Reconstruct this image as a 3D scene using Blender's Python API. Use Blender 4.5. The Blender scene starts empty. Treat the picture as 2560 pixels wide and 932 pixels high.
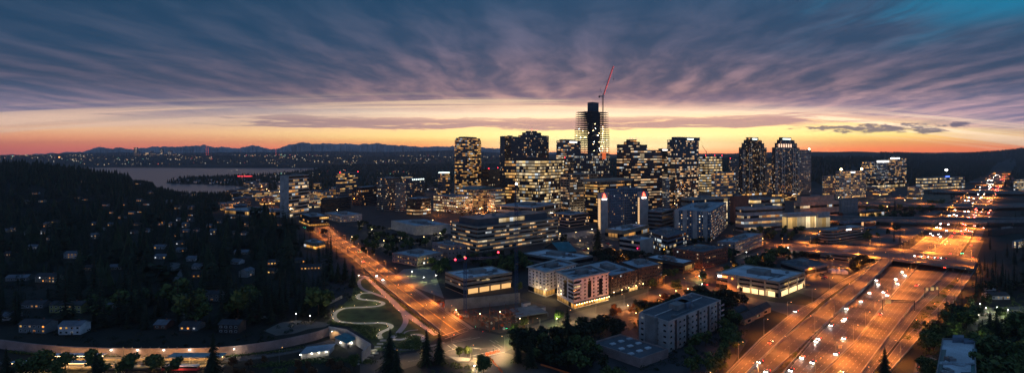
import bpy, math, random
import numpy as np
R = math.radians
sc = bpy.context.scene
COL = sc.collection
# ---------------------------------------------------------------- camera
H, F, HY = 120.0, 1280.0, 388.0       # camera height (m), focal length and horizon row in photo pixels
cam = bpy.data.cameras.new('camera'); camo = bpy.data.objects.new('camera', cam); COL.objects.link(camo)
camo.location = (0, 0, H); camo.rotation_euler = (R(90), 0, 0)
cam.lens = 18; cam.sensor_width = 36; cam.shift_y = -78 / 2560; cam.clip_start = 1; cam.clip_end = 90000
sc.camera = camo
sc.view_settings.view_transform = 'Standard'; sc.view_settings.look = 'None'
sc.view_settings.exposure = 0.0; sc.view_settings.gamma = 1.0; sc.view_settings.use_curve_mapping = False
sc.cycles.use_denoising = True
sc.cycles.max_bounces = 5; sc.cycles.diffuse_bounces = 2; sc.cycles.glossy_bounces = 3; sc.cycles.volume_bounces = 0
sc.cycles.transmission_bounces = 3; sc.cycles.sample_clamp_indirect = 4; sc.cycles.sample_clamp_direct = 0
sc.cycles.use_light_tree = True

def lin(c):
    return tuple(((v/255)/12.92 if v/255 <= .04045 else ((v/255+.055)/1.055)**2.4) for v in c)
def L4(*c): return lin(c) + (1.0,)

# ---------------------------------------------------------------- node helper
class N:
    def __init__(s, tree): s.t = tree; s.n = tree.nodes; s.l = tree.links
    def val(s, v, sock):
        if isinstance(v, bpy.types.NodeSocket): s.l.new(v, sock)
        elif v is not None: sock.default_value = v
    def m(s, op, a, b=None, c=None, clamp=False):
        n = s.n.new('ShaderNodeMath'); n.operation = op; n.use_clamp = clamp
        s.val(a, n.inputs[0]); s.val(b, n.inputs[1]); s.val(c, n.inputs[2]); return n.outputs[0]
    def add(s, a, b): return s.m('ADD', a, b)
    def mul(s, a, b): return s.m('MULTIPLY', a, b)
    def sub(s, a, b): return s.m('SUBTRACT', a, b)
    def div(s, a, b): return s.m('DIVIDE', a, b)
    def sm(s, v, a, b, c=0.0, d=1.0):
        n = s.n.new('ShaderNodeMapRange'); n.interpolation_type = 'SMOOTHSTEP'
        s.val(v, n.inputs[0])
        for i, q in enumerate((a, b, c, d)): s.val(q, n.inputs[i+1])
        return n.outputs[0]
    def mix(s, f, a, b, mode='MIX'):
        n = s.n.new('ShaderNodeMix'); n.data_type = 'RGBA'; n.blend_type = mode
        s.val(f, n.inputs[0]); s.val(a, n.inputs[6]); s.val(b, n.inputs[7]); return n.outputs[2]
    def ramp(s, v, stops):
        n = s.n.new('ShaderNodeValToRGB'); e = n.color_ramp.elements
        e[0].position, e[0].color = stops[0]; e[1].position, e[1].color = stops[-1]
        for p, c in stops[1:-1]:
            q = e.new(p); q.color = c
        s.val(v, n.inputs[0]); return n.outputs[0]
    def xyz(s, x, y, z=0.0):
        n = s.n.new('ShaderNodeCombineXYZ'); s.val(x, n.inputs[0]); s.val(y, n.inputs[1]); s.val(z, n.inputs[2]); return n.outputs[0]
    def sep(s, v):
        n = s.n.new('ShaderNodeSeparateXYZ'); s.l.new(v, n.inputs[0]); return n.outputs
    def noise(s, vec, scale=1.0, detail=3.0, rough=.55, dist=0.0):
        n = s.n.new('ShaderNodeTexNoise'); s.val(vec, n.inputs['Vector']); n.inputs['Scale'].default_value = scale
        n.inputs['Detail'].default_value = detail; n.inputs['Roughness'].default_value = rough; n.inputs['Distortion'].default_value = dist
        return n.outputs[0]
    def white(s, vec):
        n = s.n.new('ShaderNodeTexWhiteNoise'); n.noise_dimensions = '3D'; s.val(vec, n.inputs[0]); return n.outputs

HAZE = 4.6e-5
# ---------------------------------------------------------------- world: dusk sky
SUN_EL, SUN_AZ = R(1.0), R(12)
w = bpy.data.worlds.new('World'); sc.world = w; w.use_nodes = True
n = N(w.node_tree)
for q in list(n.n): n.n.remove(q)
tc = n.n.new('ShaderNodeTexCoord')
sx, sy, sz = n.sep(tc.outputs['Generated'])
hor = n.m('SQRT', n.add(n.mul(sx, sx), n.mul(sy, sy)))
te = n.div(sz, hor)                       # tangent of elevation
az = n.m('ARCTAN2', sx, sy)               # 0 = view axis, + = towards the freeway side
# clear sky behind the clouds: glow near the horizon, teal above
tez = n.m('MAXIMUM', te, 0.0)
az2 = n.mul(az, az)
tec = n.add(tez, n.mul(az2, n.sm(az, R(-8), R(12), .085, .118)))      # height above the curved lower edge of the cloud deck
clear = n.ramp(n.mul(tez, 5.0), [
    (0.0, L4(238, 98, 42)), (.05, L4(252, 134, 62)), (.10, L4(255, 172, 82)), (.14, L4(255, 204, 106)), (.175, L4(255, 226, 130)), (.25, L4(255, 212, 134)), (.325, L4(252, 202, 148)),
    (.40, L4(255, 224, 186)), (.50, L4(228, 178, 156)), (.66, L4(130, 132, 152)), (.8, L4(40, 130, 165)), (1.0, L4(10, 128, 168))])
# away from the sun the glow gets dimmer and redder
azs = n.sub(az, R(12)); azd = n.m('MAXIMUM', n.mul(azs, -1.0), n.mul(azs, .55))
fall = n.sm(azd, R(7), R(50))
edge = n.ramp(n.mul(tez, 5.0), [
    (0.0, L4(150, 82, 84)), (.06, L4(206, 108, 84)), (.125, L4(214, 134, 98)), (.20, L4(202, 152, 118)), (.275, L4(160, 138, 130)), (.40, L4(95, 100, 125)),
    (.55, L4(48, 84, 116)), (.75, L4(14, 110, 150)), (1.0, L4(8, 118, 160))])
clear = n.mix(n.mul(fall, .9), clear, edge)
warmth = n.mul(n.sm(n.m('ABSOLUTE', azs), R(24), R(4)), n.sm(te, .07, .018))
clear = n.mix(n.mul(warmth, .85), clear, L4(255, 240, 172))
clear = n.mix(n.mul(n.sm(te, .020, .0), .8), clear, n.mix(fall, L4(252, 124, 52), L4(190, 96, 80)))
# cloud deck seen in perspective (plane projection)
zc = n.add(n.m('MAXIMUM', sz, .002), .05)
pxx = n.div(sx, zc); pyy = n.div(sy, zc)
u = n.sub(pxx, n.mul(pyy, .10)); v = n.add(pyy, n.mul(pxx, .10))
wob = n.noise(n.xyz(n.mul(u, .55), n.mul(v, .55), 3.0), 1.0, 3.0)
wob2 = n.noise(n.xyz(n.mul(u, .5), n.mul(v, .5), 33.0), 1.0, 2.0)
uw = n.add(u, n.mul(n.sub(wob, .5), .75)); vw = n.add(v, n.mul(n.sub(wob2, .5), 1.2))
st1 = n.noise(n.xyz(n.mul(uw, 2.0), n.mul(vw, .62), 7.0), 1.0, 6.0, .58)
rip = n.m('SINE', n.add(n.mul(u, 12.5), n.mul(n.noise(n.xyz(n.mul(u, .8), n.mul(v, .5), 51.0), 1.0, 3.0), 11.0)))
rip = n.mul(rip, n.sm(n.noise(n.xyz(n.mul(u, 1.3), n.mul(v, .7), 61.0), 1.0, 2.0), .35, .65))
st2 = n.noise(n.xyz(n.mul(uw, 5.5), n.mul(vw, 2.3), 1.7), 1.0, 5.0, .6)
big = n.noise(n.xyz(n.mul(u, .42), n.mul(v, .35), 11.0), 1.0, 2.0)
rr = n.add(n.add(n.mul(st1, .45), n.mul(st2, .35)), n.mul(big, .20))
rr = n.sm(n.add(rr, n.mul(rip, .07)), .37, .73)
dark = n.ramp(n.mul(tec, 3.0), [(.25, L4(158, 126, 134)), (.34, L4(118, 104, 128)), (.46, L4(74, 84, 112)), (.64, L4(46, 74, 106)), (.9, L4(32, 72, 106))])
lite = n.ramp(n.mul(tec, 3.0), [(.25, L4(244, 192, 164)), (.34, L4(204, 160, 156)), (.46, L4(170, 138, 148)), (.64, L4(112, 110, 136)), (.9, L4(66, 92, 124))])
dark = n.mix(n.mul(fall, .85), dark, n.ramp(n.mul(tec, 3.0), [(.25, L4(116, 108, 122)), (.34, L4(84, 88, 112)), (.46, L4(56, 76, 104)), (.64, L4(32, 68, 100)), (.9, L4(16, 60, 92))]))
lite = n.mix(n.mul(fall, .85), lite, n.ramp(n.mul(tec, 3.0), [(.25, L4(158, 134, 134)), (.34, L4(118, 106, 122)), (.46, L4(98, 96, 120)), (.64, L4(66, 84, 112)), (.9, L4(38, 74, 104))]))
cl = n.mix(rr, dark, lite)
edgen = n.noise(n.xyz(n.mul(az, 3.0), n.mul(te, 60.0), 4.0), 1.0, 5.0)
deck = n.sm(n.add(tec, n.mul(n.sub(edgen, .5), .04)), .078, .122)
hole = n.mul(n.sm(az, R(22), R(40)), n.sm(te, .15, .22))
hole = n.mul(hole, n.sm(n.add(n.mul(st1, .7), n.mul(big, .5)), .50, .68))
hole = n.m('MAXIMUM', hole, n.mul(n.sm(n.add(az, n.mul(n.sub(st1, .5), .35)), R(35), R(44)), n.sm(te, .17, .215)))
deck = n.mul(deck, n.sub(1.0, n.mul(hole, .85)))
skyc = n.mix(deck, clear, cl)
# thin pale streaks above the glow, following the arch of the deck edge
pal = n.noise(n.xyz(n.mul(az, 1.6), n.mul(tec, 90.0), 20.0), 1.0, 4.0)
palm = n.mul(n.sm(pal, .44, .60), n.mul(n.sm(tec, .072, .086), n.sm(tec, .128, .10)))
skyc = n.mix(n.mul(palm, .8), skyc, n.mix(fall, L4(255, 222, 182), L4(196, 164, 142)))
# dark strata lying across the glow
warp = n.noise(n.xyz(n.mul(az, 9.0), n.mul(te, 60.0), 41.0), 1.0, 4.0)
tw = n.add(te, n.mul(n.sub(warp, .5), .016))
sn = n.noise(n.xyz(n.mul(az, 8.0), n.mul(tw, 150.0), 9.0), 1.0, 6.0, .62)
lay = n.mul(n.sm(tw, .046, .054), n.sm(tw, .076, .069))
lay = n.mul(lay, n.sm(az, R(-33), R(-24)))
lay = n.mul(lay, n.sm(az, R(38), R(26)))
s1 = n.sm(n.add(sn, n.mul(lay, .30)), .62, .78)
low = n.mul(n.sm(te, .015, .03), n.sm(te, .085, .06))
s1 = n.mul(s1, low)
skyc = n.mix(n.mul(s1, .85), skyc, n.mix(fall, L4(150, 112, 118), L4(118, 98, 106)))
# one compact dark cloud bank over the freeway side
def blob(a0, e0, aw, eh):
    da = n.div(n.sub(az, R(a0)), R(aw)); de = n.div(n.sub(te, e0), eh)
    return n.sub(1.0, n.add(n.mul(da, da), n.mul(de, de)))
bn = n.noise(n.xyz(n.mul(az, 60.0), n.mul(te, 190.0), 2.0), 1.0, 6.0, .65)
b = n.m('MAXIMUM', blob(35.5, .0425, 5.2, .0085), blob(41.2, .045, .75, .0065))
b = n.m('MAXIMUM', b, blob(39.3, .037, 1.5, .006))
b = n.m('MAXIMUM', b, blob(32.2, .0455, 4.0, .004))
bm = n.sm(n.add(b, n.mul(n.sub(bn, .5), 4.0)), .1, .9)
skyc = n.mix(n.mul(n.mul(bm, n.sm(b, -.9, -.1)), .85), skyc, L4(74, 70, 92))
# behind the camera: plain dusk blue
back = n.sm(sy, .25, -.25)
skyc = n.mix(back, skyc, n.ramp(n.m('MAXIMUM', sz, 0.0), [(0, L4(112, 122, 155)), (.2, L4(100, 124, 165)), (.5, L4(84, 118, 162)), (1, L4(70, 106, 150))]))
skyc = n.mix(n.sm(te, .32, .60), skyc, L4(62, 94, 134))
skyc = n.mix(n.sm(te, 0.0, -.02), skyc, L4(30, 30, 38))
nish = n.n.new('ShaderNodeTexSky'); nish.sky_type = 'NISHITA'; nish.sun_disc = False
nish.sun_elevation = SUN_EL; nish.sun_rotation = SUN_AZ
bg1 = n.n.new('ShaderNodeBackground'); n.val(skyc, bg1.inputs[0]); n.val(n.mul(n.add(1.0, n.add(n.sm(te, .125, .035, 0.0, 1.25), n.sm(te, .035, .0, 0.0, .9))), n.sm(sy, -.1, .3, .8, 1.0)), bg1.inputs[1])
bg2 = n.n.new('ShaderNodeBackground'); n.val(nish.outputs[0], bg2.inputs[0]); bg2.inputs[1].default_value = .004
ad = n.n.new('ShaderNodeAddShader'); n.l.new(bg1.outputs[0], ad.inputs[0]); n.l.new(bg2.outputs[0], ad.inputs[1])
wo = n.n.new('ShaderNodeOutputWorld'); n.l.new(ad.outputs[0], wo.inputs[0])
sun = bpy.data.lights.new('sun', 'SUN'); sun.energy = .05; sun.angle = R(3); sun.color = (1, .55, .3)
suno = bpy.data.objects.new('sun', sun); COL.objects.link(suno)
suno.rotation_euler = (R(-89), 0, -SUN_AZ)

# ---------------------------------------------------------------- geometry helpers
def G(px, py, z=0.0):
    D = (H - z) * F / (py - HY); return ((px-1280)/F*D, D, z)
def KX(px): return (px-1280)/F
def ZT(py, D): return H - (py-HY)/F*D
def DB(py): return H*F/(py-HY)
def to_px(x, y, z): return 1280 + x/y*F, HY + (H-z)/y*F
def sstep(a, b, x):
    t = np.clip((x-a)/(b-a), 0, 1); return t*t*(3-2*t)
def interp(x, xs, ys): return np.interp(x, xs, ys)

def pip(px, py, poly):
    c = False; j = len(poly)-1
    for i in range(len(poly)):
        xi, yi = poly[i][0], poly[i][1]; xj, yj = poly[j][0], poly[j][1]
        if (yi > py) != (yj > py) and px < (xj-xi)*(py-yi)/(yj-yi)+xi: c = not c
        j = i
    return c

class MB:
    def __init__(s): s.v = []; s.f = []; s.m = []; s.uv = []; s.hasuv = False
    def face(s, pts, mi=0, uv=None):
        i = len(s.v); s.v += [tuple(p) for p in pts]; s.f.append(tuple(range(i, i+len(pts)))); s.m.append(mi)
        if uv: s.hasuv = True
        s.uv += uv if uv else [(0, 0)]*len(pts)
    def prism(s, poly, z0, z1, mi=0, top=None, bottom=False):
        k = len(poly); i = len(s.v)
        s.v += [(p[0], p[1], z0) for p in poly] + [(p[0], p[1], z1) for p in poly]
        for a in range(k):
            b = (a+1) % k; s.f.append((i+a, i+b, i+k+b, i+k+a)); s.m.append(mi); s.uv += [(0, 0)]*4
        s.f.append(tuple(range(i+k, i+2*k))); s.m.append(mi if top is None else top); s.uv += [(0, 0)]*k
        if bottom: s.f.append(tuple(range(i+k-1, i-1, -1))); s.m.append(mi); s.uv += [(0, 0)]*k
    def box(s, c, size, rz=0, mi=0):
        ca, sa = math.cos(rz), math.sin(rz); hx, hy = size[0]/2, size[1]/2
        poly = [(c[0]+x*ca-y*sa, c[1]+x*sa+y*ca) for x, y in ((-hx, -hy), (hx, -hy), (hx, hy), (-hx, hy))]
        s.prism(poly, c[2], c[2]+size[2], mi, bottom=True)
    def bar(s, a, b, r, mi=0, k=4, r2=None):
        a = np.array(a, float); b = np.array(b, float); d = b-a; ln = np.linalg.norm(d)
        if ln < 1e-6: return
        d /= ln; up = np.array((0, 0, 1.)) if abs(d[2]) < .9 else np.array((1., 0, 0))
        p = np.cross(d, up); p /= np.linalg.norm(p); q = np.cross(d, p); r2 = r if r2 is None else r2
        i = len(s.v)
        for c, rad in ((a, r), (b, r2)):
            for t in range(k):
                an = 2*math.pi*(t+.5)/k; s.v.append(tuple(c+(p*math.cos(an)+q*math.sin(an))*rad))
        for t in range(k):
            u_ = (t+1) % k; s.f.append((i+t, i+u_, i+k+u_, i+k+t)); s.m.append(mi); s.uv += [(0, 0)]*4
        s.f.append(tuple(range(i+k-1, i-1, -1))); s.m.append(mi); s.uv += [(0, 0)]*k
        s.f.append(tuple(range(i+k, i+2*k))); s.m.append(mi); s.uv += [(0, 0)]*k
    def ball(s, c, r, mi=0, k=8, rings=5, sz=1.0):
        i0 = len(s.v)
        for a in range(rings+1):
            th = math.pi*a/rings
            for t in range(k):
                ph = 2*math.pi*t/k; s.v.append((c[0]+r*math.sin(th)*math.cos(ph), c[1]+r*math.sin(th)*math.sin(ph), c[2]+r*sz*math.cos(th)))
        for a in range(rings):
            for t in range(k):
                u_ = (t+1) % k
                s.f.append((i0+a*k+t, i0+(a+1)*k+t, i0+(a+1)*k+u_, i0+a*k+u_)); s.m.append(mi); s.uv += [(0, 0)]*4
    def mesh(s, name, mats, origin=(0, 0, 0)):
        me = bpy.data.meshes.new(name)
        v = np.array(s.v, np.float64).reshape(-1, 3) - np.array(origin)
        me.from_pydata(v.tolist(), [], s.f)
        for m_ in (mats if isinstance(mats, (list, tuple)) else [mats]): me.materials.append(m_)
        if any(s.m): me.polygons.foreach_set('material_index', s.m)
        if s.hasuv:
            ul = me.uv_layers.new(name='UVMap'); ul.data.foreach_set('uv', np.array(s.uv, np.float32).ravel())
        me.update(); return me
    def build(s, name, mats, parent=None, kind=None):
        o = bpy.data.objects.new(name, s.mesh(name, mats, parent.location if parent is not None and parent.type == 'EMPTY' else (parent.parent.location if parent is not None and parent.parent else (0, 0, 0))))
        COL.objects.link(o)
        if parent is not None: o.parent = parent
        if kind: o['kind'] = kind
        return o

def tag(o, label, cat, group=None):
    o['label'] = label; o['category'] = cat
    if group: o['group'] = group
    return o
def empty(name, loc, label, cat, group=None, rz=0):
    o = bpy.data.objects.new(name, None); COL.objects.link(o); o.location = loc; o.rotation_euler = (0, 0, rz); o.empty_display_size = 1
    return tag(o, label, cat, group)
def inst(name, me, parent, loc=(0, 0, 0), rz=0, sc_=(1, 1, 1)):
    o = bpy.data.objects.new(name, me); COL.objects.link(o); o.location = loc; o.rotation_euler = (0, 0, rz); o.scale = sc_
    if parent is not None: o.parent = parent
    return o
def copy_tree(o, parent=None):
    c = o.copy(); COL.objects.link(c); c.parent = parent
    for ch in o.children: copy_tree(ch, c)
    return c

# ---------------------------------------------------------------- materials
def base(name, rough=.8, metal=0.0, spec=None):
    m_ = bpy.data.materials.new(name); m_.use_nodes = True; t = N(m_.node_tree); p = t.n['Principled BSDF']
    p.inputs['Roughness'].default_value = rough; p.inputs['Metallic'].default_value = metal
    if spec is not None: p.inputs['Specular IOR Level'].default_value = spec
    return m_, t, p
def surf(name, col, rough=.8, metal=0.0, var=.25, scale=.15, fine=2.0):
    m_, t, p = base(name, rough, metal)
    tc_ = t.n.new('ShaderNodeTexCoord'); a = t.noise(tc_.outputs['Object'], scale, 4.0); b_ = t.noise(tc_.outputs['Object'], fine, 3.0)
    f = t.add(t.mul(a, .6), t.mul(b_, .4))
    lo = tuple(c*(1-var) for c in col)+(1,); hi = tuple(min(1, c*(1+var)) for c in col)+(1,)
    t.val(t.mix(t.sm(f, .35, .65), lo, hi), p.inputs['Base Color']); return m_
def emit(name, col, strength, sample=False):
    m_, t, p = base(name, .5)
    p.inputs['Base Color'].default_value = tuple(c*.4 for c in col)+(1,)
    p.inputs['Emission Color'].default_value = tuple(col)+(1,); p.inputs['Emission Strength'].default_value = strength
    m_.cycles.emission_sampling = 'AUTO' if sample else 'NONE'
    return m_
def window_mat(name, p_lit, strength, ca, cb, runs=.55, bay_frame=.07, rowvar=0.0, dark=(.012, .016, .022), rough=.12):
    m_, t, p = base(name, rough, 0.0, .6)
    uvn = t.n.new('ShaderNodeUVMap'); x, y, _ = t.sep(uvn.outputs[0])
    oi = t.n.new('ShaderNodeObjectInfo'); rnd = oi.outputs['Random']
    fx = t.m('FLOOR', x); fy = t.m('FLOOR', y)
    wn = t.white(t.xyz(fx, fy, t.mul(rnd, 913.0)))
    wn2 = t.white(t.xyz(t.m('FLOOR', t.mul(fx, .34)), fy, t.add(t.mul(rnd, 411.0), 17.0)))
    rn = t.noise(t.xyz(t.mul(fx, .11), t.mul(fy, 3.7), t.mul(rnd, 77.0)), 1.0, 1.0)
    rn = t.sm(rn, .32, .68)
    score = t.add(t.mul(wn[0], 1-runs), t.mul(rn, runs))
    rv = t.white(t.xyz(fy, t.mul(rnd, 733.0), 5.0))[0]
    lit = t.m('LESS_THAN', score, t.add(p_lit, t.mul(t.sub(rv, .5), rowvar)))
    ux = t.m('FRACT', x); uy = t.m('FRACT', y)
    mull = t.mul(t.m('GREATER_THAN', ux, bay_frame), t.m('LESS_THAN', ux, 1-bay_frame))
    inner = t.noise(t.xyz(t.mul(x, 2.3), t.mul(y, 2.0), t.mul(rnd, 50.0)), 1.0, 2.0)
    br = t.mul(t.add(.22, t.m('POWER', wn2[0], 2.2)), t.add(.45, inner))
    br = t.mul(br, t.sm(uy, 0.0, .75, .5, 1.0))
    e = t.mul(t.mul(lit, mull), t.mul(br, strength))
    col = t.mix(t.sep(wn2[1])[1], tuple(ca)+(1,), tuple(cb)+(1,))
    col = t.mix(t.mul(t.m('GREATER_THAN', t.sep(wn2[1])[2], .86), .8), col, L4(205, 226, 240))
    p.inputs['Base Color'].default_value = tuple(dark)+(1,)
    t.val(col, p.inputs['Emission Color']); t.val(e, p.inputs['Emission Strength'])
    m_.cycles.emission_sampling = 'NONE'
    return m_
WARM, GOLD, PALE, COOL = lin((255, 172, 88)), lin((255, 204, 122)), lin((255, 232, 190)), lin((205, 225, 235))
W = dict(
    office=window_mat('office_glazing', .40, 1.35, WARM, PALE, .93, rowvar=.45),
    gold=window_mat('gold_lit_glazing', .50, 1.4, WARM, GOLD, .93, rowvar=.55),
    bright=window_mat('brightly_lit_glazing', .72, 1.5, GOLD, PALE, .7, rowvar=.4),
    glow=window_mat('fully_lit_glazing', 1.1, 1.5, GOLD, PALE, .1),
    res=window_mat('home_glazing', .17, 1.2, WARM, PALE, .12),
    resdim=window_mat('dim_home_glazing', .10, 1.0, WARM, PALE, .12),
    reslit=window_mat('evening_home_glazing', .40, 1.5, WARM, PALE, .08),
    cool=window_mat('cool_lit_glazing', .32, 1.1, GOLD, COOL, .45, rowvar=.3),
    dim=window_mat('mostly_dark_glazing', .15, 1.1, WARM, PALE, .5, rowvar=.2),
    off=window_mat('dark_glazing', .05, .9, WARM, PALE, .3),
    band=window_mat('half_lit_glazing', .42, 1.1, WARM, PALE, .85, rowvar=.7),
    shop=window_mat('lit_shopfront_glazing', .80, 2.0, lin((255, 170, 70)), GOLD, .2),
    house=window_mat('lit_house_glazing', 1.1, 2.2, lin((255, 150, 55)), lin((255, 196, 100)), .1),
    houseoff=window_mat('dark_house_glazing', .12, 1.0, WARM, PALE, .1),
)
C = dict(
    concrete=surf('grey_concrete', (.24, .24, .235)), beige=surf('beige_precast', (.38, .31, .24)), white=surf('white_render', (.78, .74, .74)),
    pale=surf('pale_stucco', (.45, .43, .41)), brown=surf('brown_granite', (.11, .06, .045)), brick=surf('red_brick', (.22, .09, .06)),
    darkbrick=surf('dark_brick', (.07, .055, .05)), blue=surf('blue_grey_panel', (.13, .18, .24)), glassb=surf('blue_spandrel', (.05, .075, .10), .35),
    black=surf('black_spandrel', (.02, .023, .028), .3), bronze=surf('bronze_spandrel', (.05, .035, .025), .35), green=surf('teal_metal', (.02, .17, .20), .45),
    pink=surf('pinkish_stucco', (.36, .26, .24)), yellow=surf('yellow_green_siding', (.42, .38, .14)), tan=surf('tan_siding', (.34, .27, .19)),
    roof=surf('blue_grey_membrane', (.36, .42, .46), .75, 0, .35, .08), roofd=surf('dark_membrane', (.10, .115, .13), .8), roofl=surf('light_membrane', (.58, .63, .66), .7, 0, .3, .06),
    shingle=surf('dark_shingle', (.06, .06, .065), .9), shinglel=surf('pale_shingle', (.17, .19, .22), .8), metal=surf('galvanised_metal', (.3, .31, .32), .45, .6),
    steel=surf('dark_steel', (.05, .055, .065), .5, .4), bluesteel=surf('blue_painted_steel', (.035, .07, .17), .5), redsteel=surf('red_painted_steel', (.62, .06, .05), .5),
    wood=surf('weathered_timber', (.12, .08, .05)), bark=surf('bark', (.05, .035, .025), .95), rust=surf('rusty_rebar', (.20, .07, .04)),
    orangep=surf('orange_plastic', (.75, .16, .04), .6), whitep=surf('white_paint', (.75, .75, .72), .6), soil=surf('dug_soil', (.10, .075, .055), .95),
)
# ---------------------------------------------------------------- terrain
def terrain(x, y):
    x = np.asarray(x, float); y = np.asarray(y, float)
    yy = np.maximum(y, 1.0); p = 1280 + x/yy*F
    D = yy
    h = np.zeros_like(D)
    # wooded residential rise west of downtown
    hl = interp(p, [-700, 0, 100, 200, 260, 330, 400, 470], [80, 75, 66, 46, 32, 18, 7, 0])
    h += hl*sstep(760, 1650, D)*sstep(2300, 1900, D)
    # far shore
    hf = interp(p, [-700, 0, 300, 520, 800, 1130, 1300, 1900, 2560, 3400], [104, 104, 106, 114, 106, 88, 84, 70, 70, 70])
    h += hf*sstep(5300, 7800, D)
    h += interp(p, [400, 640, 1130, 1300], [0, 25, 45, 50])*sstep(3000, 4600, D)*(1-sstep(5300, 7800, D))
    # wooded rises behind the towers and beyond the freeway
    h += interp(p, [1380, 1500, 1700, 1950, 2050, 2150, 2280, 2330], [0, 40, 52, 62, 72, 68, 30, 0])*sstep(1900, 3000, D)*(1-sstep(3300, 5200, D)*.4)
    h += interp(p, [1700, 1900, 2100, 2300, 2400, 2480, 2560, 3200], [0, 50, 62, 48, 62, 98, 138, 200])*sstep(5000, 6400, D)*(1-sstep(7000, 9500, D)*.5)
    h += interp(p, [2555, 2700, 3400], [0, 60, 120])*sstep(1500, 4000, D)*(1-sstep(5000, 6400, D))
    n_ = np.sin(x*.0031+1)*np.cos(y*.0023) + .5*np.sin(x*.0083)*np.sin(y*.0071+2)
    h = h*(1+.07*n_)
    return h
LAKE = [(150, 426), (230, 432), (330, 447), (372, 460), (392, 472), (450, 480), (520, 484), (606, 482), (612, 466), (520, 462), (450, 460), (414, 457), (430, 450), (480, 441), (560, 439), (640, 438), (760, 431), (835, 422), (835, 419.5), (150, 419.5)]
LAKE2 = [(1990, 404), (2160, 404), (2160, 400), (1990, 400)]
def in_lake(x, y):
    if y < 1400 or y > 5200: return False
    p, q = 1280+x/y*F, HY+H/y*F
    return pip(p, q, LAKE)
ks = np.linspace(-1.55, 1.35, 560)
ds = [15.0]
while ds[-1] < 12500: ds.append(ds[-1]*1.022 + .8)
ds = np.array(ds); KK, DD = np.meshgrid(ks, ds)
GX, GY = KK*DD, DD
GZ = terrain(GX, GY)
for a in range(GX.shape[0]):
    if 1500 < ds[a] < 5200:
        for b_ in range(GX.shape[1]):
            if in_lake(GX[a, b_], GY[a, b_]): GZ[a, b_] = -4
ny, nx = GX.shape
vs = np.stack([GX.ravel(), GY.ravel(), GZ.ravel()], 1)
idx = np.arange(nx*ny).reshape(ny, nx)
fs = np.stack([idx[:-1, :-1].ravel(), idx[:-1, 1:].ravel(), idx[1:, 1:].ravel(), idx[1:, :-1].ravel()], 1)
me = bpy.data.meshes.new('ground'); me.vertices.add(len(vs)); me.vertices.foreach_set('co', vs.ravel())
me.loops.add(fs.size); me.loops.foreach_set('vertex_index', fs.ravel().astype(np.int32))
me.polygons.add(len(fs)); me.polygons.foreach_set('loop_start', np.arange(0, fs.size, 4, dtype=np.int32))
me.update(); me.validate()
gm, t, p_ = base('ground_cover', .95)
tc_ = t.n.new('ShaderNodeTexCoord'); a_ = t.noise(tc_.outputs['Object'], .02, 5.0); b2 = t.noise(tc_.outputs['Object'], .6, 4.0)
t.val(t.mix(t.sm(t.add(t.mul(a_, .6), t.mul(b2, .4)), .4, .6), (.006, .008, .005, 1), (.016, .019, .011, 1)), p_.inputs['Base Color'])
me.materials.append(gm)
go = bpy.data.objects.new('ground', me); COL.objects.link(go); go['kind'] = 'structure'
# ground that carries the sheet on towards and past the mountains, and round behind the viewpoint
mb = MB()
for q in ([(-40000, 12400), (40000, 12400), (40000, 32000), (-40000, 32000)], [(-9000, -2500), (9000, -2500), (9000, 16), (-9000, 16)]):
    mb.face([(x, y, -6.0 if y > 5000 else -.5) for x, y in q])
o = mb.build('outer_ground', gm, None, 'structure')
# water
wm, t, p_ = base('lake_water', .28, 0, .5); p_.inputs['Base Color'].default_value = (.02, .03, .04, 1)
tc_ = t.n.new('ShaderNodeTexCoord'); bmp = t.n.new('ShaderNodeBump'); bmp.inputs['Strength'].default_value = .8; bmp.inputs['Distance'].default_value = .5
t.l.new(t.noise(tc_.outputs['Object'], .08, 4.0), bmp.inputs['Height']); t.l.new(bmp.outputs[0], p_.inputs['Normal'])
mb = MB(); mb.face([(KX(100)*1400, 1400, -.6), (KX(1100)*1400, 1400, -.6), (KX(1100)*5400, 5400, -.6), (KX(60)*5400, 5400, -.6)])
mb.build('lake_water', wm, None, 'structure')
# mountains: a jagged range across the sound
def ridge_mesh(name, prof, D, depth, mat, seed, jag):
    rs = np.random.RandomState(seed); xs = np.arange(prof[0][0], prof[-1][0]+1, 3.0)
    ys = np.interp(xs, [a for a, _ in prof], [b for _, b in prof])
    for s_, am in ((40, 1.0), (17, .7), (7, .5), (3.5, .3)):
        kn = rs.randn(int(len(xs)*3/s_)+4); ys -= np.interp(xs, np.arange(len(kn))*s_+xs[0], kn)*am*jag
    mb = MB(); rows = []
    for f_, d_ in ((0.0, -.5), (.35, -.32), (.72, -.14), (1.0, 0), (.55, .25), (0, .6)):
        row = []
        for i, (a, b) in enumerate(zip(xs, ys)):
            Dk = D+d_*depth; top = max(4, ZT(b, D)); j = 1+.22*rs.randn()*(0 < f_ < 1)
            row.append((KX(a)*Dk, Dk, -6+max(0, top+6)*min(1, f_*j)))
        rows.append(row)
    i0 = 0; k = len(xs)
    for r_ in rows: mb.v += r_
    for a in range(len(rows)-1):
        for b in range(k-1):
            mb.f.append((a*k+b, a*k+b+1, (a+1)*k+b+1, (a+1)*k+b)); mb.m.append(0); mb.uv += [(0, 0)]*4
    return mb.build(name, mat, None, 'structure')
mm = surf('haze_paled_rock', (.50, .50, .52), .95, 0, .3, .001, .004)  # rock colour paled to stand in for distance haze
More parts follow.
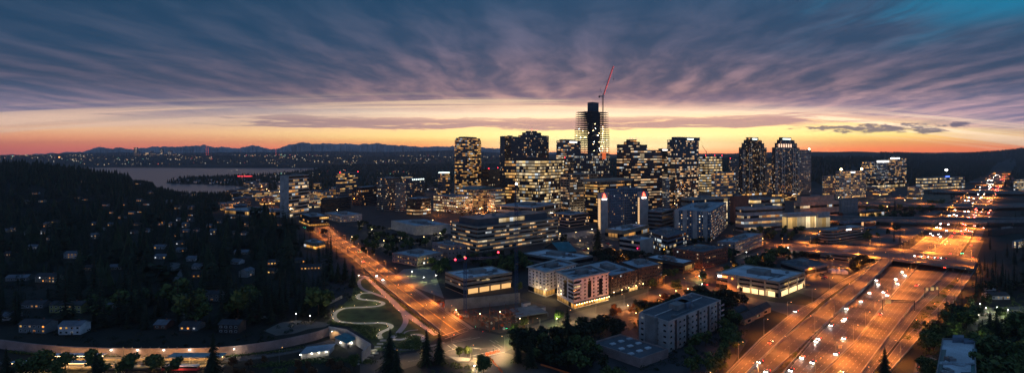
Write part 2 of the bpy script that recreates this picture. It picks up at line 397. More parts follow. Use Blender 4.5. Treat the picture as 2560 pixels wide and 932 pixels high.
ridge_mesh('mountains', [(-60, 389), (90, 385), (170, 379), (205, 380), (235, 370), (258, 367), (275, 372), (305, 368), (335, 373), (380, 368), (440, 370), (480, 367), (495, 364), (508, 360), (520, 366), (560, 368), (600, 369), (632, 363), (655, 369), (690, 371), (715, 362), (755, 355), (790, 360), (850, 361), (900, 359), (960, 360), (1000, 364), (1060, 366), (1130, 366), (1250, 370), (1340, 376), (1480, 385), (1600, 389)], 15500, 3800, mm, 3, 1.35)
ridge_mesh('far_hills', [(-60, 389), (100, 386), (200, 383), (300, 381), (420, 382), (560, 381), (700, 380), (850, 378), (1000, 380), (1130, 376), (1300, 384), (1500, 386), (1700, 384), (1900, 384), (2050, 382), (2150, 380), (2250, 382), (2400, 381), (2700, 380)], 11200, 2000, surf('wooded_far_hills', (.02, .03, .03), .95, 0, .4, .004, .02), 8, .35)

# ---------------------------------------------------------------- roads and paving
def asphalt(name, col, rough=.5, var=.3):
    m_, t, p = base(name, rough, 0, .5)
    tc_ = t.n.new('ShaderNodeTexCoord'); a = t.noise(tc_.outputs['Object'], .05, 5.0); b = t.noise(tc_.outputs['Object'], 1.2, 4.0); c = t.noise(tc_.outputs['Object'], 9.0, 2.0)
    f = t.sm(t.add(t.add(t.mul(a, .5), t.mul(b, .3)), t.mul(c, .2)), .38, .62)
    t.val(t.mix(f, tuple(v*(1-var) for v in col)+(1,), tuple(v*(1+var) for v in col)+(1,)), p.inputs['Base Color'])
    t.val(t.sm(b, .3, .7, rough-.1, rough+.15), p.inputs['Roughness']); return m_
A_road = asphalt('asphalt', (.066, .062, .058), .7); A_free = asphalt('freeway_concrete', (.10, .088, .082), .78, .5); A_lot = asphalt('car_park_asphalt', (.05, .05, .052), .8)
A_walk = asphalt('pavement_concrete', (.20, .19, .18), .8, .2); A_path = asphalt('pale_path_concrete', (.40, .38, .34), .8, .15)
A_city = asphalt('city_block_paving', (.022, .023, .025), .85, .45)
PAINT = surf('white_road_paint', (.42, .41, .37), .6, 0, .15, 1.0); YPAINT = surf('yellow_road_paint', (.7, .45, .08), .6)
grassm = surf('mown_grass', (.075, .10, .025), .95, 0, .4, .12, 3.0)
NOTREE = []      # ground polygons (x, y) where no tree may stand
def px_poly(pts, z=0.0): return [G(a, b, z) for a, b in pts]
def sheet(name, pts, z, mat, block=True):
    P = [(a[0], a[1]) for a in px_poly(pts)]
    mb = MB(); ar = sum(P[i][0]*P[(i+1) % len(P)][1]-P[(i+1) % len(P)][0]*P[i][1] for i in range(len(P)))
    if ar < 0: P = P[::-1]
    mb.face([(x, y, z) for x, y in P])
    if block: NOTREE.append(P)
    return mb.build(name, mat, None, 'structure')
def resamp(pts, step):
    P = [np.array(p, float) for p in pts]; out = [P[0]]
    for a, b in zip(P[:-1], P[1:]):
        k = max(1, int(np.linalg.norm(b-a)/step))
        for i in range(1, k+1): out.append(a+(b-a)*i/k)
    return out
def smooth(pts, it=3):
    P = [np.array(p, float) for p in pts]
    for _ in range(it):
        Q = [P[0]]
        for a, b in zip(P[:-1], P[1:]): Q += [a*.75+b*.25, a*.25+b*.75]
        P = Q+[P[-1]]
    return P
def side(P):
    out = []
    for i in range(len(P)):
        a = P[max(0, i-1)]; b = P[min(len(P)-1, i+1)]; d = b-a; d = d[:2]/max(1e-6, np.linalg.norm(d[:2])); out.append(np.array((d[1], -d[0])))
    return out
def ribbon(mb, P, w0, w1, dz, mi=0):
    S = side(P)
    for i in range(len(P)-1):
        a, b = P[i], P[i+1]
        mb.face([(a[0]+S[i][0]*w0, a[1]+S[i][1]*w0, a[2]+dz), (a[0]+S[i][0]*w1, a[1]+S[i][1]*w1, a[2]+dz), (b[0]+S[i+1][0]*w1, b[1]+S[i+1][1]*w1, b[2]+dz), (b[0]+S[i+1][0]*w0, b[1]+S[i+1][1]*w0, b[2]+dz)], mi)
def strip(name, L, Rr, dz, mat, block=True):     # L, R: lists of 3D points, same length
    mb = MB()
    for i in range(len(L)-1): mb.face([(*L[i][:2], L[i][2]+dz), (*Rr[i][:2], Rr[i][2]+dz), (*Rr[i+1][:2], Rr[i+1][2]+dz), (*L[i+1][:2], L[i+1][2]+dz)])
    if block: NOTREE.append([tuple(p[:2]) for p in L]+[tuple(p[:2]) for p in Rr[::-1]])
    return mb.build(name, mat, None, 'structure')
def wallrun(mb, P, w, h, mi=0, dz=0.0):
    S = side(P)
    for i in range(len(P)-1):
        a, b, s0, s1 = P[i], P[i+1], S[i]*w/2, S[i+1]*w/2
        q = [(a[0]-s0[0], a[1]-s0[1]), (a[0]+s0[0], a[1]+s0[1]), (b[0]+s1[0], b[1]+s1[1]), (b[0]-s1[0], b[1]-s1[1])]
        zs = [a[2]+dz, a[2]+dz, b[2]+dz, b[2]+dz]
        lo = [(q[k][0], q[k][1], zs[k]) for k in range(4)]; hi = [(q[k][0], q[k][1], zs[k]+h) for k in range(4)]
        mb.face(hi, mi); mb.face([lo[0], lo[3], hi[3], hi[0]], mi); mb.face([lo[1], hi[1], hi[2], lo[2]], mi)
        if i == 0: mb.face([lo[0], hi[0], hi[1], lo[1]], mi)
        if i == len(P)-2: mb.face([lo[3], lo[2], hi[2], hi[3]], mi)

# city paving under downtown
sheet('city_ground', [(880, 900), (700, 545), (560, 500), (640, 470), (1130, 470), (1500, 462), (2000, 466), (2290, 470), (2300, 560), (1900, 760), (1790, 990), (1150, 990)], .004, A_city, False)
# arterial with kerbs and markings
AL = [(780, 574), (808, 598), (880, 644), (932, 692), (1121, 841)]; AR = [(822, 574), (846, 594), (894, 624), (938, 656), (1175, 823)]
def edge_pts(pl, rows, z=0.0): return [np.array(G(np.interp(r_, [b for _, b in pl], [a for a, _ in pl]), r_, z)) for r_ in rows]
rows = list(np.linspace(841, 640, 24))+list(np.linspace(636, 574, 14))
def eptx(pl):
    P = [np.array(G(a, b)) for a, b in pl]; Q = []
    for a, b in zip(P[:-1], P[1:]):
        for k in range(12): Q.append(a+(b-a)*k/12)
    return Q+[P[-1]]
ALp = eptx([(1121, 841), (1027, 767), (932, 692), (880, 644), (808, 598), (770, 570)]); ARp = eptx([(1175, 823), (1079, 756), (938, 656), (894, 624), (846, 594), (815, 566)])
strip('arterial_road', ALp, ARp, .03, A_road)
mb = MB()
for f_, dash in ((.04, 0), (.26, 1), (.49, 2), (.515, 2), (.74, 1), (.96, 0)):
    P = [a*(1-f_)+b*f_ for a, b in zip(ALp, ARp)]
    P = resamp(P, 3.0)
    for i in range(0, len(P)-1, 1 if dash != 1 else 4): ribbon(mb, P[i:i+2], -.09, .09, .036, 1 if dash == 2 else 0)
for px_ in ((1112, 846, 1170, 826), (1106, 838, 1164, 819)):
    a, b = np.array(G(px_[0], px_[1])), np.array(G(px_[2], px_[3])); ribbon(mb, [a, b], -.25, .25, .036)
PV = MB()
ribbon(PV, ARp, .6, 3.4, .035+.10)
for i in range(len(ARp)-1):
    pass
wallrun(PV, [q+np.append(s_*.5, 0) for q, s_ in zip(ARp, side(ARp))], .25, .14)
PV.build('pavement', A_walk, None, 'structure')
# stop bars, crosswalks and lane lines of the near junction
for (x0, y0, x1, y1, w_) in ((1130, 856, 1200, 842, .3), (1131, 858, 1163, 881, .3), (1163, 881, 1163.1, 881.1, .3), (1178, 889, 1250, 873, .3), (1184, 896, 1262, 879, .3), (1119, 862, 1134, 873, .25), (1231, 861, 1250, 872, .25),
        (1224, 849, 1238, 857, .2), (1238, 850, 1246, 855, .2), (1244, 860, 1256, 867, .2), (1128, 853, 1178, 843, .25), (1120, 876, 1145, 870, .25), (1050, 893, 1120, 878, .15), (1020, 903, 1100, 887, .12)):
    ribbon(mb, [np.array(G(x0, y0)), np.array(G(x1, y1))], -w_/1.4, w_/1.4, .044)
JM = mb
sheet('cross_street', [(900, 908), (1000, 886), (1060, 877), (1122, 852), (1175, 822), (1255, 838), (1330, 815), (1400, 789), (1480, 768), (1560, 747), (1640, 722), (1692, 697), (1742, 706), (1650, 742), (1560, 773), (1500, 790), (1420, 812), (1345, 838), (1292, 864), (1262, 880), (1185, 905), (1140, 893), (1060, 907), (1003, 923), (900, 955)], .026, A_road)
sheet('junction_road', [(1262, 880), (1185, 905), (1165, 990), (1520, 990), (1400, 925), (1330, 900)], .022, asphalt('worn_asphalt', (.075, .068, .06)))
sheet('side_street', [(1692, 697), (1742, 706), (1800, 722), (1851, 738), (1940, 755), (2010, 762), (2030, 772), (1985, 792), (1900, 765), (1848, 752), (1790, 738), (1735, 715)], .024, A_road)
sheet('uphill_street', [(1715, 692), (1742, 704), (1790, 690), (1860, 664), (1940, 636), (2010, 624), (2032, 612), (1990, 604), (1925, 615), (1850, 645), (1760, 670), (1735, 676)], .021, A_road)
sheet('boulevard', [(1955, 632), (2003, 622), (2040, 588), (2075, 562), (2130, 540), (2210, 512), (2300, 494), (2290, 486), (2190, 500), (2105, 528), (2040, 556), (2000, 590)], .019, A_road)
sheet('lit_side_road', [(1380, 600), (1500, 584), (1560, 576), (1560, 566), (1490, 572), (1380, 587)], .023, A_walk)
sheet('tree_lined_parking_strip', [(1505, 795), (1600, 765), (1690, 732), (1742, 722), (1775, 735), (1700, 755), (1610, 790), (1540, 822)], .017, A_lot, False)
sheet('car_park', [(1420, 640), (1555, 632), (1545, 600), (1490, 578), (1420, 590)], .016, A_lot)
sheet('forecourt', [(1090, 690), (1110, 745), (1030, 715), (985, 690), (1010, 672), (1085, 668)], .016, A_walk)
sheet('car_park_by_freeway', [(1960, 720), (2040, 745), (2140, 672), (2160, 640), (2040, 640), (1990, 660)], .015, A_lot)
sheet('dark_car_park', [(1440, 800), (1480, 960), (1800, 960), (1870, 850), (1800, 830), (1640, 890), (1560, 800)], .015, A_lot, False)
sheet('residential_street', [(424, 656), (450, 656), (458, 700), (470, 750), (497, 806), (462, 803), (442, 752), (432, 705)], .035, asphalt('pale_street_asphalt', (.14, .135, .13), .85))
sheet('turning_circle', [(660, 826), (700, 806), (740, 800), (790, 803), (832, 807), (812, 816), (770, 822), (735, 833), (690, 838)], .035, asphalt('pale_path_asphalt', (.15, .14, .12), .85))
sheet('lit_car_park', [(2430, 806), (2420, 778), (2470, 768), (2560, 764), (2640, 770), (2640, 820), (2500, 816)], .035, asphalt('lot_concrete', (.16, .15, .11), .85))
sheet('access_road', [(2440, 880), (2445, 800), (2428, 800), (2400, 850), (2380, 940), (2430, 940)], .03, A_lot)
sheet('rear_car_park', [(2290, 900), (2330, 884), (2350, 990), (2270, 990)], .03, A_lot)
sheet('slip_road', [(2150, 612), (2180, 600), (2260, 575), (2345, 545), (2350, 556), (2270, 600), (2210, 622)], .028, A_road)
sheet('slip_road', [(2160, 585), (2300, 540), (2380, 505), (2385, 511), (2310, 552), (2180, 600)], .02, A_road)
sheet('dry_verge', [(2150, 560), (2390, 500), (2430, 478), (2300, 485), (2160, 520)], .01, surf('dry_verge_soil', (.13, .10, .06), .95), False)
sheet('dry_verge', [(2100, 612), (2240, 604), (2345, 552), (2150, 556)], .01, bpy.data.materials['dry_verge_soil'], False)
# freeway carriageways from edge polylines
ROWS = [1010, 932, 850, 772, 700, 655, 600, 560, 515, 475, 446, 425, 417]
def car(name, lt, rt, z, mat=A_free, rows=ROWS, zs=None):
    rr = []
    for a, b in zip(rows[:-1], rows[1:]):
        for k in range(4): rr.append(a+(b-a)*k/4)
    rr.append(rows[-1])
    L_, R_ = [], []
    for r_ in rr:
        zz = 0 if zs is None else float(np.interp(r_, rows[::-1], zs[::-1]))
        L_.append(np.array(G(np.interp(r_, rows[::-1], lt[::-1]), r_, zz))); R_.append(np.array(G(np.interp(r_, rows[::-1], rt[::-1]), r_, zz)))
    strip(name, L_, R_, z, mat); return L_, R_
SBl = [1897, 1962, 2031, 2106, 2183, 2228, 2303, 2345, 2393, 2438, 2473, 2498, 2510]; MED = [1981, 2054, 2142, 2201, 2264, 2303, 2362, 2399, 2440, 2475, 2498, 2520, 2528]
NBr = [2085, 2152, 2212, 2272, 2344, 2384, 2424, 2444, 2474, 2500, 2517, 2534, 2541]
SB = car('southbound_carriageway', SBl, MED, .03); NB = car('northbound_carriageway', [a+2 for a in MED], NBr, .034)
COLL = car('collector_road', [2090, 2157, 2217, 2277, 2349, 2389], [2110, 2180, 2246, 2304, 2382, 2420], .03, A_free, ROWS[:6])
COL2 = car('collector_road', [2395, 2429, 2449, 2478], [2424, 2452, 2466, 2497], .03, A_free, [655, 600, 560, 515])
EXR = car('exit_ramp', [2120, 2190, 2252, 2340, 2398, 2413], [2150, 2222, 2294, 2372, 2421, 2441], .032, A_free, [1010, 932, 850, 772, 700, 668])
RB = car('viaduct_ramp', [1790, 1868, 1955, 2030, 2088, 2146, 2202], [1850, 1930, 2020, 2085, 2140, 2183, 2234], .05, A_free, [1010, 932, 850, 788, 740, 696, 646], [0, 0, 0, .6, 2.5, 5, 7])
RA = car('frontage_ramp', [1745, 1822, 1902, 1985, 2039, 2104, 2167, 2188], [1785, 1863, 1950, 2022, 2052, 2122, 2180, 2198], .03, A_free, [1010, 932, 850, 783, 755, 705, 668, 652])
sheet('freeway_verge', [(1890, 1010), (1962, 932), (2031, 850), (2106, 772), (2183, 700), (2228, 655), (2205, 655), (2140, 712), (2085, 772), (2018, 850), (1928, 932), (1850, 1010)], .012, C['soil'])
sheet('freeway_shoulder', [(2255, 850), (2304, 772), (2382, 700), (2430, 640), (2440, 600), (2460, 600), (2436, 660), (2400, 696), (2340, 772)], .012, surf('dry_verge', (.12, .10, .05), .95))
FM = MB()
def lines(Lp, Rp, lanes, dash_step=12.0, zz=.012):
    for j in range(lanes+1):
        f_ = .03+.94*j/lanes
        P = resamp([a*(1-f_)+b*f_ for a, b in zip(Lp, Rp)], 3.0 if j not in (0, lanes) else 30.0)
        P = [q for q in P if q[1] < 1500]
        st = 2 if j not in (0, lanes) else 1
        for i in range(0, len(P)-1, st): ribbon(FM, P[i:i+2], -.08, .08, .034+zz)
lines(*SB, 5); lines(*NB, 5); lines(*COLL, 2); lines(*EXR, 2); lines(*RB, 2, zz=.03); lines(*RA, 2)
FM.build('lane_markings', PAINT, None, 'structure')
JM.build('junction_markings', [PAINT, YPAINT], None, 'structure')
def barrier(P, label, w=.5, h=.95, mat=None, name='median_barrier', cat='barrier', group=None):
    mb = MB(); P = [np.array(q, float) for q in P]; wallrun(mb, P, w, h)
    return tag(mb.build(name, mat or C['concrete']), label, cat, group)
barrier([(a+b)/2 for a, b in zip(SB[1], NB[0])], 'long concrete barrier between the white-light and red-light carriageways')
barrier([(a+b)/2 for a, b in zip(NB[1], COLL[0])][:21], 'concrete barrier between the red-light carriageway and the collector lanes', h=1.1)
barrier([a+np.array((-.6, .3, 0)) for a in SB[0][:21]], 'concrete parapet along the outer edge of the white-light carriageway below the viaduct')
for P_, nm in ((RB[1], 'tall concrete parapet on the freeway edge of the rising viaduct ramp'), (RB[0], 'concrete parapet between the rising viaduct ramp and the frontage ramp')):
    mb = MB(); Q = [q for q in P_ if q[2] >= 0]
    lo = [np.array((q[0], q[1], 0)) for q in Q]
    S_ = side(Q)
    for i in range(len(Q)-1):
        a, b = Q[i], Q[i+1]
        wallrun(mb, [np.array((a[0], a[1], a[2]-1.2 if a[2] > 1.4 else 0)), np.array((b[0], b[1], b[2]-1.2 if b[2] > 1.4 else 0))], .4, 2.2 if a[2] > 1.4 else a[2]+1.0)
    tag(mb.build('ramp_parapet', C['concrete']), nm, 'parapet')
barrier(EXR[1], 'concrete edge barrier of the exit ramp beside the dark trees')
barrier([a+np.array((-.5, .3, 0)) for a in RA[0]], 'concrete edge barrier of the frontage ramp beside the dark car park')
# piers under the viaduct ramp
for i in range(0, len(RB[0])):
    a, b = RB[0][i], RB[1][i]
    if a[2] > 3.2 and i % 2 == 0:
        mb = MB()
        for f_ in (.2, .8):
            q = a*(1-f_)+b*f_; mb.bar((q[0], q[1], 0), (q[0], q[1], q[2]-.5), .7, 0, 8)
        q = a*.5+b*.5; mb.bar(tuple(a*.98+b*.02-np.array((0, 0, .9))), tuple(a*.02+b*.98-np.array((0, 0, .9))), .7, 0)
        tag(mb.build('bridge_pier', C['concrete']), 'twin column concrete pier under the rising viaduct ramp', 'pier', 'piers under the viaduct ramp')
# overpass deck
def deck(name, far, near, z, label, thick=1.3, mat=A_free, rail=1.0):
    Fp = [np.array(G(a, b, zz)) for (a, b), zz in zip(far, z)]; Np = [np.array(G(a, b, zz)) for (a, b), zz in zip(near, z)]
    root = empty(name, tuple(Np[len(Np)//2][:2])+(0,), label, 'bridge')
    mb = MB()
    for i in range(len(Fp)-1):
        a, b, c, d = Np[i], Np[i+1], Fp[i+1], Fp[i]; t3 = np.array((0, 0, thick))
        mb.face([a, b, c, d]); mb.face([a-t3, d-t3, c-t3, b-t3], 1); mb.face([a-t3, b-t3, b, a], 1); mb.face([d, c, c-t3, d-t3], 1)
    mb.build('bridge_deck', [mat, C['concrete']], root)
    for P_ in (Fp, Np):
        mb = MB(); wallrun(mb, P_, .35, rail, dz=.01); mb.build('parapet', C['concrete'], root)
    NOTREE.append([tuple(q[:2]) for q in Fp]+[tuple(q[:2]) for q in Np[::-1]])
    return root, Fp, Np
def pier(root, x, y, z, r=.8):
    mb = MB(); mb.bar((x, y, 0), (x, y, z), r, 0, 8); mb.build('pier', C['concrete'], root)
O1, OF, ON = deck('road_bridge', [(1935, 612), (2030, 611), (2140, 616), (2300, 626), (2445, 648)], [(1935, 628), (2030, 630), (2130, 637), (2290, 655), (2432, 672)], [2, 7, 7, 7, 5], 'wide orange-lit road bridge carrying cars over the freeway')
for f_ in (.12, .5, .88):
    a, b = ON[3]*.55+ON[2]*.45, OF[3]*.55+OF[2]*.45; q = a*(1-f_)+b*f_; pier(O1, q[0], q[1], 5.6, .9)
    a, b = ON[3]*.35+ON[4]*.65, OF[3]*.35+OF[4]*.65; q = a*(1-f_)+b*f_; pier(O1, q[0], q[1], 4.6, .9)
O2, f2, n2 = deck('light_rail_bridge', [(2060, 540), (2200, 543), (2400, 546), (2700, 544)], [(2060, 546), (2200, 549), (2400, 552), (2700, 550)], [10]*4, 'dark slender bridge crossing the freeway beyond the orange-lit bridge', 3.4, A_lot, 1.6)
for p_x in (2120, 2230, 2300, 2350, 2405, 2479, 2540):
    y = G(p_x, 549, 10)[1]; pier(O2, KX(p_x)*y, y+5, 7, 1.1)
O3, f3, n3 = deck('road_bridge', [(2060, 503), (2280, 508), (2450, 510), (2700, 506)], [(2060, 509), (2280, 515), (2450, 518), (2700, 514)], [8]*4, 'orange-lit road bridge behind the dark slender bridge', 2.0)
O4, f4, n4 = deck('road_bridge', [(2330, 474), (2420, 476), (2530, 478), (2700, 476)], [(2330, 479), (2420, 481), (2530, 483), (2700, 481)], [8]*4, 'distant road bridge over the freeway near the dark wood', 2.4)
O5, f5, n5 = deck('road_bridge', [(2425, 452.5), (2480, 453), (2580, 454)], [(2425, 455.5), (2480, 456), (2580, 457)], [8]*3, 'farthest road bridge where the freeway narrows to lights', 3)
for (O_, n_, ps) in ((O3, n3, (2335, 2420, 2470)), (O4, n4, (2432, 2462, 2500)), (O5, n5, (2466, 2484, 2510))):
    for p_x in ps:
        y = n_[0][1]+6; pier(O_, KX(p_x)*y, y, 6, 1.0)

# ---------------------------------------------------------------- park by the arterial
sheet('park_lawn', [(893, 689), (925, 692), (1100, 838), (1060, 868), (1000, 880), (945, 876), (925, 850), (870, 815), (832, 812), (828, 785), (858, 760), (880, 740), (884, 712)], .03, grassm)
def P1z(pts): return [np.array(G(760+a/2.505, 560+b/2.505)) for a, b in pts]
def path(name, zp, w, z, mat=A_path):
    P = smooth(P1z(zp), 2); mb = MB(); ribbon(mb, P, -w/2, w/2, z, 0)
    mb2 = MB(); return mb.build(name, mat, None, 'structure'), P
path('promenade', [(340, 326), (395, 328), (460, 392), (545, 470), (620, 550), (720, 615), (835, 692)], 5.2, .045)
path('footpath', [(375, 335), (345, 350), (345, 385), (375, 412), (430, 430), (480, 448), (545, 472)], 3.2, .05)
_, SERP = path('serpentine_path', [(430, 430), (360, 430), (330, 453), (350, 470), (420, 475), (480, 484), (503, 497), (470, 512), (400, 519), (300, 520), (230, 530), (188, 560), (190, 592), (230, 612), (300, 619), (400, 620), (480, 615), (530, 624), (553, 640), (530, 656), (490, 671), (465, 690), (482, 715)], 3.4, .055)
path('curved_path', [(625, 560), (642, 600), (625, 640), (590, 680), (550, 712)], 4.0, .05)
path('looped_path', [(553, 720), (620, 722), (650, 705), (680, 688), (730, 691), (752, 705), (742, 722), (762, 742)], 3.0, .06)
path('arc_path', [(620, 685), (650, 665), (715, 660)], 1.3, .06)
path('pavement', [(500, 770), (640, 790), (760, 772), (880, 740)], 2.4, .05, A_walk)
mb = MB()
P = [a+(a-b)/np.linalg.norm(a-b)*1.2 for a, b in zip(ALp[2:30], ARp[2:30])]; wallrun(mb, P, .4, 1.3)
tag(mb.build('roadside_wall', C['concrete']), 'low concrete wall between the arterial road and the park promenade', 'wall')
mb = MB()
P = P1z([(110, 530), (160, 500), (238, 462)]); wallrun(mb, resamp(P, 3), .4, 2.2)
tag(mb.build('garden_wall', C['concrete']), 'short pale wall at the wooded side of the park', 'wall')
# ---------------------------------------------------------------- buildings
FOOT = []          # building footprints
rng = random.Random(7)
def foot(pxn, D, pxl, pxr, yaw):
    a = R(yaw); k0, kl, kr = KX(pxn), KX(pxl), KX(pxr); X0 = k0*D
    def hit(dx, dy, k, sgn):
        den = dx-k*dy; t = (k*D-X0)/den if abs(den) > 1e-4 else 60
        if t <= 2 or t > 340: print('CLAMP', pxn, pxl, pxr, yaw, round(t)); t = 45
        return (X0+t*dx, D+t*dy)
    Lc = hit(-math.cos(a), math.sin(a), kl, -1); Rc = hit(math.sin(a), math.cos(a), kr, 1)
    return [(X0, D), Rc, (Lc[0]+Rc[0]-X0, Lc[1]+Rc[1]-D), Lc]
def foot_roof(pxn, base, top, l, r):
    D = DB(base); h = H-(top-HY)/F*D; N0 = (KX(pxn)*D, D); a = G(*l, h); b = G(*r, h)
    return [N0, b[:2], (a[0]+b[0]-N0[0], a[1]+b[1]-N0[1]), a[:2]], h
def ccw(P):
    ar = sum(P[i][0]*P[(i+1) % len(P)][1]-P[(i+1) % len(P)][0]*P[i][1] for i in range(len(P)))
    return list(P) if ar > 0 else list(P)[::-1]
def inset(P, d):
    P = ccw(P); k = len(P); out = []
    for i in range(k):
        a, b, c = np.array(P[i-1]), np.array(P[i]), np.array(P[(i+1) % k])
        e1 = (b-a)/np.linalg.norm(b-a); e2 = (c-b)/np.linalg.norm(c-b); n1 = np.array((-e1[1], e1[0])); n2 = np.array((-e2[1], e2[0]))
        den = 1+n1.dot(n2); out.append(tuple(b+(n1+n2)*d/max(.3, den)))
    return out
def rel(P, u0, u1, v0, v1):    # sub-rectangle of a four-corner footprint [near, right, back, left]: u along the right face, v along the left face
    n_, r_, b_, l_ = [np.array(q, float) for q in P]
    f = lambda u, v: tuple(n_+(r_-n_)*u+(l_-n_)*v)
    return [f(u0, v0), f(u1, v0), f(u1, v1), f(u0, v1)]
def chamfer(P, c):
    P = ccw(P); out = []
    for i in range(len(P)):
        a, b, d = np.array(P[i-1]), np.array(P[i]), np.array(P[(i+1) % len(P)])
        out += [tuple(b+(a-b)/np.linalg.norm(a-b)*c), tuple(b+(d-b)/np.linalg.norm(d-b)*c)]
    return out
def rounded(P, c, which, k=6):
    P = ccw(P); out = []
    for i in range(len(P)):
        a, b, d = np.array(P[i-1]), np.array(P[i]), np.array(P[(i+1) % len(P)])
        if i in which:
            s_, e_ = b+(a-b)/np.linalg.norm(a-b)*c, b+(d-b)/np.linalg.norm(d-b)*c
            for j in range(k+1):
                t = j/k; out.append(tuple((1-t)**2*s_+2*t*(1-t)*b+t*t*e_))
        else: out.append(tuple(b))
    return out
def wbox(mb, a, b, z0, z1, off, uvs, mi=0):
    a = np.array(a); b = np.array(b); d = (b-a)/max(1e-6, np.linalg.norm(b-a)); n_ = np.array((d[1], -d[0]))*off
    a2, b2 = a+n_, b+n_
    mb.face([(*a2, z0), (*b2, z0), (*b2, z1), (*a2, z1)], mi, uvs)
def bands(root, P, z0, z1, n_fl, win, frac=.55, bay=3.0, off=.12, sill=.3, name='window_band', u_off=0.0, skip=(), faces=None):
    P = ccw(P); fh = (z1-z0)/n_fl
    for i in range(n_fl):
        if i in skip: continue
        mb = MB(); u = u_off
        for j in range(len(P)):
            a, b = P[j], P[(j+1) % len(P)]; ln = math.dist(a, b)
            if faces is None or j in faces:
                nb = max(1, round(ln/bay)); uu = round(u)
                wbox(mb, a, b, z0+fh*(i+sill), z0+fh*(i+sill+frac), off, [(uu, 0), (uu+nb, 0), (uu+nb, 1), (uu, 1)])
                # returns so the glazing reads as a thin box, top and bottom edges
            u += round(ln/bay)
        if mb.f: mb.build(name, win, root)
_pane = {}
def pane_mesh(key, win, frame):
    if key not in _pane:
        mb = MB(); t = .1
        mb.face([(-.5+t, -.06, t), (.5-t, -.06, t), (.5-t, -.06, 1-t), (-.5+t, -.06, 1-t)], 0, [(0.1, 0), (.9, 0), (.9, 1), (0.1, 1)])
        for x0, x1, z0, z1 in ((-.5, .5, 0, t), (-.5, .5, 1-t, 1), (-.5, -.5+t, t, 1-t), (.5-t, .5, t, 1-t)):
            mb.face([(x0, -.13, z0), (x1, -.13, z0), (x1, -.13, z1), (x0, -.13, z1)], 1)
            mb.face([(x0, -.13, z0), (x0, 0, z0), (x1, 0, z0), (x1, -.13, z0)], 1); mb.face([(x0, -.13, z1), (x1, -.13, z1), (x1, 0, z1), (x0, 0, z1)], 1)
            mb.face([(x0, -.13, z0), (x0, -.13, z1), (x0, 0, z1), (x0, 0, z0)], 1); mb.face([(x1, -.13, z0), (x1, 0, z0), (x1, 0, z1), (x1, -.13, z1)], 1)
        _pane[key] = mb.mesh('window', [win, frame])
    return _pane[key]
def grid(root, P, z0, z1, n_fl, win, frame, ww=1.8, wh=1.7, bay=3.4, sill=.28, faces=None, maxn=100, wide=None):
    P = ccw(P); fh = (z1-z0)/n_fl; cand = []
    for j in range(len(P)):
        a, b = np.array(P[j]), np.array(P[(j+1) % len(P)]); ln = np.linalg.norm(b-a)
        if ln < 2.5: continue
        d = (b-a)/ln; n_ = np.array((d[1], -d[0])); mid = (a+b)/2
        vis = n_.dot(-mid)/np.linalg.norm(mid)
        nb = max(1, int(ln/bay)); step = ln/nb
        for i in range(n_fl):
            for q in range(nb):
                c = a+d*(q+.5)*step; cand.append((-(vis/c[1]) if vis > 0 else 1, j, i, q, c, d, n_))
    cand.sort(key=lambda t: (t[0] >= 0, t[0]))
    me_ = pane_mesh((win.name, frame.name), win, frame); O = np.array(root.location)
    rest = MB()
    for t, (vs_, j, i, q, c, d, n_) in enumerate(cand):
        z = z0+fh*(i+sill); ww_ = ww
        if t < maxn and vs_ < 0:
            inst('window', me_, root, (c[0]-O[0], c[1]-O[1], z), math.atan2(d[1], d[0]), (ww_, 1, wh))
        else:
            wbox(rest, c-d*ww_/2, c+d*ww_/2, z, z+wh, .08, [(q*3+j*50+.05, i), (q*3+j*50+.95, i), (q*3+j*50+.95, i+1), (q*3+j*50+.05, i+1)])
    if rest.f: rest.build('window', win, root, 'stuff')
def body(root, P, z0, z1, wall, roof, parapet=.9, name='wall', rname='roof', thick=.5):
    P = ccw(P); mb = MB(); mb.prism(P, z0, z1-.05, 0); inn = inset(P, thick)
    k = len(P)
    if parapet:
        for i in range(k):
            j = (i+1) % k
            mb.face([(*P[i], z1-.05), (*P[j], z1-.05), (*P[j], z1+parapet), (*P[i], z1+parapet)])
            mb.face([(*P[i], z1+parapet), (*P[j], z1+parapet), (*inn[j], z1+parapet), (*inn[i], z1+parapet)])
            mb.face([(*inn[j], z1), (*inn[i], z1), (*inn[i], z1+parapet), (*inn[j], z1+parapet)])
    mb.build(name, wall, root)
    mb = MB(); mb.face([(*q, z1+.06) for q in inset(P, thick+.02)]); mb.build(rname, roof, root)
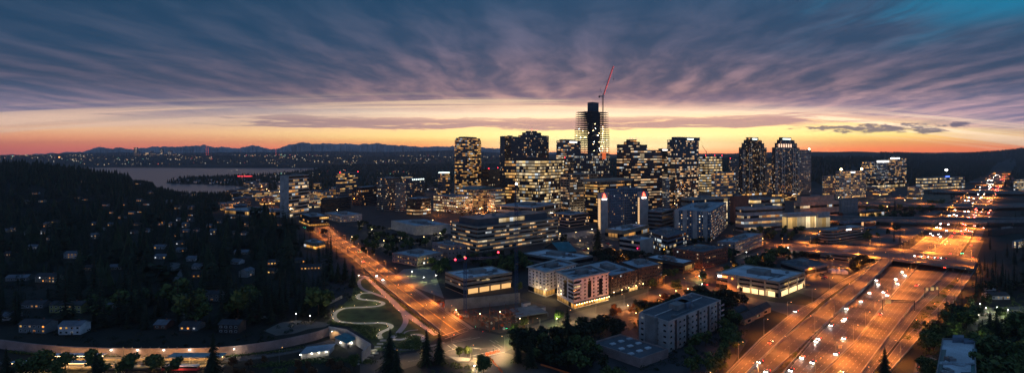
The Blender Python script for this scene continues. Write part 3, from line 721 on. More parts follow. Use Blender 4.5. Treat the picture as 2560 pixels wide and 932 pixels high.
def clutter(root, P, z, k, seed, mat=None, big=True, name='rooftop_unit'):
    r_ = random.Random(seed); P = list(P)
    if len(P) != 4: 
        c = np.mean(np.array(P), 0); P = [tuple(c+(np.array(q)-c)*.6) for q in (P[0], P[len(P)//4], P[len(P)//2], P[3*len(P)//4])]
    ang = math.atan2(P[1][1]-P[0][1], P[1][0]-P[0][0])
    for i in range(k):
        u, v = r_.uniform(.15, .85), r_.uniform(.15, .85)
        c = rel(P, u, u, v, v)[0]; s_ = (r_.uniform(1.5, 4.5), r_.uniform(1.5, 4), r_.uniform(.8, 2.2))
        mb = MB(); mb.box((c[0], c[1], z+.08), s_, ang)
        mb.bar((c[0], c[1], z+.08+s_[2]), (c[0], c[1], z+.5+s_[2]), min(s_[:2])*.33, 0, 8)
        mb.build(name, mat or C['metal'], root)
    for i in range(2 if big else 1):
        u, v = r_.uniform(.1, .5), r_.uniform(.15, .8); c = rel(P, u, u+r_.uniform(.2, .4), v, v+.02); mb = MB(); mb.prism(ccw(c), z+.08, z+.7); mb.build('roof_duct', mat or C['metal'], root)
    u, v = r_.uniform(.1, .6), r_.uniform(.1, .6); mb = MB(); mb.face([(*q, z+.075) for q in ccw(rel(P, u, u+.3, v, v+.25))]); mb.build('roof_patch', C['roofd'], root)
    if big:
        q = rel(P, .35, .62, .38, .66); mb = MB(); mb.prism(ccw(q), z+.08, z+3.4); mb.build('penthouse', mat or C['concrete'], root)
def beacon(root, x, y, z, r=1.0, mat=None):
    mb = MB(); mb.bar((x, y, z-1.5), (x, y, z), .15, 1); mb.ball((x, y, z+r*.7), r, 0, 6, 4); mb.build('beacon', [mat or RED, C['steel']], root)
RED = emit('red_beacon', (1, .03, .05), 12); WHITEL = emit('white_lamp_glow', (1, .93, .8), 30); WARML = emit('warm_lamp_glow', (1, .62, .25), 30)
SODIUM = emit('sodium_lamp_glow', (1, .45, .12), 8); GREENL = emit('green_signal', (0, 1, .45), 14); REDS = emit('red_signal', (1, .04, .02), 14); TEALW = emit('cool_crown_light', (.85, 1, .9), 2.4)
YELL = emit('yellow_sign_light', (1, .80, .42), 1.6); WHITES = emit('white_sign_light', (1, .96, .9), 5); ORNS = emit('orange_sign_light', (1, .30, .07), 2.5); MAG = emit('magenta_sign_light', (1, .02, .12), 6); BLUES = emit('blue_sign_light', (.1, .2, 1), 3)
def bldg(label, P, h, n, win, style='band', wall='concrete', roof='roof', name='office_building', cat='building', group=None, z0=0, frac=.55, bay=3.0, sill=.3, clut=3, seed=None, tiers=None, faces=None, ww=1.8, wh=1.7, parapet=.9, ground=0, gwin=None, maxn=100, beacons=0, fins=0, skip=()):
    """P footprint; tiers: extra [(poly, z0, z1, n)] stacked above."""
    root = empty(name, (P[0][0], P[0][1], z0), label, cat, group)
    global _sd; seed = seed if seed is not None else hash(label) % 9999
    FOOT.append(P); NOTREE.append([tuple(q) for q in P])
    W_ = W[win] if isinstance(win, str) else win; wl = C[wall]; rf = C[roof]
    allt = [(P, z0, h, n)]+(tiers or [])
    for ti, (Q, a, b, k) in enumerate(allt):
        body(root, Q, a, b, wl, rf, parapet)
        g0 = a+(ground if ti == 0 else 0)
        if k:
            if style == 'band': bands(root, Q, g0, b-.3, k, W_, frac, bay, faces=faces, sill=sill, skip=skip)
            else: grid(root, Q, g0, b-.3, k, W_, wl, ww, wh, bay, faces=faces, sill=sill, maxn=maxn if ti == 0 else 0)
        if ti == 0 and ground: bands(root, Q, a, a+ground, 1, W[gwin or 'shop'], .7, 4.0, faces=faces, sill=.1, name='shopfront')
    Q, a, b, k = allt[-1]
    if clut: clutter(root, Q, b, clut, seed)
    Qc = ccw(P)
    if fins:
        for j in range(len(Qc)):
            p0, p1 = np.array(Qc[j]), np.array(Qc[(j+1) % len(Qc)]); ln = np.linalg.norm(p1-p0); d = (p1-p0)/ln; nn = np.array((d[1], -d[0]))
            if nn.dot(-p0) < 0: continue
            m_ = max(1, round(ln/fins)); mb = MB()
            for q in range(m_+1):
                c = p0+d*ln*q/m_+nn*.25; mb.box((c[0], c[1], z0), (.8, .8, h-z0), math.atan2(d[1], d[0]))
            mb.build('pilasters', wl, root)
    for i in range(beacons):
        q = Q[i % len(Q)]; beacon(root, q[0], q[1], b+2.5)
    return root
hash = lambda s: sum(ord(c)*(i+1) for i, c in enumerate(s))
def T(label, pxn, D, pxl, pxr, top, n, win, yaw=50, **k):
    P = foot(pxn, D, pxl, pxr, yaw); ch = k.pop('cham', 0); rd = k.pop('round', None)
    h = ZT(top, D); Q = P
    if ch: Q = chamfer(P, ch)
    if rd: Q = rounded(P, *rd)
    ts = k.pop('steps', None)
    tiers = []
    for (u0, u1, v0, v1, y0, y1, m_) in (ts or []): tiers.append((ccw(rel(P, u0, u1, v0, v1)), ZT(y0, D), ZT(y1, D), m_))
    return bldg(label, Q, h, n, win, tiers=tiers or None, **k), P, h
# --- the towers of the skyline
r, P, h = T('black glass tower with many rows of lit floors, alone beside the low skyline', 1162, 1371, 1133, 1206, 350, 33, 'gold', 28, wall='black', frac=.62, sill=.2, bay=2.4, cham=7, name='glass_tower', steps=[(.08, .92, .08, .92, 350, 345, 1), (.2, .8, .2, .85, 345, 342, 0)], clut=0)
r, P, h = T('slim dark tower with a lit stair strip, next to a broad stepped tower', 1262, 1330, 1250, 1300, 341, 30, 'dim', 35, wall='black', style='band', frac=.6, bay=2.6, name='apartment_tower', clut=1)
mb = MB(); q = P[0]
for i in range(16): mb.box((q[0]-2, q[1]-1.5, 40+i*7.4), (2.6, .5, 4.8))
mb.build('stair_window', W['bright'], r)
r, P, h = T('broad dark residential tower with stepped top and scattered lit homes', 1322, 1290, 1296, 1372, 338, 30, 'res', 40, wall='black', frac=.55, bay=3, name='apartment_tower', steps=[(.12, .66, .1, .9, 338, 331, 1), (.25, .5, .2, .8, 331, 327, 1)], clut=0, beacons=2)
r, P, h = T('wide office block with one face blazing with lit floors', 1345, 1190, 1276, 1410, 401, 15, 'bright', 38, wall='bronze', frac=.66, bay=3, sill=.15, cham=0, clut=2, roof='roof', steps=[(.05, .5, .1, .85, 401, 394, 0)])
r, P, h = T('dark glazed wing with broken rows of lit floors beside the blazing office block', 1290, 1225, 1262, 1345, 402, 15, 'gold', 25, wall='black', frac=.6, bay=2.8, clut=1)
r, P, h = T('dark low tower with red crown lights behind the office blocks', 1222, 1420, 1204, 1262, 424, 12, 'dim', 35, wall='black', clut=1, beacons=3)
r, P, h = T('blue glass tower with bright sign strip behind the skyscraper under construction', 1402, 1560, 1391, 1452, 352, 26, 'office', 55, wall='glassb', frac=.62, bay=2.8, name='glass_tower', steps=[(.1, .75, .1, .8, 352, 349, 0)], clut=0)
P2 = rel(P, .42, .8, -.01, .0); a_, b_ = P2[0], P2[1]
mb = MB(); wbox(mb, a_, b_, h-5, h-1.5, .5, None); mb.build('sign', WHITES, r)
r, P, h = T('dark tower wing with red roof lights beside the blazing office block', 1412, 1330, 1396, 1440, 397, 14, 'office', 45, wall='bronze', clut=1, beacons=2)
# skyscraper under construction
D = 1082; Pf = foot(1478, D, 1437, 1523, 46); z_b, z_m, z_t = ZT(436, D), ZT(384, D), ZT(279, D)
root = empty('skyscraper_under_construction', (Pf[0][0], Pf[0][1], 0), 'tallest tower, unfinished, with bare floor slabs round a dark concrete core', 'building'); FOOT.append(Pf)
Pb = foot(1478, D, 1431, 1527, 46)
body(root, Pb, 0, z_b, C['glassb'], C['roofd']); bands(root, Pb, 4, z_b-1, 14, W['dim'], .65, 2.4)
body(root, rel(Pb, .03, .97, .03, .97), z_b, z_m, C['glassb'], C['roofd']); bands(root, rel(Pb, .03, .97, .03, .97), z_b, z_m, 8, W['cool'], .7, 2.0)
core = rel(Pf, .16, .50, .10, .40)
mb = MB(); mb.prism(ccw(core), z_m, ZT(254, D)); mb.build('concrete_core', surf('dark_concrete', (.06, .09, .12)), root)  # core in a dark blue-grey concrete tone
mb = MB(); mb.prism(ccw(rel(Pf, .5, .62, .15, .4)), z_m, ZT(278, D)); mb.build('concrete_core', C['steel'], root)
z = z_m+3; i = 0
while z < z_t:
    ext = 1.0 if i < 11 else 0.93
    mb = MB(); mb.prism(ccw(rel(Pf, -.02 if i < 11 else .02, ext, -.02 if i < 11 else .02, ext)), z, z+1.5, bottom=True); mb.build('floor_slab', C['steel'], root)
    z += 4.75; i += 1
for (u, v) in [(u, 0.02) for u in (.02, .2, .4, .6, .8, .96)]+[(.02, v) for v in (.2, .4, .6, .8, .96)]+[(.96, .5), (.96, .96), (.5, .96)]:
    c = rel(Pf, u, u, v, v)[0]; mb = MB(); mb.bar((c[0], c[1], z_m), (c[0], c[1], z_t+rng.uniform(0, 6)), .3); mb.build('column', C['steel'], root)
bulb = MB(); bulb.ball((0, 0, 0), .8, 0, 6, 4); bulbm = bulb.mesh('work_lamp', [WARML])
bulbw = bulb.mesh('work_lamp', [WHITEL])
O_ = np.array(root.location)
for i in range(44):
    u, v = (rng.uniform(0.05, .9), 0.0) if rng.random() < .6 else (0.0, rng.uniform(.1, .9)); k_ = rng.randint(0, 12)
    if i % 3 == 0: u, v = (.62, .0)
    c = rel(Pf, u, u, v, v)[0]; inst('work_lamp', bulbm if i % 4 else bulbw, root, (c[0]-O_[0], c[1]-O_[1]-1, z_m+6+k_*4.75), 0, (.7, .7, .7))
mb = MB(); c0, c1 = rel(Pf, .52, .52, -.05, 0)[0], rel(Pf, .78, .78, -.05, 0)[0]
mb.box(((c0[0]+c1[0])/2, (c0[1]+c1[1])/2-2, ZT(384, D)-12), (13, .4, 14), math.atan2(c1[1]-c0[1], c1[0]-c0[0])); mb.build('safety_screen', emit('orange_glow_screen', (.9, .16, .04), .8), root)  # screen glows by itself, the light falling on it made emission
# luffing tower crane on the skyscraper
cx, cy = KX(1507)*(D+16), D+16
cr = empty('tower_crane', (cx, cy, 0), 'luffing tower crane with red raised jib on top of the unfinished skyscraper', 'crane')
def lattice(mb, a, b, w, k, r_=.16, mi=0):
    a = np.array(a, float); b = np.array(b, float); d = (b-a)/np.linalg.norm(b-a); up = np.array((0, 0, 1.)) if abs(d[2]) < .9 else np.array((1., 0, 0))
    p = np.cross(d, up); p /= np.linalg.norm(p); q = np.cross(d, p)
    cs = [(p+q)*w/2, (p-q)*w/2, (-p-q)*w/2, (-p+q)*w/2]
    for c in cs: mb.bar(a+c, b+c, r_, mi)
    for i in range(k):
        s0, s1 = a+(b-a)*i/k, a+(b-a)*(i+1)/k
        for j in range(4):
            mb.bar(s0+cs[j], s1+cs[(j+1) % 4], r_*.7, mi, 3)
            mb.bar(s1+cs[j], s1+cs[(j+1) % 4], r_*.6, mi, 3)
zt = ZT(242, cy)
mb = MB(); lattice(mb, (cx, cy, z_t-30), (cx, cy, zt), 2.6, 18, .28); mb.build('mast', C['steel'], cr)
mb = MB(); mb.box((cx, cy, zt), (4, 4, 1.6)); mb.box((cx+2.2, cy-1.5, zt+1.6), (2, 2, 2.4)); mb.build('operator_cab', C['whitep'], cr)
mb = MB(); lattice(mb, (cx, cy, zt+1), (cx-7.5, cy, zt+1), 2.4, 4, .2); mb.box((cx-7.5, cy, zt-2), (3, 3, 3.6)); mb.build('counter_jib', C['steel'], cr)
jt = (KX(1533)*(cy+4), cy+4, ZT(166, cy))
mb = MB(); lattice(mb, (cx+1, cy, zt+2), jt, 2.2, 20, .34); mb.build('jib', C['redsteel'], cr)
ap = (KX(1500)*cy, cy, ZT(222, cy))
mb = MB(); mb.bar((cx+.5, cy, zt+2), ap, .45); mb.bar((cx-6, cy, zt+2), ap, .35); mb.build('a_frame', C['whitep'], cr)
mb = MB(); mid = np.array((cx+1, cy, zt+2))*.35+np.array(jt)*.65; mb.bar(ap, mid, .12); mb.build('pendant_rope', C['steel'], cr)
mb = MB(); mb.bar(jt, (jt[0]+.5, jt[1], ZT(196, cy)), .12); mb.box((jt[0]+.5, jt[1], ZT(199, cy)), (1.6, 1.6, 2.2)); mb.build('hook_block', C['steel'], cr)
mb = MB()
for i in range(21):
    q = np.array((cx+1, cy, zt+2))*(1-i/20)+np.array(jt)*(i/20); mb.ball((q[0]+.9, q[1]-1.6, q[2]), .4, 0, 6, 4)
mb.build('added_jib_lights', emit('red_jib_glow', (1, .08, .08), 5), cr)  # red glow dots added so the jib looks brighter
# offices in front
r, P, h = T('mid-rise beige office with grid facade below the unfinished skyscraper', 1424, 985, 1402, 1492, 437, 17, 'office', 55, wall='tan', frac=.55, bay=3, fins=9)
r, P, h = T('dark office block with deep beige roof frame behind the hotel', 1500, 905, 1463, 1577, 462, 14, 'gold', 50, wall='black', frac=.6, bay=3, clut=0, roof='roofl')
mb = MB(); Q = inset(P, -3); mb.prism(ccw(Q), h+5, h+9, bottom=True); mb.build('roof_canopy', C['beige'], r)
for q in P+[rel(P, .33, .33, 0, 0)[0], rel(P, .66, .66, 0, 0)[0], rel(P, 0, 0, .5, .5)[0]]:
    mb = MB(); mb.bar((q[0], q[1], h), (q[0], q[1], h+5), .9); mb.build('canopy_post', C['beige'], r)
# hotel with lit pylons
D = 800; Ph = foot(1524, D, 1510, 1606, 62); hh = ZT(474, D)
root = bldg('dark blue hotel slab between two tall pale pylons with red roof emblems', Ph, hh, 15, 'res', 'grid', 'blue', 'roof', 'hotel', ground=5, gwin='gold', ww=1.6, wh=2, bay=3.6, clut=2)
NW = W['shop']
for (pl, pn, pr, ty) in ((1494, 1503, 1520, 483), (1594, 1600, 1621, 480)):
    Dp = D-14 if pl < 1500 else D+2
    Q = foot(pn, Dp, pl, pr, 55); hp = ZT(ty, Dp)
    mb = MB(); mb.prism(ccw(Q), 0, hp); mb.build('pylon', C['pale'], root); FOOT.append(Q)
    n0 = np.array(Q[0]); l0 = np.array(Q[3]); r0 = np.array(Q[1]); O_ = np.array(root.location)
    e = (l0-n0); e /= np.linalg.norm(e); er = (r0-n0)/np.linalg.norm(r0-n0)
    for i in range(17):
        mbw = MB(); c0 = n0-er*.3; zz = 6+i*(hp-14)/17
        c = n0*.5+l0*.5; mbw.box((c[0]-er[0]*.2, c[1]-er[1]*.2, zz), (min(4.5, np.linalg.norm(l0-n0)*.6), .5, 2.2), math.atan2(e[1], e[0])); mbw.build('pylon_window', emit('pylon_light', (1, .60, .28), 1.0) if 'pylon_light' not in bpy.data.materials else bpy.data.materials['pylon_light'], root)
    # red emblem: three slanted strokes over a white lettering strip, on the face towards the road
    ctr = n0*.55+r0*.45; a0 = math.atan2(er[1], er[0]); nrm = np.array((er[1], -er[0]))*.6
    mb = MB()
    for (x0, z0_, x1, z1_, w_) in ((-2.6, .2, -1.0, 6.2, .75), (-1.0, 6.2, .6, .2, .95), (.9, .2, 1.5, 3.4, .6), (1.5, 3.4, 2.4, .2, .6)):
        mb.bar((ctr[0]+nrm[0]+er[0]*x0, ctr[1]+nrm[1]+er[1]*x0, hp-7+z0_), (ctr[0]+nrm[0]+er[0]*x1, ctr[1]+nrm[1]+er[1]*x1, hp-7+z1_), w_)
    mb.build('red_emblem', emit('red_sign_light', (1, .08, .04), 7) if 'red_sign_light' not in bpy.data.materials else bpy.data.materials['red_sign_light'], root)
    cu = bpy.data.curves.new('lettering', 'FONT'); cu.body = 'Marriott'; cu.size = 3.1; cu.align_x = 'CENTER'; cu.extrude = .08; cu.offset = .07; cu.materials.append(WHITES)
    tmp = bpy.data.objects.new('lettering', cu); to = bpy.data.objects.new('lettering', bpy.data.meshes.new_from_object(tmp)); bpy.data.objects.remove(tmp); COL.objects.link(to); to.parent = root
    to.location = (ctr[0]+nrm[0]-O_[0], ctr[1]+nrm[1]-O_[1], hp-10.2); to.rotation_euler = (R(90), 0, a0)
D = DB(603); Q = foot(1560, D, 1513, 1622, 40); hq = ZT(578, D)
r = bldg('low orange-lit brick podium at the foot of the hotel', Q, hq, 1, 'gold', 'band', 'tan', 'roofl', 'podium_building', frac=.4, bay=5, clut=3)
# brown stone office towers
r, P, h = T('brown stone office tower with stepped top, scattered lit offices', 1556, 1020, 1542, 1618, 362, 26, 'office', 58, wall='brown', frac=.5, bay=2.8, steps=[(.25, .72, .1, .9, 362, 355, 1), (.34, .6, .15, .85, 355, 349, 1)], clut=0, beacons=3)
r, P, h = T('square shouldered brown office block joined in front of the stepped tower', 1577, 985, 1560, 1655, 376, 26, 'office', 62, wall='brown', frac=.5, bay=2.8, clut=0)
mb = MB(); q = rel(P, .28, .42, 0, 0); wbox(mb, q[0], q[1], h-17, h-6, .5, [(0, 0), (3, 0), (3, 1), (0, 1)]); mb.build('lit_atrium_window', W['glow'], r)
r, P, h = T('slim blue office tower with a white roof sign behind the brown block', 1654, 1250, 1646, 1672, 372, 22, 'office', 60, wall='glassb', clut=0)
q = rel(P, 0.1, .9, 0, 0); mb = MB(); wbox(mb, q[0], q[1], h-4, h-1.5, .5, None); mb.build('sign', WHITES, r)
r, P, h = T('low white-framed stair block at the foot of the green glass tower', 1664, 1150, 1655, 1674, 447, 14, 'cool', 60, wall='pale', clut=0, frac=.4)
r, P, h = T('tall green glass tower with a rounded corner and bright floors on its narrow side', 1688, 1210, 1668, 1752, 350, 30, 'office', 52, wall='glassb', frac=.68, sill=.15, bay=2.2, name='glass_tower', round=(14, (1,), 6), steps=[(.1, .96, .0, .8, 350, 343, 0)], clut=0)
q = rel(P, .0, .0, .98, .12); mb = MB()
fh = (h-4)/30
for i in range(28):
    mb = MB(); wbox(mb, q[3], q[0], 3+i*fh+.6, 3+i*fh+2.9, .9, [(i*9, 0), (i*9+5, 0), (i*9+5, 1), (i*9, 1)]); mb.build('bright_window_band', W['bright'], r)
q = rel(P, .45, .7, 0, 0); mb = MB(); wbox(mb, q[0], q[1], ZT(349.5, 1210)+1, ZT(345, 1210), .6, None); mb.build('crown_light', TEALW, r)
r, P, h = T('mid-height office with bright yellow floors beyond the green glass tower', 1764, 1650, 1746, 1805, 391, 14, 'bright', 55, wall='bronze', beacons=3)
r, P, h = T('low office with white columns and lit floors near the twin towers', 1788, 1450, 1779, 1838, 433, 9, 'gold', 60, wall='pale', fins=6, frac=.6)
r, P, h = T('slim apartment tower just before the first twin tower', 1826, 1750, 1822, 1850, 398, 16, 'res', 60, wall='concrete', clut=1, beacons=1)
def twin(label, pxn, pxl, pxr, D, crown):
    P = foot(pxn, D, pxl, pxr, 58); sh = ZT(369, D)
    ts = [(ccw(rel(P, .10, .90, .05, .95)), sh, ZT(358, D), 3), (ccw(rel(P, .18, .80, .08, .92)), ZT(358, D), ZT(350, D), 2), (ccw(rel(P, .26, .66, .1, .9)), ZT(350, D), ZT(343.5, D), 1)]
    r = bldg(label, P, sh, 34, 'res', 'band', 'black', 'roofd', 'twin_tower', tiers=ts, frac=.6, bay=2.4, clut=0, ground=7, gwin='shop')
    n_, e = np.array(P[0]), np.array(P[1]); d = (e-n_)/np.linalg.norm(e-n_); nn = np.array((d[1], -d[0]))
    ln = np.linalg.norm(e-n_); l_ = np.array(P[3]); dl = (l_-n_)/np.linalg.norm(l_-n_); nl = np.array((-dl[1], dl[0]))
    for f0, f1, zt_ in ((.02, .09, sh-6), (.27, .37, sh-1), (.72, .82, sh-1), (.92, .99, sh-14)):
        mb = MB()
        for f_ in (f0, f1):
            c = n_+d*ln*f_+nn*.7; mb.box((c[0], c[1], 0), (.9, .9, zt_), math.atan2(d[1], d[0]))
        c = n_+d*ln*(f0+f1)/2+nn*.7
        k = 0
        while k*11.5 < zt_: mb.box((c[0], c[1], k*11.5), (ln*(f1-f0), .7, .9), math.atan2(d[1], d[0])); k += 1
        mb.build('white_frame', C['whitep'], r)
    q = rel(P, .30, .62, .09, .09) if crown else rel(P, .4, .6, .09, .09)
    mb = MB(); wbox(mb, q[0], q[1], ZT(350, D)+1.5, ZT(345, D), 1.0, None); mb.build('crown_light', TEALW, r)
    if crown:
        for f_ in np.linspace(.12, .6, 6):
            c = rel(P, f_, f_+.05, .04, .04); mb = MB(); wbox(mb, c[0], c[1], sh+1, ZT(359.5, D), 1.4, None); mb.build('glowing_pilaster', emit('pilaster_glow', (1, .62, .42), 1.6) if 'pilaster_glow' not in bpy.data.materials else bpy.data.materials['pilaster_glow'], r)  # light on the pilasters put in as their own glow
    return r
twin('first twin tower, stepped top, dark glass with white frames and a dim crown', 1856, 1847, 1917, 1500, False)
twin('second twin tower with brightly lit crown and glowing pilasters', 1938, 1930, 1999, 1480, True)
r, P, h = T('slim pale-gridded tower attached behind the second twin tower', 2002, 1560, 1996, 2027, 375, 28, 'res', 60, wall='pale', style='band', fins=5, clut=0, frac=.6)
q = P[1]; mb = MB(); mb.ball((q[0]-5, q[1], h+3), 2.6, 0, 8, 5); mb.build('roof_lamp', WARML, r)
r, P, h = T('narrow pale-gridded block glimpsed between the twin towers', 1922, 1650, 1915, 1934, 409, 16, 'gold', 60, wall='pale', fins=5, clut=0)
r, P, h = T('small white-columned office beside the office with corner roof lamps', 2061, 1520, 2056, 2092, 441, 8, 'gold', 62, wall='pale', fins=5, clut=1)
r, P, h = T('white-gridded office with two glaring lamps on its roof corners', 2098, 1409, 2090, 2164, 429, 12, 'gold', 62, wall='pale', fins=5, clut=1, frac=.6)
for f_, v_ in ((.12, .4), (.86, .1)):
    q = rel(P, f_, f_, v_, v_)[0]; mb = MB(); mb.bar((q[0], q[1], h), (q[0], q[1], h+5), .4, 1); mb.ball((q[0], q[1], h+6), 2.8, 0, 8, 5); mb.build('roof_lamp', [WARML, C['steel']], r)
q = rel(P, .42, .58, 0, 0); mb = MB(); wbox(mb, q[0], q[1], h-4, h-1.6, 1.0, None); mb.build('sign', WHITES, r)
r, P, h = T('dark apartment tower at the near side of the hillside cluster', 2160, 1900, 2154, 2186, 405, 15, 'gold', 60, wall='blue', clut=1)
r, P, h = T('apartment tower with an even white glowing crown', 2192, 2000, 2186, 2222, 402, 17, 'cool', 60, wall='pale', clut=0)
q = rel(P, 0, 1, 0, 0); mb = MB(); wbox(mb, q[0], q[1], h-6, h, 1.0, None); mb.build('crown_light', WHITES, r)
r, P, h = T('apartment tower with dotted bright crown, farthest along its cluster', 2226, 2040, 2220, 2266, 396, 19, 'gold', 62, wall='concrete', clut=0)
for i in range(6):
    q = rel(P, i*.1, i*.1+.06, 0, 0); mb = MB(); wbox(mb, q[0], q[1], h-3, h+3, 1.0, None); mb.build('crown_light', WHITES, r)
r, P, h = T('low dark block with a long glowing shopfront below the crowned towers', 2190, 1850, 2166, 2262, 448, 4, 'office', 60, wall='black', clut=2, ground=12, gwin='bright')
r, P, h = T('wide low campus office with lit floors and a blue sign by the wood', 2300, 1750, 2290, 2412, 445, 4, 'bright', 68, wall='concrete', frac=.5, clut=3)
q = rel(P, .55, .64, 0, 0); mb = MB(); wbox(mb, q[0], q[1], h+1, h+5, 1.0, None); mb.build('sign', BLUES, r)
r, P, h = T('white office with lit floors right beside the far freeway', 2538, 1650, 2534, 2590, 449, 7, 'bright', 70, wall='pale', clut=2)
# left-middle blocks
r, P, h = T('mid-rise with a blank pale end wall and dark glass front near the woods', 722, 978, 700, 772, 440, 12, 'office', 14, wall='pale', frac=.62, bay=3, clut=1, faces=(0,))
r, P, h = T('apartment tower with red roof lights among the left-hand blocks', 850, 1350, 840, 895, 434, 13, 'gold', 25, wall='blue', clut=1, beacons=2)
r, P, h = T('dark open-floored car park building in front of the red-lit tower', 812, 1070, 802, 877, 499, 6, 'off', 20, wall='steel', frac=.6, clut=0, name='car_park_building')
r, P, h = T('unfinished frame building with lit work floors behind the trees', 905, 1210, 880, 946, 469, 7, 'dim', 25, wall='steel', frac=.6, clut=0)
r, P, h = T('pair-slab grey apartment tower with balconies, taller half', 972, 1120, 942, 1000, 446, 15, 'res', 30, wall='concrete', clut=1)
r, P, h = T('pair-slab grey apartment tower, lower pale half with punched windows', 1000, 1095, 988, 1014, 459, 14, 'resdim', 30, wall='pale', clut=0)
r, P, h = T('short tower with a pale glowing crown behind the grey apartment pair', 1030, 1400, 1008, 1062, 448, 10, 'res', 30, wall='blue', clut=0)
for i in range(7):
    q = rel(P, -.0+i*.14, i*.14+.08, 0, 0); mb = MB(); wbox(mb, q[0], q[1], h-3, h+.5, 1.0, None); mb.build('crown_light', TEALW, r)
r, P, h = T('round-topped tower with greenish crown next to the black glass tower', 1110, 1450, 1091, 1129, 434, 11, 'gold', 35, wall='blue', clut=0, cham=7)
mb = MB(); mb.prism(ccw(inset(chamfer(P, 7), 1)), h+.9, h+3.5); mb.build('crown_light', TEALW, r)
r, P, h = T('dark curved office with two bright ribbons of light', 1045, 1010, 1010, 1084, 498, 5, 'band', 35, wall='black', frac=.45, clut=1, cham=8)
r, P, h = T('beige gridded office above the glowing street trees', 1140, 1060, 1084, 1182, 493, 6, 'bright', 40, wall='beige', frac=.5, fins=7, clut=3)
r, P, h = T('beige office with a shallow vaulted roof and lit top floor', 1196, 1120, 1142, 1262, 476, 7, 'gold', 42, wall='beige', frac=.5, fins=8, clut=1)
Pv = rel(P, .05, .8, .1, .9); n0, r0, b0, l0 = [np.array(q) for q in Pv]; mb = MB(); rows_ = []
for i in range(9):
    t = i/8; c = (1-t); zz = h+1.2+5.5*math.sin(math.pi*t); rows_.append((n0*(1-t)+r0*t, l0*(1-t)+b0*t, zz))
for (a, b, z0), (c, d, z1) in zip(rows_[:-1], rows_[1:]): mb.face([(*a, z0), (*c, z1), (*d, z1), (*b, z0)])
mb.face([(*a, z) for a, b, z in rows_][::-1]); mb.face([(*b, z) for a, b, z in rows_]); mb.build('vaulted_roof', C['green'], r)
r, P, h = T('beige car park tower with stacked lit decks beside the vaulted roof', 1238, 1080, 1218, 1262, 482, 6, 'bright', 45, wall='beige', frac=.35, clut=0, name='car_park_building')
r, P, h = T('pinkish low apartment block on an arched base', 1425, 845, 1380, 1472, 538, 4, 'res', 48, wall='pink', clut=4)
r, P, h = T('pinkish low apartment wing behind the ribbon office', 1330, 900, 1240, 1400, 520, 3, 'res', 35, wall='pink', clut=6, roof='roof')
r, P, h = T('grey service block between the hotel and the apartments', 1655, 800, 1617, 1683, 530, 5, 'off', 35, wall='concrete', clut=3)
# long ribbon office in mid picture
P = foot(1194, 630, 1127, 1395, 50); hR = 36
Pc = [P[0], P[1], P[2], P[3]]
r = bldg('long beige office wedge with six continuous window ribbons below the skyline', Pc, hR-5, 6, 'band', 'band', 'beige', 'roofd', frac=.42, sill=.38, bay=2.4, clut=0)
Q = rel(P, .05, .92, .18, .85); mb = MB(); mb.prism(ccw(Q), hR-5, hR+3.5); mb.build('penthouse', C['glassb'], r)
mb = MB(); q = rel(P, .3, .62, .18, .18); wbox(mb, q[0], q[1], hR-3.4, hR+1.8, .3, [(0, 0), (22, 0), (22, 1), (0, 1)]); mb.build('lit_gallery', W['glow'], r)
clutter(r, Q, hR+3.5, 6, 4, big=False)
# apartment block, many lit homes
P = foot(1776, 705, 1686, 1816, 30); h = ZT(530, 705)
r = bldg('blue and white apartment block with many lit windows, eleven storeys', P, h, 10, 'reslit', 'grid', 'blue', 'roof', 'apartment_building', ww=1.9, wh=2.0, bay=3.8, clut=7)
for f_ in (.14, .42, .70, .93):
    q = rel(P, 0, 0, f_-.06, f_+.06); mb = MB(); a, b = np.array(q[0]), np.array(q[3]); d = (b-a)/np.linalg.norm(b-a); nn = np.array((-d[1], d[0]))
    mb.prism(ccw([tuple(a), tuple(b), tuple(b+nn*1.1), tuple(a+nn*1.1)]), 1, h+1.2); mb.build('projecting_bay', C['pale'], r)
r, P, h = T('long beige office with a blank end wall and a brightly lit glass stair', 1724, 840, 1703, 1818, 497, 5, 'band', 66, wall='beige', frac=.42, bay=3, clut=3)
q = rel(P, .9, 1.0, 0, 0); mb = MB(); wbox(mb, q[0], q[1], 2, h-2, .8, [(0, 0), (3, 0), (3, 9), (0, 9)]); mb.build('lit_stair_window', W['bright'], r)
r, P, h = T('brown windowless block beside the beige office', 1835, 900, 1825, 1872, 492, 0, 'off', 60, wall='brick', clut=1)
r, P, h = T('curved grey convention office with ribbon windows and a blank end', 1860, 800, 1839, 1956, 521, 4, 'band', 70, wall='pale', frac=.4, bay=3, clut=1, name='convention_building')
r, P, h = T('bright glass podium at the foot of the twin towers', 1885, 1050, 1868, 1962, 500, 3, 'bright', 64, wall='beige', frac=.6, clut=2)
r, P, h = T('large concert hall with stepped roof and lit letters of light along its wall', 2000, 960, 1985, 2098, 507, 2, 'band', 66, wall='beige', frac=.3, clut=1, steps=[(.05, .9, .2, .9, 507, 494, 0)], name='concert_hall')
r, P, h = T('glowing glass pavilion in front of the concert hall', 1970, 820, 1955, 2040, 535, 1, 'glow', 72, wall='pale', frac=.7, sill=.1, clut=0, roof='roofl')
r, P, h = T('small glowing glass pavilion beside the larger one', 2045, 835, 2036, 2075, 532, 1, 'glow', 70, wall='pale', frac=.6, sill=.1, clut=0, roof='roofl')
r, P, h = T('plain floodlit retaining block behind the boulevard trees', 2104, 1050, 2098, 2145, 500, 0, 'off', 62, wall='concrete', clut=0, roof='roofd')
r, P, h = T('dark pavilion ringed with small lamps by the boulevard', 2158, 950, 2146, 2210, 530, 1, 'shop', 62, wall='darkbrick', frac=.5, clut=1)
r, P, h = T('round-cornered beige office with four ribbons beside the road bridge', 2076, 700, 2045, 2160, 577, 4, 'dim', 60, wall='beige', frac=.42, bay=2.6, clut=3, round=(12, (0,), 5))
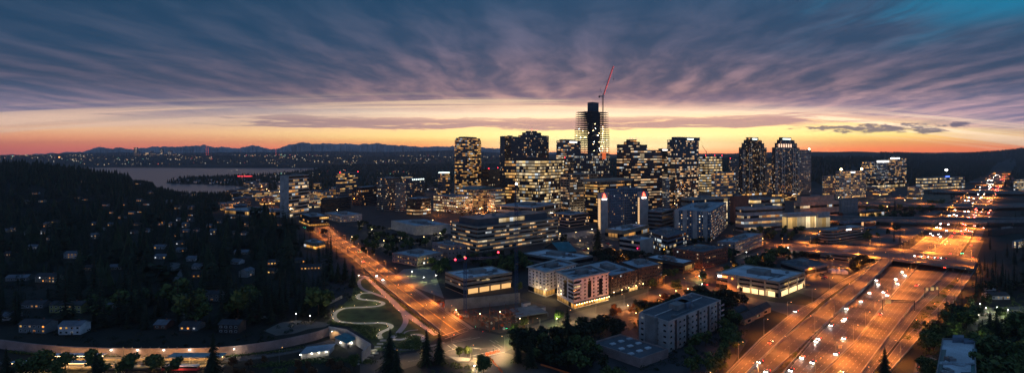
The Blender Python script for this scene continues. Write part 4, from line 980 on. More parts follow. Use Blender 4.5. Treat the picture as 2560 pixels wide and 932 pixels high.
q = rel(P, .45, .6, 0, 0); mb = MB(); wbox(mb, q[0], q[1], h-2.2, h-.8, .4, None); mb.build('sign', WHITES, r)
r, P, h = T('flat teal-roofed low building behind the round-cornered office', 2110, 800, 2098, 2190, 556, 1, 'dim', 62, wall='blue', clut=2)
r, P, h = T('small orange-lit restaurant below the road bridge', 2120, 575, 2075, 2160, 647, 1, 'dim', 45, wall='tan', clut=3, roof='roofd', name='restaurant', frac=.5)
r, P, h = T('small low shed beside the orange-lit restaurant', 2066, 590, 2050, 2078, 640, 1, 'dim', 45, wall='tan', clut=1, name='shed')
# low-rise with visible roofs
def LR(label, pxn, base, top, l, r_, n, win, **k):
    P, h = foot_roof(pxn, base, top, l, r_); return bldg(label, P, h, n, win, **k), P, h
r, P, h = LR('two-storey beige office over a lit garage by the dug-out site', 1160, 737, 699, (1113, 681), (1280, 682), 2, 'dim', wall='beige', roof='roofl', frac=.4, sill=.35, ground=5.5, gwin='off', clut=5, seed=3)
for i in range(4):
    q = rel(P, .08+i*.23, .08+i*.23+.20, 0, 0); mb = MB(); wbox(mb, q[0], q[1], .4, 4.6, .25, [(0, 0), (1, 0), (1, 1), (0, 1)]); mb.build('garage_glow_panel', emit('garage_glow', (1, .55, .2), 1.0) if 'garage_glow' not in bpy.data.materials else bpy.data.materials['garage_glow'], r)  # glowing panel on the wall stands for the lit garage inside
q = rel(P, .35, .52, 0, 0); mb = MB(); wbox(mb, q[0], q[1], h-3.4, h-2.2, .3, [(0, 0), (5, 0), (5, 1), (0, 1)]); mb.build('lit_window_band', W['glow'], r)
r, P, h = LR('white L-shaped apartment building, front block with lit canopy', 1434, 772, 701, (1393, 682), (1521, 683), 6, 'off', style='grid', wall='white', roof='roof', name='apartment_building', ground=5.0, gwin='shop', ww=2.3, wh=1.7, bay=4.6, clut=9, seed=5)
WB, PB, hB = r, P, h
for f_ in (.44, .76):
    q = rel(P, f_-.05, f_+.05, 0, 0); mb = MB(); wbox(mb, q[0], q[1], 6.5, h-2.5, .22, [(30, 0), (32, 0), (32, 4), (30, 4)]); mb.build('dark_glass_strip', W['off'], r)
q = rel(P, 0, 0, .38, .55); mb = MB(); wbox(mb, q[3], q[0], 6.5, h-2.5, .22, [(40, 0), (42, 0), (42, 4), (40, 4)]); mb.build('dark_glass_strip', W['off'], r)
def cornice(root, P, h, mat, o=1.4, t=.6): mb = MB(); mb.prism(ccw(inset(P, -o)), h+.95, h+.95+t, 0, bottom=True); mb.build('roof_overhang', mat, root)
mb = MB(); ou = ccw(inset(P, -1.5)); inn_ = inset(P, 2.0)
for i in range(4):
    j = (i+1) % 4; mb.face([(*ou[i], h+1.5), (*ou[j], h+1.5), (*inn_[j], h+1.5), (*inn_[i], h+1.5)]); mb.face([(*ou[i], h+.9), (*ou[j], h+.9), (*ou[j], h+1.5), (*ou[i], h+1.5)]); mb.face([(*ou[j], h+.9), (*ou[i], h+.9), (*inn_[i], h+.9), (*inn_[j], h+.9)])
mb.build('roof_overhang', C['pale'], r)
q = rel(P, 0, .18, 0, 0); mb = MB(); wbox(mb, q[0], q[1], h-6.2, h-4.6, .3, [(0, 0), (6, 0), (6, 1), (0, 1)]); mb.build('lit_bay_window', W['glow'], r)
def corner_balconies(r, P, h, n, z0, us=.17, vs=.30):
    for i in range(n):
        zz = z0+(h-z0)/n*i
        for (q, mt, za, zb, of) in ((rel(P, 0, us, 0, vs), W['off'], 1.0, 2.5, .24), (rel(P, 0, us, 0, vs), C['white'], -.1, .9, .9)):
            mb = MB(); wbox(mb, q[3], q[0], zz+za, zz+zb, of, [(0, 0), (3, 0), (3, 1), (0, 1)]); wbox(mb, q[0], q[1], zz+za, zz+zb, of, [(3, 0), (6, 0), (6, 1), (3, 1)])
            mb.build('balcony' if of > .5 else 'corner_window', mt, r)  # dark glazing band also stands for the shaded recess behind each balcony
corner_balconies(r, P, h-.5, 5, 6.2)
mb = MB(); Q = inset(P, -3.2); k0 = 4.6
mb.prism(ccw([P[0], P[1], Q[1] if False else tuple(np.array(P[1])+(np.array(P[0])-np.array(P[3]))/np.linalg.norm(np.array(P[0])-np.array(P[3]))*3.2), tuple(np.array(P[0])+(np.array(P[0])-np.array(P[3]))/np.linalg.norm(np.array(P[0])-np.array(P[3]))*3.2)]), 4.3, 4.7, bottom=True); mb.build('canopy', C['steel'], r)
canl = []
for i in range(14):
    t = (i+.5)/14; c = np.array(P[0])*(1-t)+np.array(P[1])*t; dn = (np.array(P[0])-np.array(P[3])); dn /= np.linalg.norm(dn); c = c+dn*2.9; canl.append(c)
    inst('canopy_lamp', bulbm, r, (c[0]-P[0][0], c[1]-P[0][1], 4.1), 0, (.42, .42, .42))
r, P, h = LR('white L-shaped apartment building, rear wing with a terrace', 1365, 742, 683, (1321, 670), (1440, 662), 5, 'off', style='grid', wall='white', roof='roof', name='apartment_building', ground=6.0, gwin='shop', ww=2.3, wh=1.6, bay=4.6, clut=6, seed=6)
mb = MB(); ou = ccw(inset(P, -1.5)); inn_ = inset(P, 2.0)
for i in range(4):
    j = (i+1) % 4; mb.face([(*ou[i], h+1.5), (*ou[j], h+1.5), (*inn_[j], h+1.5), (*inn_[i], h+1.5)]); mb.face([(*ou[i], h+.9), (*ou[j], h+.9), (*ou[j], h+1.5), (*ou[i], h+1.5)]); mb.face([(*ou[j], h+.9), (*ou[i], h+.9), (*inn_[i], h+.9), (*inn_[j], h+.9)])
mb.build('roof_overhang', C['pale'], r)
PW = P
r, P, h = LR('dark brick apartment block with dim courtyard roof beside the white one', 1528, 742, 692, (1452, 664), (1594, 676), 5, 'dim', style='grid', wall='darkbrick', roof='roof', name='apartment_building', ww=2.0, wh=1.8, bay=3.6, clut=6, ground=4, gwin='gold')
q = rel(P, .3, .7, .35, .7); mb = MB(); mb.prism(ccw(q), h+.08, h+.3); mb.build('dark_courtyard_patch', C['black'], r)  # black slab on the roof paints the shade of a courtyard pit
r, P, h = LR('dark brick apartment block with a tall roof plume of trees at its foot', 1596, 722, 672, (1548, 655), (1656, 661), 5, 'dim', style='grid', wall='darkbrick', roof='roof', name='apartment_building', ww=2.0, wh=1.8, bay=3.4, clut=5)
r, P, h = LR('grey block with a blank pale wall and a magenta lamp', 1600, 640, 602, (1549, 595), (1634, 596), 3, 'off', wall='pale', roof='roofl', faces=(3,), clut=6)
q = P[0]; beacon(r, q[0]-3, q[1], 9, .7, MAG)
r, P, h = LR('glassy four-storey block with cool lit stair', 1668, 636, 592, (1622, 577), (1716, 580), 4, 'cool', wall='blue', roof='roofd', clut=6, frac=.6)
r, P, h = LR('brick apartment row with gabled bays and blue-lit stairs', 1757, 672, 632, (1682, 622), (1820, 618), 4, 'res', style='grid', wall='brick', roof='roofd', name='apartment_building', clut=5, bay=3.6)
r, P, h = LR('long low apartment block with lamps along its eaves, near the boulevard', 1838, 640, 607, (1792, 605), (1906, 584), 3, 'gold', style='grid', wall='pink', roof='roof', name='apartment_building', clut=6, bay=3.8)
r, P, h = LR('single-storey shop building with lit front at the street corner', 1708, 684, 660, (1614, 644), (1736, 652), 1, 'gold', wall='darkbrick', roof='roofl', frac=.5, clut=8, name='shop_building', seed=9)
r, P, h = LR('white-roofed office over a lit open garage beside the freeway', 1946, 744, 706, (1790, 683), (2012, 682), 2, 'off', wall='beige', roof='roofl', frac=.4, sill=.4, ground=5, gwin='off', clut=4, seed=12)
OFF, PO, hO = r, P, h
gl = bpy.data.materials['garage_glow']
mb = MB(); q = rel(P, .1, .9, 0, 0); wbox(mb, q[0], q[1], .3, 4.4, .2, None); mb.build('garage_glow_panel', emit('garage_glow_bright', (1, .72, .34), 1.5), r)  # panel glows in place of a lit open bay
for i in range(4):
    q = rel(P, 0, 0, .05+i*.13, .05+i*.13+.11); mb = MB(); wbox(mb, q[3], q[0], .3, 4.4, .2, None); mb.build('garage_glow_panel', bpy.data.materials['garage_glow_bright'], r)
for (u, v) in ((.02, 0), (.35, 0), (.68, 0), (.98, 0), (0, .2), (0, .42), (0, .62)):
    q = rel(P, u, u, v, v)[0]; mb = MB(); mb.box((q[0], q[1], 0), (1.4, 1.4, h), math.atan2(P[1][1]-P[0][1], P[1][0]-P[0][0])); mb.build('column', C['beige'], r)
mb = MB(); q = rel(P, 0, 0, .62, .78); a, b = np.array(q[0]), np.array(q[3]); d = (b-a)/np.linalg.norm(b-a); nn = np.array((-d[1], d[0])); 
if nn.dot(-a) < 0: nn = -nn
mb.prism(ccw([tuple(a), tuple(b), tuple(b+nn*4), tuple(a+nn*4)]), 0, h+1.5); mb.build('stair_tower', C['beige'], r)
c = (a+b)/2+nn*4.3; mb = MB(); mb.ball((c[0], c[1], h-1.5), .9, 0, 8, 5); mb.build('round_sign', emit('amber_sign_light', (1, .35, .05), 3), r)
for i, (v0, v1, mt) in enumerate(((.97, .90, WHITES), (.895, .80, ORNS))):
    q = rel(P, 0, 0, v1, v0); mb = MB(); wbox(mb, q[3], q[0], h-2.6, h-.9, .35, None); mb.build('sign', mt, r)
q = rel(P, .2, .75, 0, 0); mb = MB(); wbox(mb, q[0], q[1], h-4, h-2.4, .3, [(0, 0), (7, 0), (7, 1), (0, 1)]); mb.build('lit_window_band', W['bright'], r)
r, P, h = LR('plain low warehouse with a dull roof behind the white-roofed office', 2010, 692, 674, (1952, 655), (2068, 662), 1, 'off', wall='concrete', roof='roofd', clut=5, name='warehouse', seed=8)
# near apartment slab
P = [G(1672, 881)[:2], (0, 0), (0, 0), G(1597, 852)[:2]]; D_ = DB(881); hS = ZT(807, D_)
e = G(1802, 752, hS); P[1] = e[:2]; P[2] = (P[1][0]+P[3][0]-P[0][0], P[1][1]+P[3][1]-P[0][1])
r = bldg('near slab apartment block with blank pale end wall and recessed balconies', P, hS, 5, 'off', 'grid', 'pale', 'roofd', 'apartment_building', ww=2.6, wh=1.5, bay=5.2, clut=5, faces=(0,), seed=2)
for i in range(5):
    u = .10+i*.205; q = rel(P, u, u+.035, 0, .02); a, b = np.array(q[0]), np.array(q[1]); d = (b-a)/np.linalg.norm(b-a); nn = np.array((d[1], -d[0]))
    mb = MB(); mb.prism(ccw([tuple(a), tuple(b), tuple(b+nn*.25), tuple(a+nn*.25)]), 0, hS+.2); mb.build('dark_stair_strip', C['darkbrick'], r)  # dark strip standing slightly proud of the wall
a, b = np.array(P[0]), np.array(P[1]); d = (b-a)/np.linalg.norm(b-a); nn = np.array((d[1], -d[0])); ln = np.linalg.norm(b-a)
for fl in range(5):
    for i in range(5):
        u = .145+i*.205; a0 = a+d*ln*(u+.01); b0 = a+d*ln*(u+.07)
        mb = MB(); mb.prism(ccw([tuple(a0), tuple(b0), tuple(b0+nn*1.4), tuple(a0+nn*1.4)]), .6+fl*hS/5, .8+fl*hS/5, bottom=True)
        mb.prism(ccw([tuple(a0+nn*1.3), tuple(b0+nn*1.3), tuple(b0+nn*1.4), tuple(a0+nn*1.4)]), .8+fl*hS/5, 1.8+fl*hS/5); mb.build('balcony', C['pale'], r)
q = rel(P, 0, 0, .35, .68); a, b = np.array(q[0]), np.array(q[3]); d = (b-a)/np.linalg.norm(b-a); nn = np.array((-d[1], d[0]))
if nn.dot(-a) < 0: nn = -nn
mb = MB(); mb.prism(ccw([tuple(a), tuple(b), tuple(b+nn*3), tuple(a+nn*3)]), 0, hS+1.8); mb.build('stair_tower', C['concrete'], r)
q = rel(P, .50, .60, .3, .75); mb = MB(); mb.prism(ccw(q), hS, hS+3.4); mb.build('lift_housing', C['blue'], r)
for u0, u1 in ((.04, .46), (.64, .95)):
    q = rel(P, u0, u1, .55, .57); mb = MB(); mb.prism(ccw(q), hS+.1, hS+.5); mb.build('roof_ridge', C['whitep'], r)
r, P, h = LR('flat dark podium roof with skylights below the near slab block', 1600, 919, 899, (1480, 858), (1671, 874), 0, 'off', wall='pink', roof='roofd', clut=0, name='podium_building')
for i in range(9):
    c = rel(P, .12+.1*i, .12, .25+.5*(i % 3)/2, .1)[0]; mb = MB(); mb.box((c[0], c[1], h+.1), (3.5, 2.2, .7), .5); mb.build('skylight', C['roofl'], r)
# roof at the lower corner of the picture seen from above
P = [G(2330, 955)[:2], G(2440, 960)[:2], G(2437, 868)[:2], G(2350, 868)[:2]]
hF = 14
P = [G(2330, 990, hF)[:2], G(2444, 990, hF)[:2], G(2437, 848, hF)[:2], G(2356, 848, hF)[:2]]
r = bldg('flat-roofed building seen from above with pale blue roof and dark side bays', P, hF, 4, 'off', 'band', 'concrete', 'roofl', 'flat_roofed_building', clut=0, frac=.5)
for (u0, u1, v0, v1, z_, m_) in ((.3, .62, .93, .99, 3, 'blue'), (.62, .98, .9, .97, 1.5, 'blue'), (0, .16, .55, .78, -.4, 'black'), (.86, .99, .58, .8, -.4, 'black'), (0, .14, .1, .5, -.4, 'black'), (.84, .97, .1, .5, -.4, 'black')):
    q = rel(P, u0, u1, v0, v1); mb = MB(); mb.prism(ccw(q), hF+.07, hF+max(.12, z_)); mb.build('roof_block' if z_ > 0 else 'dark_roof_bay', C[m_], r)
c = rel(P, .5, .5, .5, .5)[0]; mb = MB(); mb.bar((c[0], c[1], hF+.1), (c[0], c[1], hF+.7), 3.0, 0, 20); mb.build('round_roof_hatch', C['roof'], r)
q = rel(P, .1, .9, .49, .51); mb = MB(); mb.prism(ccw(q), hF+.08, hF+.9); mb.build('roof_parapet', C['roof'], r)
clutter(r, P, hF, 6, 31, big=False)
r, P, h = T('apartment block with many cool-lit windows half hidden by the black wood', 2545, 660, 2530, 2640, 606, 5, 'bright', 60, style='grid', wall='pale', clut=1, name='apartment_building', bay=3.4)
r, P, h = T('dark low warehouse roof in the black wood beneath the dark slender bridge', 2480, 760, 2470, 2560, 577, 0, 'off', 66, wall='darkbrick', clut=1, name='warehouse', roof='roofd')
# remaining low buildings
r, P, h = LR('orange-lit two-storey house-like office beside the arterial', 790, 628, 610, (760, 603), (813, 604), 1, 'house', wall='tan', roof='roof', frac=.35, clut=2, name='small_office', seed=3)
r, P, h = LR('low apartment building with lit windows beside the arterial, nearer wing', 1043, 666, 644, (981, 633), (1108, 631), 2, 'gold', style='grid', wall='pink', roof='roof', name='apartment_building', clut=4, bay=4, seed=4)
r, P, h = LR('low apartment building with lit windows, wing touching the ribbon office', 1120, 650, 615, (1081, 606), (1165, 612), 3, 'gold', style='grid', wall='pink', roof='roof', name='apartment_building', clut=4, bay=4, seed=5)
r, P, h = LR('big flat blue-roofed store with a floodlit side wall', 1040, 588, 566, (978, 552), (1128, 562), 0, 'off', wall='pale', roof='roof', name='store_building', clut=9, seed=6)
r, P, h = LR('two-storey apartments with white gables behind the store car park', 850, 556, 540, (812, 532), (905, 536), 2, 'gold', style='grid', wall='pale', roof='roof', name='apartment_building', clut=2, seed=7)
r, P, h = LR('corner shops with blue roof and glowing fronts near the green signals', 775, 566, 543, (748, 534), (822, 540), 2, 'gold', wall='darkbrick', roof='roof', name='shop_building', clut=3, ground=4, seed=8)
r, P, h = LR('low long flat shop roof with bright front near the woods', 660, 545, 530, (560, 523), (735, 524), 1, 'gold', wall='pale', roof='roof', name='shop_building', clut=6, seed=9)
r, P, h = LR('flat school building with light roof strips behind the white apartments', 1420, 668, 652, (1305, 634), (1482, 640), 1, 'dim', wall='concrete', roof='roofl', name='school_building', clut=7, seed=13)
def gable(root, P, z0, rise, mat, over=.5, name='roof'):
    n_, r_, b_, l_ = [np.array(q, float) for q in P]; er = (r_-n_)/np.linalg.norm(r_-n_); el = (l_-n_)/np.linalg.norm(l_-n_)
    n2, r2, b2, l2 = n_-er*over-el*over, r_+er*over-el*over, b_+er*over+el*over, l_-er*over+el*over
    m0, m1 = (n2+l2)/2, (r2+b2)/2; mb = MB(); t = .25
    for dz in (0, t):
        mb.face([(*n2, z0+dz), (*r2, z0+dz), (*m1, z0+rise+dz), (*m0, z0+rise+dz)][::(1 if dz else -1)]); mb.face([(*b2, z0+dz), (*l2, z0+dz), (*m0, z0+rise+dz), (*m1, z0+rise+dz)][::(1 if dz else -1)])
    for a, b, za, zb in ((n2, r2, z0, z0), (b2, l2, z0, z0), (n2, m0, z0, z0+rise), (l2, m0, z0, z0+rise), (r2, m1, z0, z0+rise), (b2, m1, z0, z0+rise)):
        mb.face([(*a, za), (*b, zb), (*b, zb+t), (*a, za+t)])
    return mb.build(name, mat, root)
def gwall(root, P, z0, h, rise, mat):
    n_, r_, b_, l_ = [np.array(q, float) for q in P]; m0, m1 = (n_+l_)/2, (r_+b_)/2; mb = MB()
    for a, b in ((n_, r_), (b_, l_)): mb.face([(*a, z0), (*b, z0), (*b, z0+h), (*a, z0+h)])
    mb.face([(*l_, z0), (*n_, z0), (*n_, z0+h), (*m0, z0+h+rise*.93), (*l_, z0+h)]); mb.face([(*r_, z0), (*b_, z0), (*b_, z0+h), (*m1, z0+h+rise*.93), (*r_, z0+h)])
    return mb.build('wall', mat, root)
P, h = foot_roof(1400, 640, 628, (1362, 618), (1440, 626))
r = empty('church', (*P[0], 0), 'dark church hall with a steep teal gable roof', 'building'); gwall(r, P, 0, 5, 9, C['darkbrick']); gable(r, P, 5, 9, C['green'], .8); NOTREE.append(P); FOOT.append(P)
for i, (x0, y0) in enumerate(((1862, 812), (1885, 800), (1845, 795), (1903, 790))):
    D = DB(y0); P = foot(x0, D, x0-22, x0+24, 50); r = empty('restaurant_hall', (*P[0], 0), ['low gabled hall with an orange end wall, nearest the ramp', 'low gabled hall with a dark roof, behind the orange-walled hall', 'low gabled hall nearest the near slab block', 'low gabled hall farthest from the slab block'][i], 'building')
    gwall(r, P, 0, 4, 3, C['tan']); gable(r, P, 4, 3, C['shingle'], .5)
    q = rel(P, .3, .6, 0, 0); mb = MB(); wbox(mb, q[0], q[1], 1, 2.6, .1, [(0, 0), (2, 0), (2, 1), (0, 1)]); mb.build('window', W['houseoff'], r); NOTREE.append(P); FOOT.append(P)
# filler blocks of the lit town behind, each a building of its own
def overlap(c, rad):
    return any(math.dist(c, tuple(np.mean(np.array(q), 0))) < rad+.5*math.dist(q[0], q[2 % len(q)]) for q in FOOT)
tones = ['pale', 'beige', 'blue', 'brick', 'concrete', 'pink']; cnt = 0
for k_ in range(900):
    if cnt >= 84: break
    zone = rng.choice([(570, 900, 478, 540), (900, 1180, 470, 545), (1300, 1700, 470, 520), (1750, 2110, 468, 520), (2140, 2290, 470, 500), (560, 720, 470, 520), (1000, 1500, 452, 475), (600, 800, 462, 480)])
    px_, py_ = rng.uniform(zone[0], zone[1]), rng.uniform(zone[2], zone[3]); c = G(px_, py_)
    wd, dp, hh_ = rng.uniform(22, 48), rng.uniform(18, 34), rng.choice([6, 8, 10, 14, 18, 22])
    if overlap(c[:2], .5*math.hypot(wd, dp)+3) or in_lake(c[0], c[1]+30): continue
    ya = R(rng.choice([31, 30, 33])); ux = np.array((math.cos(ya), math.sin(ya))); uy = np.array((-math.sin(ya), math.cos(ya))); c2 = np.array(c[:2])
    P = [tuple(c2-ux*wd/2-uy*dp/2), tuple(c2+ux*wd/2-uy*dp/2), tuple(c2+ux*wd/2+uy*dp/2), tuple(c2-ux*wd/2+uy*dp/2)]
    bldg('small flat-roofed town block with some lit floors among the mid-distance streets', P, hh_, max(1, hh_//4), rng.choice(['gold', 'office', 'res', 'gold', 'bright']), 'band', rng.choice(tones), 'roof', 'town_block', group='small town blocks between the big buildings', clut=1, seed=k_, frac=.5, ground=3.5 if hh_ > 8 else 0, gwin='shop'); cnt += 1
# ---------------------------------------------------------------- houses in the dark woods
HOUSES = []
def house(px, py, wpx, label, lit=2, wall='tan', roof='shingle', yaw=0, stories=1, group=None, dep=9, rise=2.2, facing=True):
    D0 = DB(py)
    zt = 0.0
    for _ in range(4):
        zt = float(terrain(KX(px)*D0, D0)); D0 = (H-zt)*F/(py-HY) if py > HY+3 else D0
    x, y = KX(px)*D0, D0; zt = float(terrain(x, y)); wd = max(8, min(26, wpx/F*D0)); a = R(yaw)
    ux, uy = np.array((math.cos(a), math.sin(a))), np.array((-math.sin(a), math.cos(a))); c = np.array((x, y))
    P = [tuple(c-ux*wd/2), tuple(c+ux*wd/2), tuple(c+ux*wd/2+uy*dep), tuple(c-ux*wd/2+uy*dep)]
    r = empty('house', (P[0][0], P[0][1], zt), label, 'house', group); h = 2.9*stories
    gwall(r, P, zt-2, h+2, rise, C[wall])
    rf = gable(r, P, zt+h, rise, C[roof])
    q = c+uy*dep*.5+ux*wd*.2; mb = MB(); mb.box((q[0], q[1], zt+h), (.9, .9, rise+1), a); mb.build('chimney', C['brick'], rf)
    k = max(2, int(wd/3.2)); rr = random.Random(int(px*7+py)); order = list(range(k*stories)); rr.shuffle(order); litset = set(order[:lit])
    for i in range(k*stories):
        u = (i % k+.5)/k; f_ = i//k; cc = c-ux*wd/2+ux*wd*u; W_ = W['house'] if i in litset else W['houseoff']
        inst('window', pane_mesh((W_.name, C['whitep'].name), W_, C['whitep']), r, (cc[0]-P[0][0], cc[1]-P[0][1], .9+f_*2.9), a, (1.7, 1, 1.4))
    cc = c-ux*wd/2+ux*wd*(.5/k+.5)+0*ux; mb = MB(); mb.box((cc[0]-uy[0]*.1, cc[1]-uy[1]*.1, zt), (1.0, .15, 2.1), a); mb.build('door', C['wood'], r)
    NOTREE.append([tuple(np.array(P[0])-uy*7-ux*2), tuple(np.array(P[1])-uy*7+ux*2), P[2], P[3]]); HOUSES.append((px, py, wpx, D0, zt+h+rise, group)); FOOT.append(P)
    return r
HL = [(83, 622, 30, 'pale-roofed house with a glowing porch under the wooded rise, highest of its column', 2, 'white', 'shinglel', 5, 1),
 (176, 646, 34, 'low pale-roofed house with two rows of lit windows amid black trees', 4, 'white', 'shinglel', 0, 2),
 (112, 706, 58, 'wide gabled house with bright porch lamps and lit windows', 6, 'tan', 'shingle', -8, 2),
 (40, 702, 50, 'long dim house beside the wide gabled house', 0, 'concrete', 'shinglel', 6, 1),
 (163, 782, 84, 'big yellow-green two-storey house with garage doors', 0, 'yellow', 'shingle', -3, 2),
 (80, 770, 54, 'dim carport house beside the yellow-green house', 1, 'concrete', 'shingle', 2, 1),
 (80, 832, 72, 'dark-roofed house with glowing windows on two levels near the retaining wall', 4, 'concrete', 'shingle', -4, 2),
 (173, 836, 54, 'white house with three amber windows and bluish roof above the retaining wall', 3, 'white', 'shinglel', 2, 2),
 (403, 647, 36, 'flat pale house at the head of the residential street', 2, 'white', 'shinglel', 0, 1),
 (398, 622, 26, 'small pale house behind the one at the street head', 1, 'white', 'shinglel', 4, 1),
 (288, 674, 30, 'small house with a faint blue roof deep in the trees', 0, 'tan', 'shinglel', 10, 1),
 (218, 676, 20, 'small house showing one amber strip of window in black woods', 2, 'tan', 'shingle', 0, 1),
 (278, 770, 26, 'small dim blue-roofed house among dense firs', 0, 'concrete', 'shinglel', 8, 1),
 (400, 822, 30, 'small brick house beside the tall fir near the residential street', 0, 'brick', 'shinglel', 0, 1),
 (470, 826, 46, 'dark house with a wide bright picture window at the foot of the street', 3, 'concrete', 'shingle', -2, 1),
 (571, 833, 52, 'two-storey dark house with small white-framed windows', 0, 'darkbrick', 'shingle', -4, 2),
 (524, 753, 48, 'two-storey house with balcony beside the residential street', 1, 'concrete', 'shingle', -3, 2),
 (449, 612, 20, 'small house with lamp-lit front far up the street', 2, 'tan', 'shingle', 0, 1),
 (450, 630, 20, 'second small lamp-lit house up the street', 1, 'white', 'shinglel', 5, 1),
 (478, 652, 24, 'pale-roofed house behind street trees', 0, 'white', 'shinglel', 4, 1),
 (491, 672, 26, 'pale-roofed house with a hipped look beside the street trees', 0, 'white', 'shinglel', -6, 1),
 (490, 694, 22, 'small amber-lit house beside parked cars on the street', 2, 'tan', 'shingle', 0, 1),
 (602, 636, 34, 'house with long bluish roof in the woods near the shops', 0, 'tan', 'shinglel', 3, 1),
 (587, 660, 24, 'small bright-roofed house in a dark clearing', 0, 'white', 'shinglel', -10, 1),
 (627, 690, 28, 'pale gable-fronted house beneath a bright roof', 0, 'pale', 'shinglel', 80, 2),
 (680, 662, 22, 'house glowing amber under a pale roof', 3, 'white', 'shinglel', 8, 1),
 (677, 684, 18, 'tiny house with one bright amber lamp', 2, 'tan', 'shingle', 0, 1),
 (776, 674, 48, 'long low house with a row of warm lamps by the park', 6, 'tan', 'shingle', 10, 1),
 (750, 657, 26, 'house half hidden behind the long lamp-lit house', 1, 'tan', 'shingle', 4, 1),
 (2502, 748, 46, 'low pale-fronted house with two lit doors behind the dark trees', 2, 'white', 'shingle', 0, 1),
 (18, 640, 22, 'house at the wooded edge with a faint red-lit wall', 1, 'brick', 'shingle', 0, 1),
 (22, 800, 20, 'pale-roofed house at the wooded edge above the wall', 0, 'white', 'shinglel', 20, 1)]
for (a, b, c_, lb, li, wl, rf, yw, st) in HL: house(a, b, c_, lb, li, wl, rf, yw, st)
for i in range(120):
    px_, py_ = rng.uniform(0, 700), rng.uniform(452, 600)
    if px_ > 560 and py_ < 545: continue
    if any(abs(px_-h_[0]) < 18 and abs(py_-h_[1]) < 12 for h_ in HOUSES): continue
    D0 = DB(py_)
    if in_lake(KX(px_)*D0, D0+20) or in_lake(KX(px_)*D0, D0-20): continue
    house(px_, py_, 13, 'small lit house scattered in the far dark woods', 3, rng.choice(['tan', 'white', 'concrete']), rng.choice(['shingle', 'shinglel']), rng.uniform(-20, 20), rng.choice([1, 1, 2]), 'small lit houses in the far woods', rise=2.5)
for i in range(40):      # across the bay on the wooded point
    px_ = rng.uniform(400, 760); py_ = rng.uniform(451, 459) if px_ < 600 else rng.uniform(436, 470)
    D0 = DB(py_)
    if in_lake(KX(px_)*D0, D0+10) or in_lake(KX(px_)*D0, D0-30): continue
    house(px_, py_, 8, 'waterside house with glowing windows on the wooded point', 4, 'white', 'shinglel', rng.uniform(-15, 15), 2, 'waterside houses on the wooded point')
mb = MB()
D0 = DB(446); mb.box((KX(612)*D0, D0, 9), (75, 3, 5)); tag(mb.build('waterside_hall', emit('red_glow_wall', (1, .06, .08), 1.6)), 'long red-glowing hall on the wooded point beyond the bay', 'building')  # red light on the hall put in as the wall's own glow
# ---------------------------------------------------------------- trees
leafm, t, p_ = base('foliage', .9)
oi = t.n.new('ShaderNodeObjectInfo'); geo = t.n.new('ShaderNodeNewGeometry'); tcx = t.n.new('ShaderNodeTexCoord')
nz = t.noise(tcx.outputs['Object'], .35, 2.0); isl = geo.outputs['Random Per Island']
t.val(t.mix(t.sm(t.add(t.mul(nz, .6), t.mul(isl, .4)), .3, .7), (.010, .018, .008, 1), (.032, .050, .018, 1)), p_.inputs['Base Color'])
leafd, t, p_ = base('broad_leaves', .8)
tcx = t.n.new('ShaderNodeTexCoord'); geo = t.n.new('ShaderNodeNewGeometry'); nz = t.noise(tcx.outputs['Object'], .5, 2.0)
t.val(t.mix(t.sm(t.add(t.mul(nz, .5), t.mul(geo.outputs['Random Per Island'], .5)), .3, .7), (.04, .07, .018, 1), (.12, .17, .04, 1)), p_.inputs['Base Color'])
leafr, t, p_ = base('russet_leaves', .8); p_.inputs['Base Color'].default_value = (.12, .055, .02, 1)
def conifer(seed, h, Rr, lev, br, quads, skew=.75):
    r_ = random.Random(seed); mb = MB(); i0 = 0
    for i in range(lev):
        f_ = i/(lev-1); z = h*(.10+.90*f_); rad = Rr*((1-f_)**skew)*r_.uniform(.72, 1.12)+.12
        k = max(3, int(br*(1-f_*.55))); off = r_.uniform(0, 6.28)
        for b in range(k):
            an = off+6.283*b/k+r_.uniform(-.3, .3); L_ = rad*r_.uniform(.6, 1.12); ca, sa = math.cos(an), math.sin(an)
            if r_.random() < .08: continue
            for q in range(quads):
                s0, s1 = L_*q/quads, L_*(q+1.25)/quads; w_ = (.32*L_*(1-.55*q/quads)+.12)*r_.uniform(.7, 1.25)/(1+.15*quads)
                dr = -.30; z0, z1 = z+s0*dr*r_.uniform(.6, 1.4)+.1, z+s1*dr-r_.uniform(0, .25)*h/20
                jx, jy = r_.uniform(-.15, .15)*w_, r_.uniform(-.15, .15)*w_
                mb.face([(ca*s0-sa*w_+jx, sa*s0+ca*w_, z0-w_*.35), (ca*s0+sa*w_, sa*s0-ca*w_+jy, z0-w_*.35), (ca*s1, sa*s1, z1)])
                if quads > 1: mb.face([(ca*s0, sa*s0, z0+w_*.5), (ca*s1-sa*w_*.8, sa*s1+ca*w_*.8, z1-w_*.5), (ca*s1+sa*w_*.8, sa*s1-ca*w_*.8, z1-w_*.3)])
    mb.face([(.12, 0, h*.96), (-.12, .1, h*.96), (0, 0, h*1.05)])
    return mb
def trunk(h, r0, limbs=0, seed=0, lr=3):
    mb = MB(); r_ = random.Random(seed); mb.bar((0, 0, -.6), (0, 0, h*.5), r0, 0, 6, r0*.7); mb.bar((0, 0, h*.5), (0, 0, h), r0*.7, 0, 6, r0*.15)
    for i in range(limbs):
        an = r_.uniform(0, 6.28); z = h*r_.uniform(.4, .8); mb.bar((0, 0, z), (math.cos(an)*lr, math.sin(an)*lr, z+lr*.8), r0*.35, 0, 4, r0*.1)
    return mb
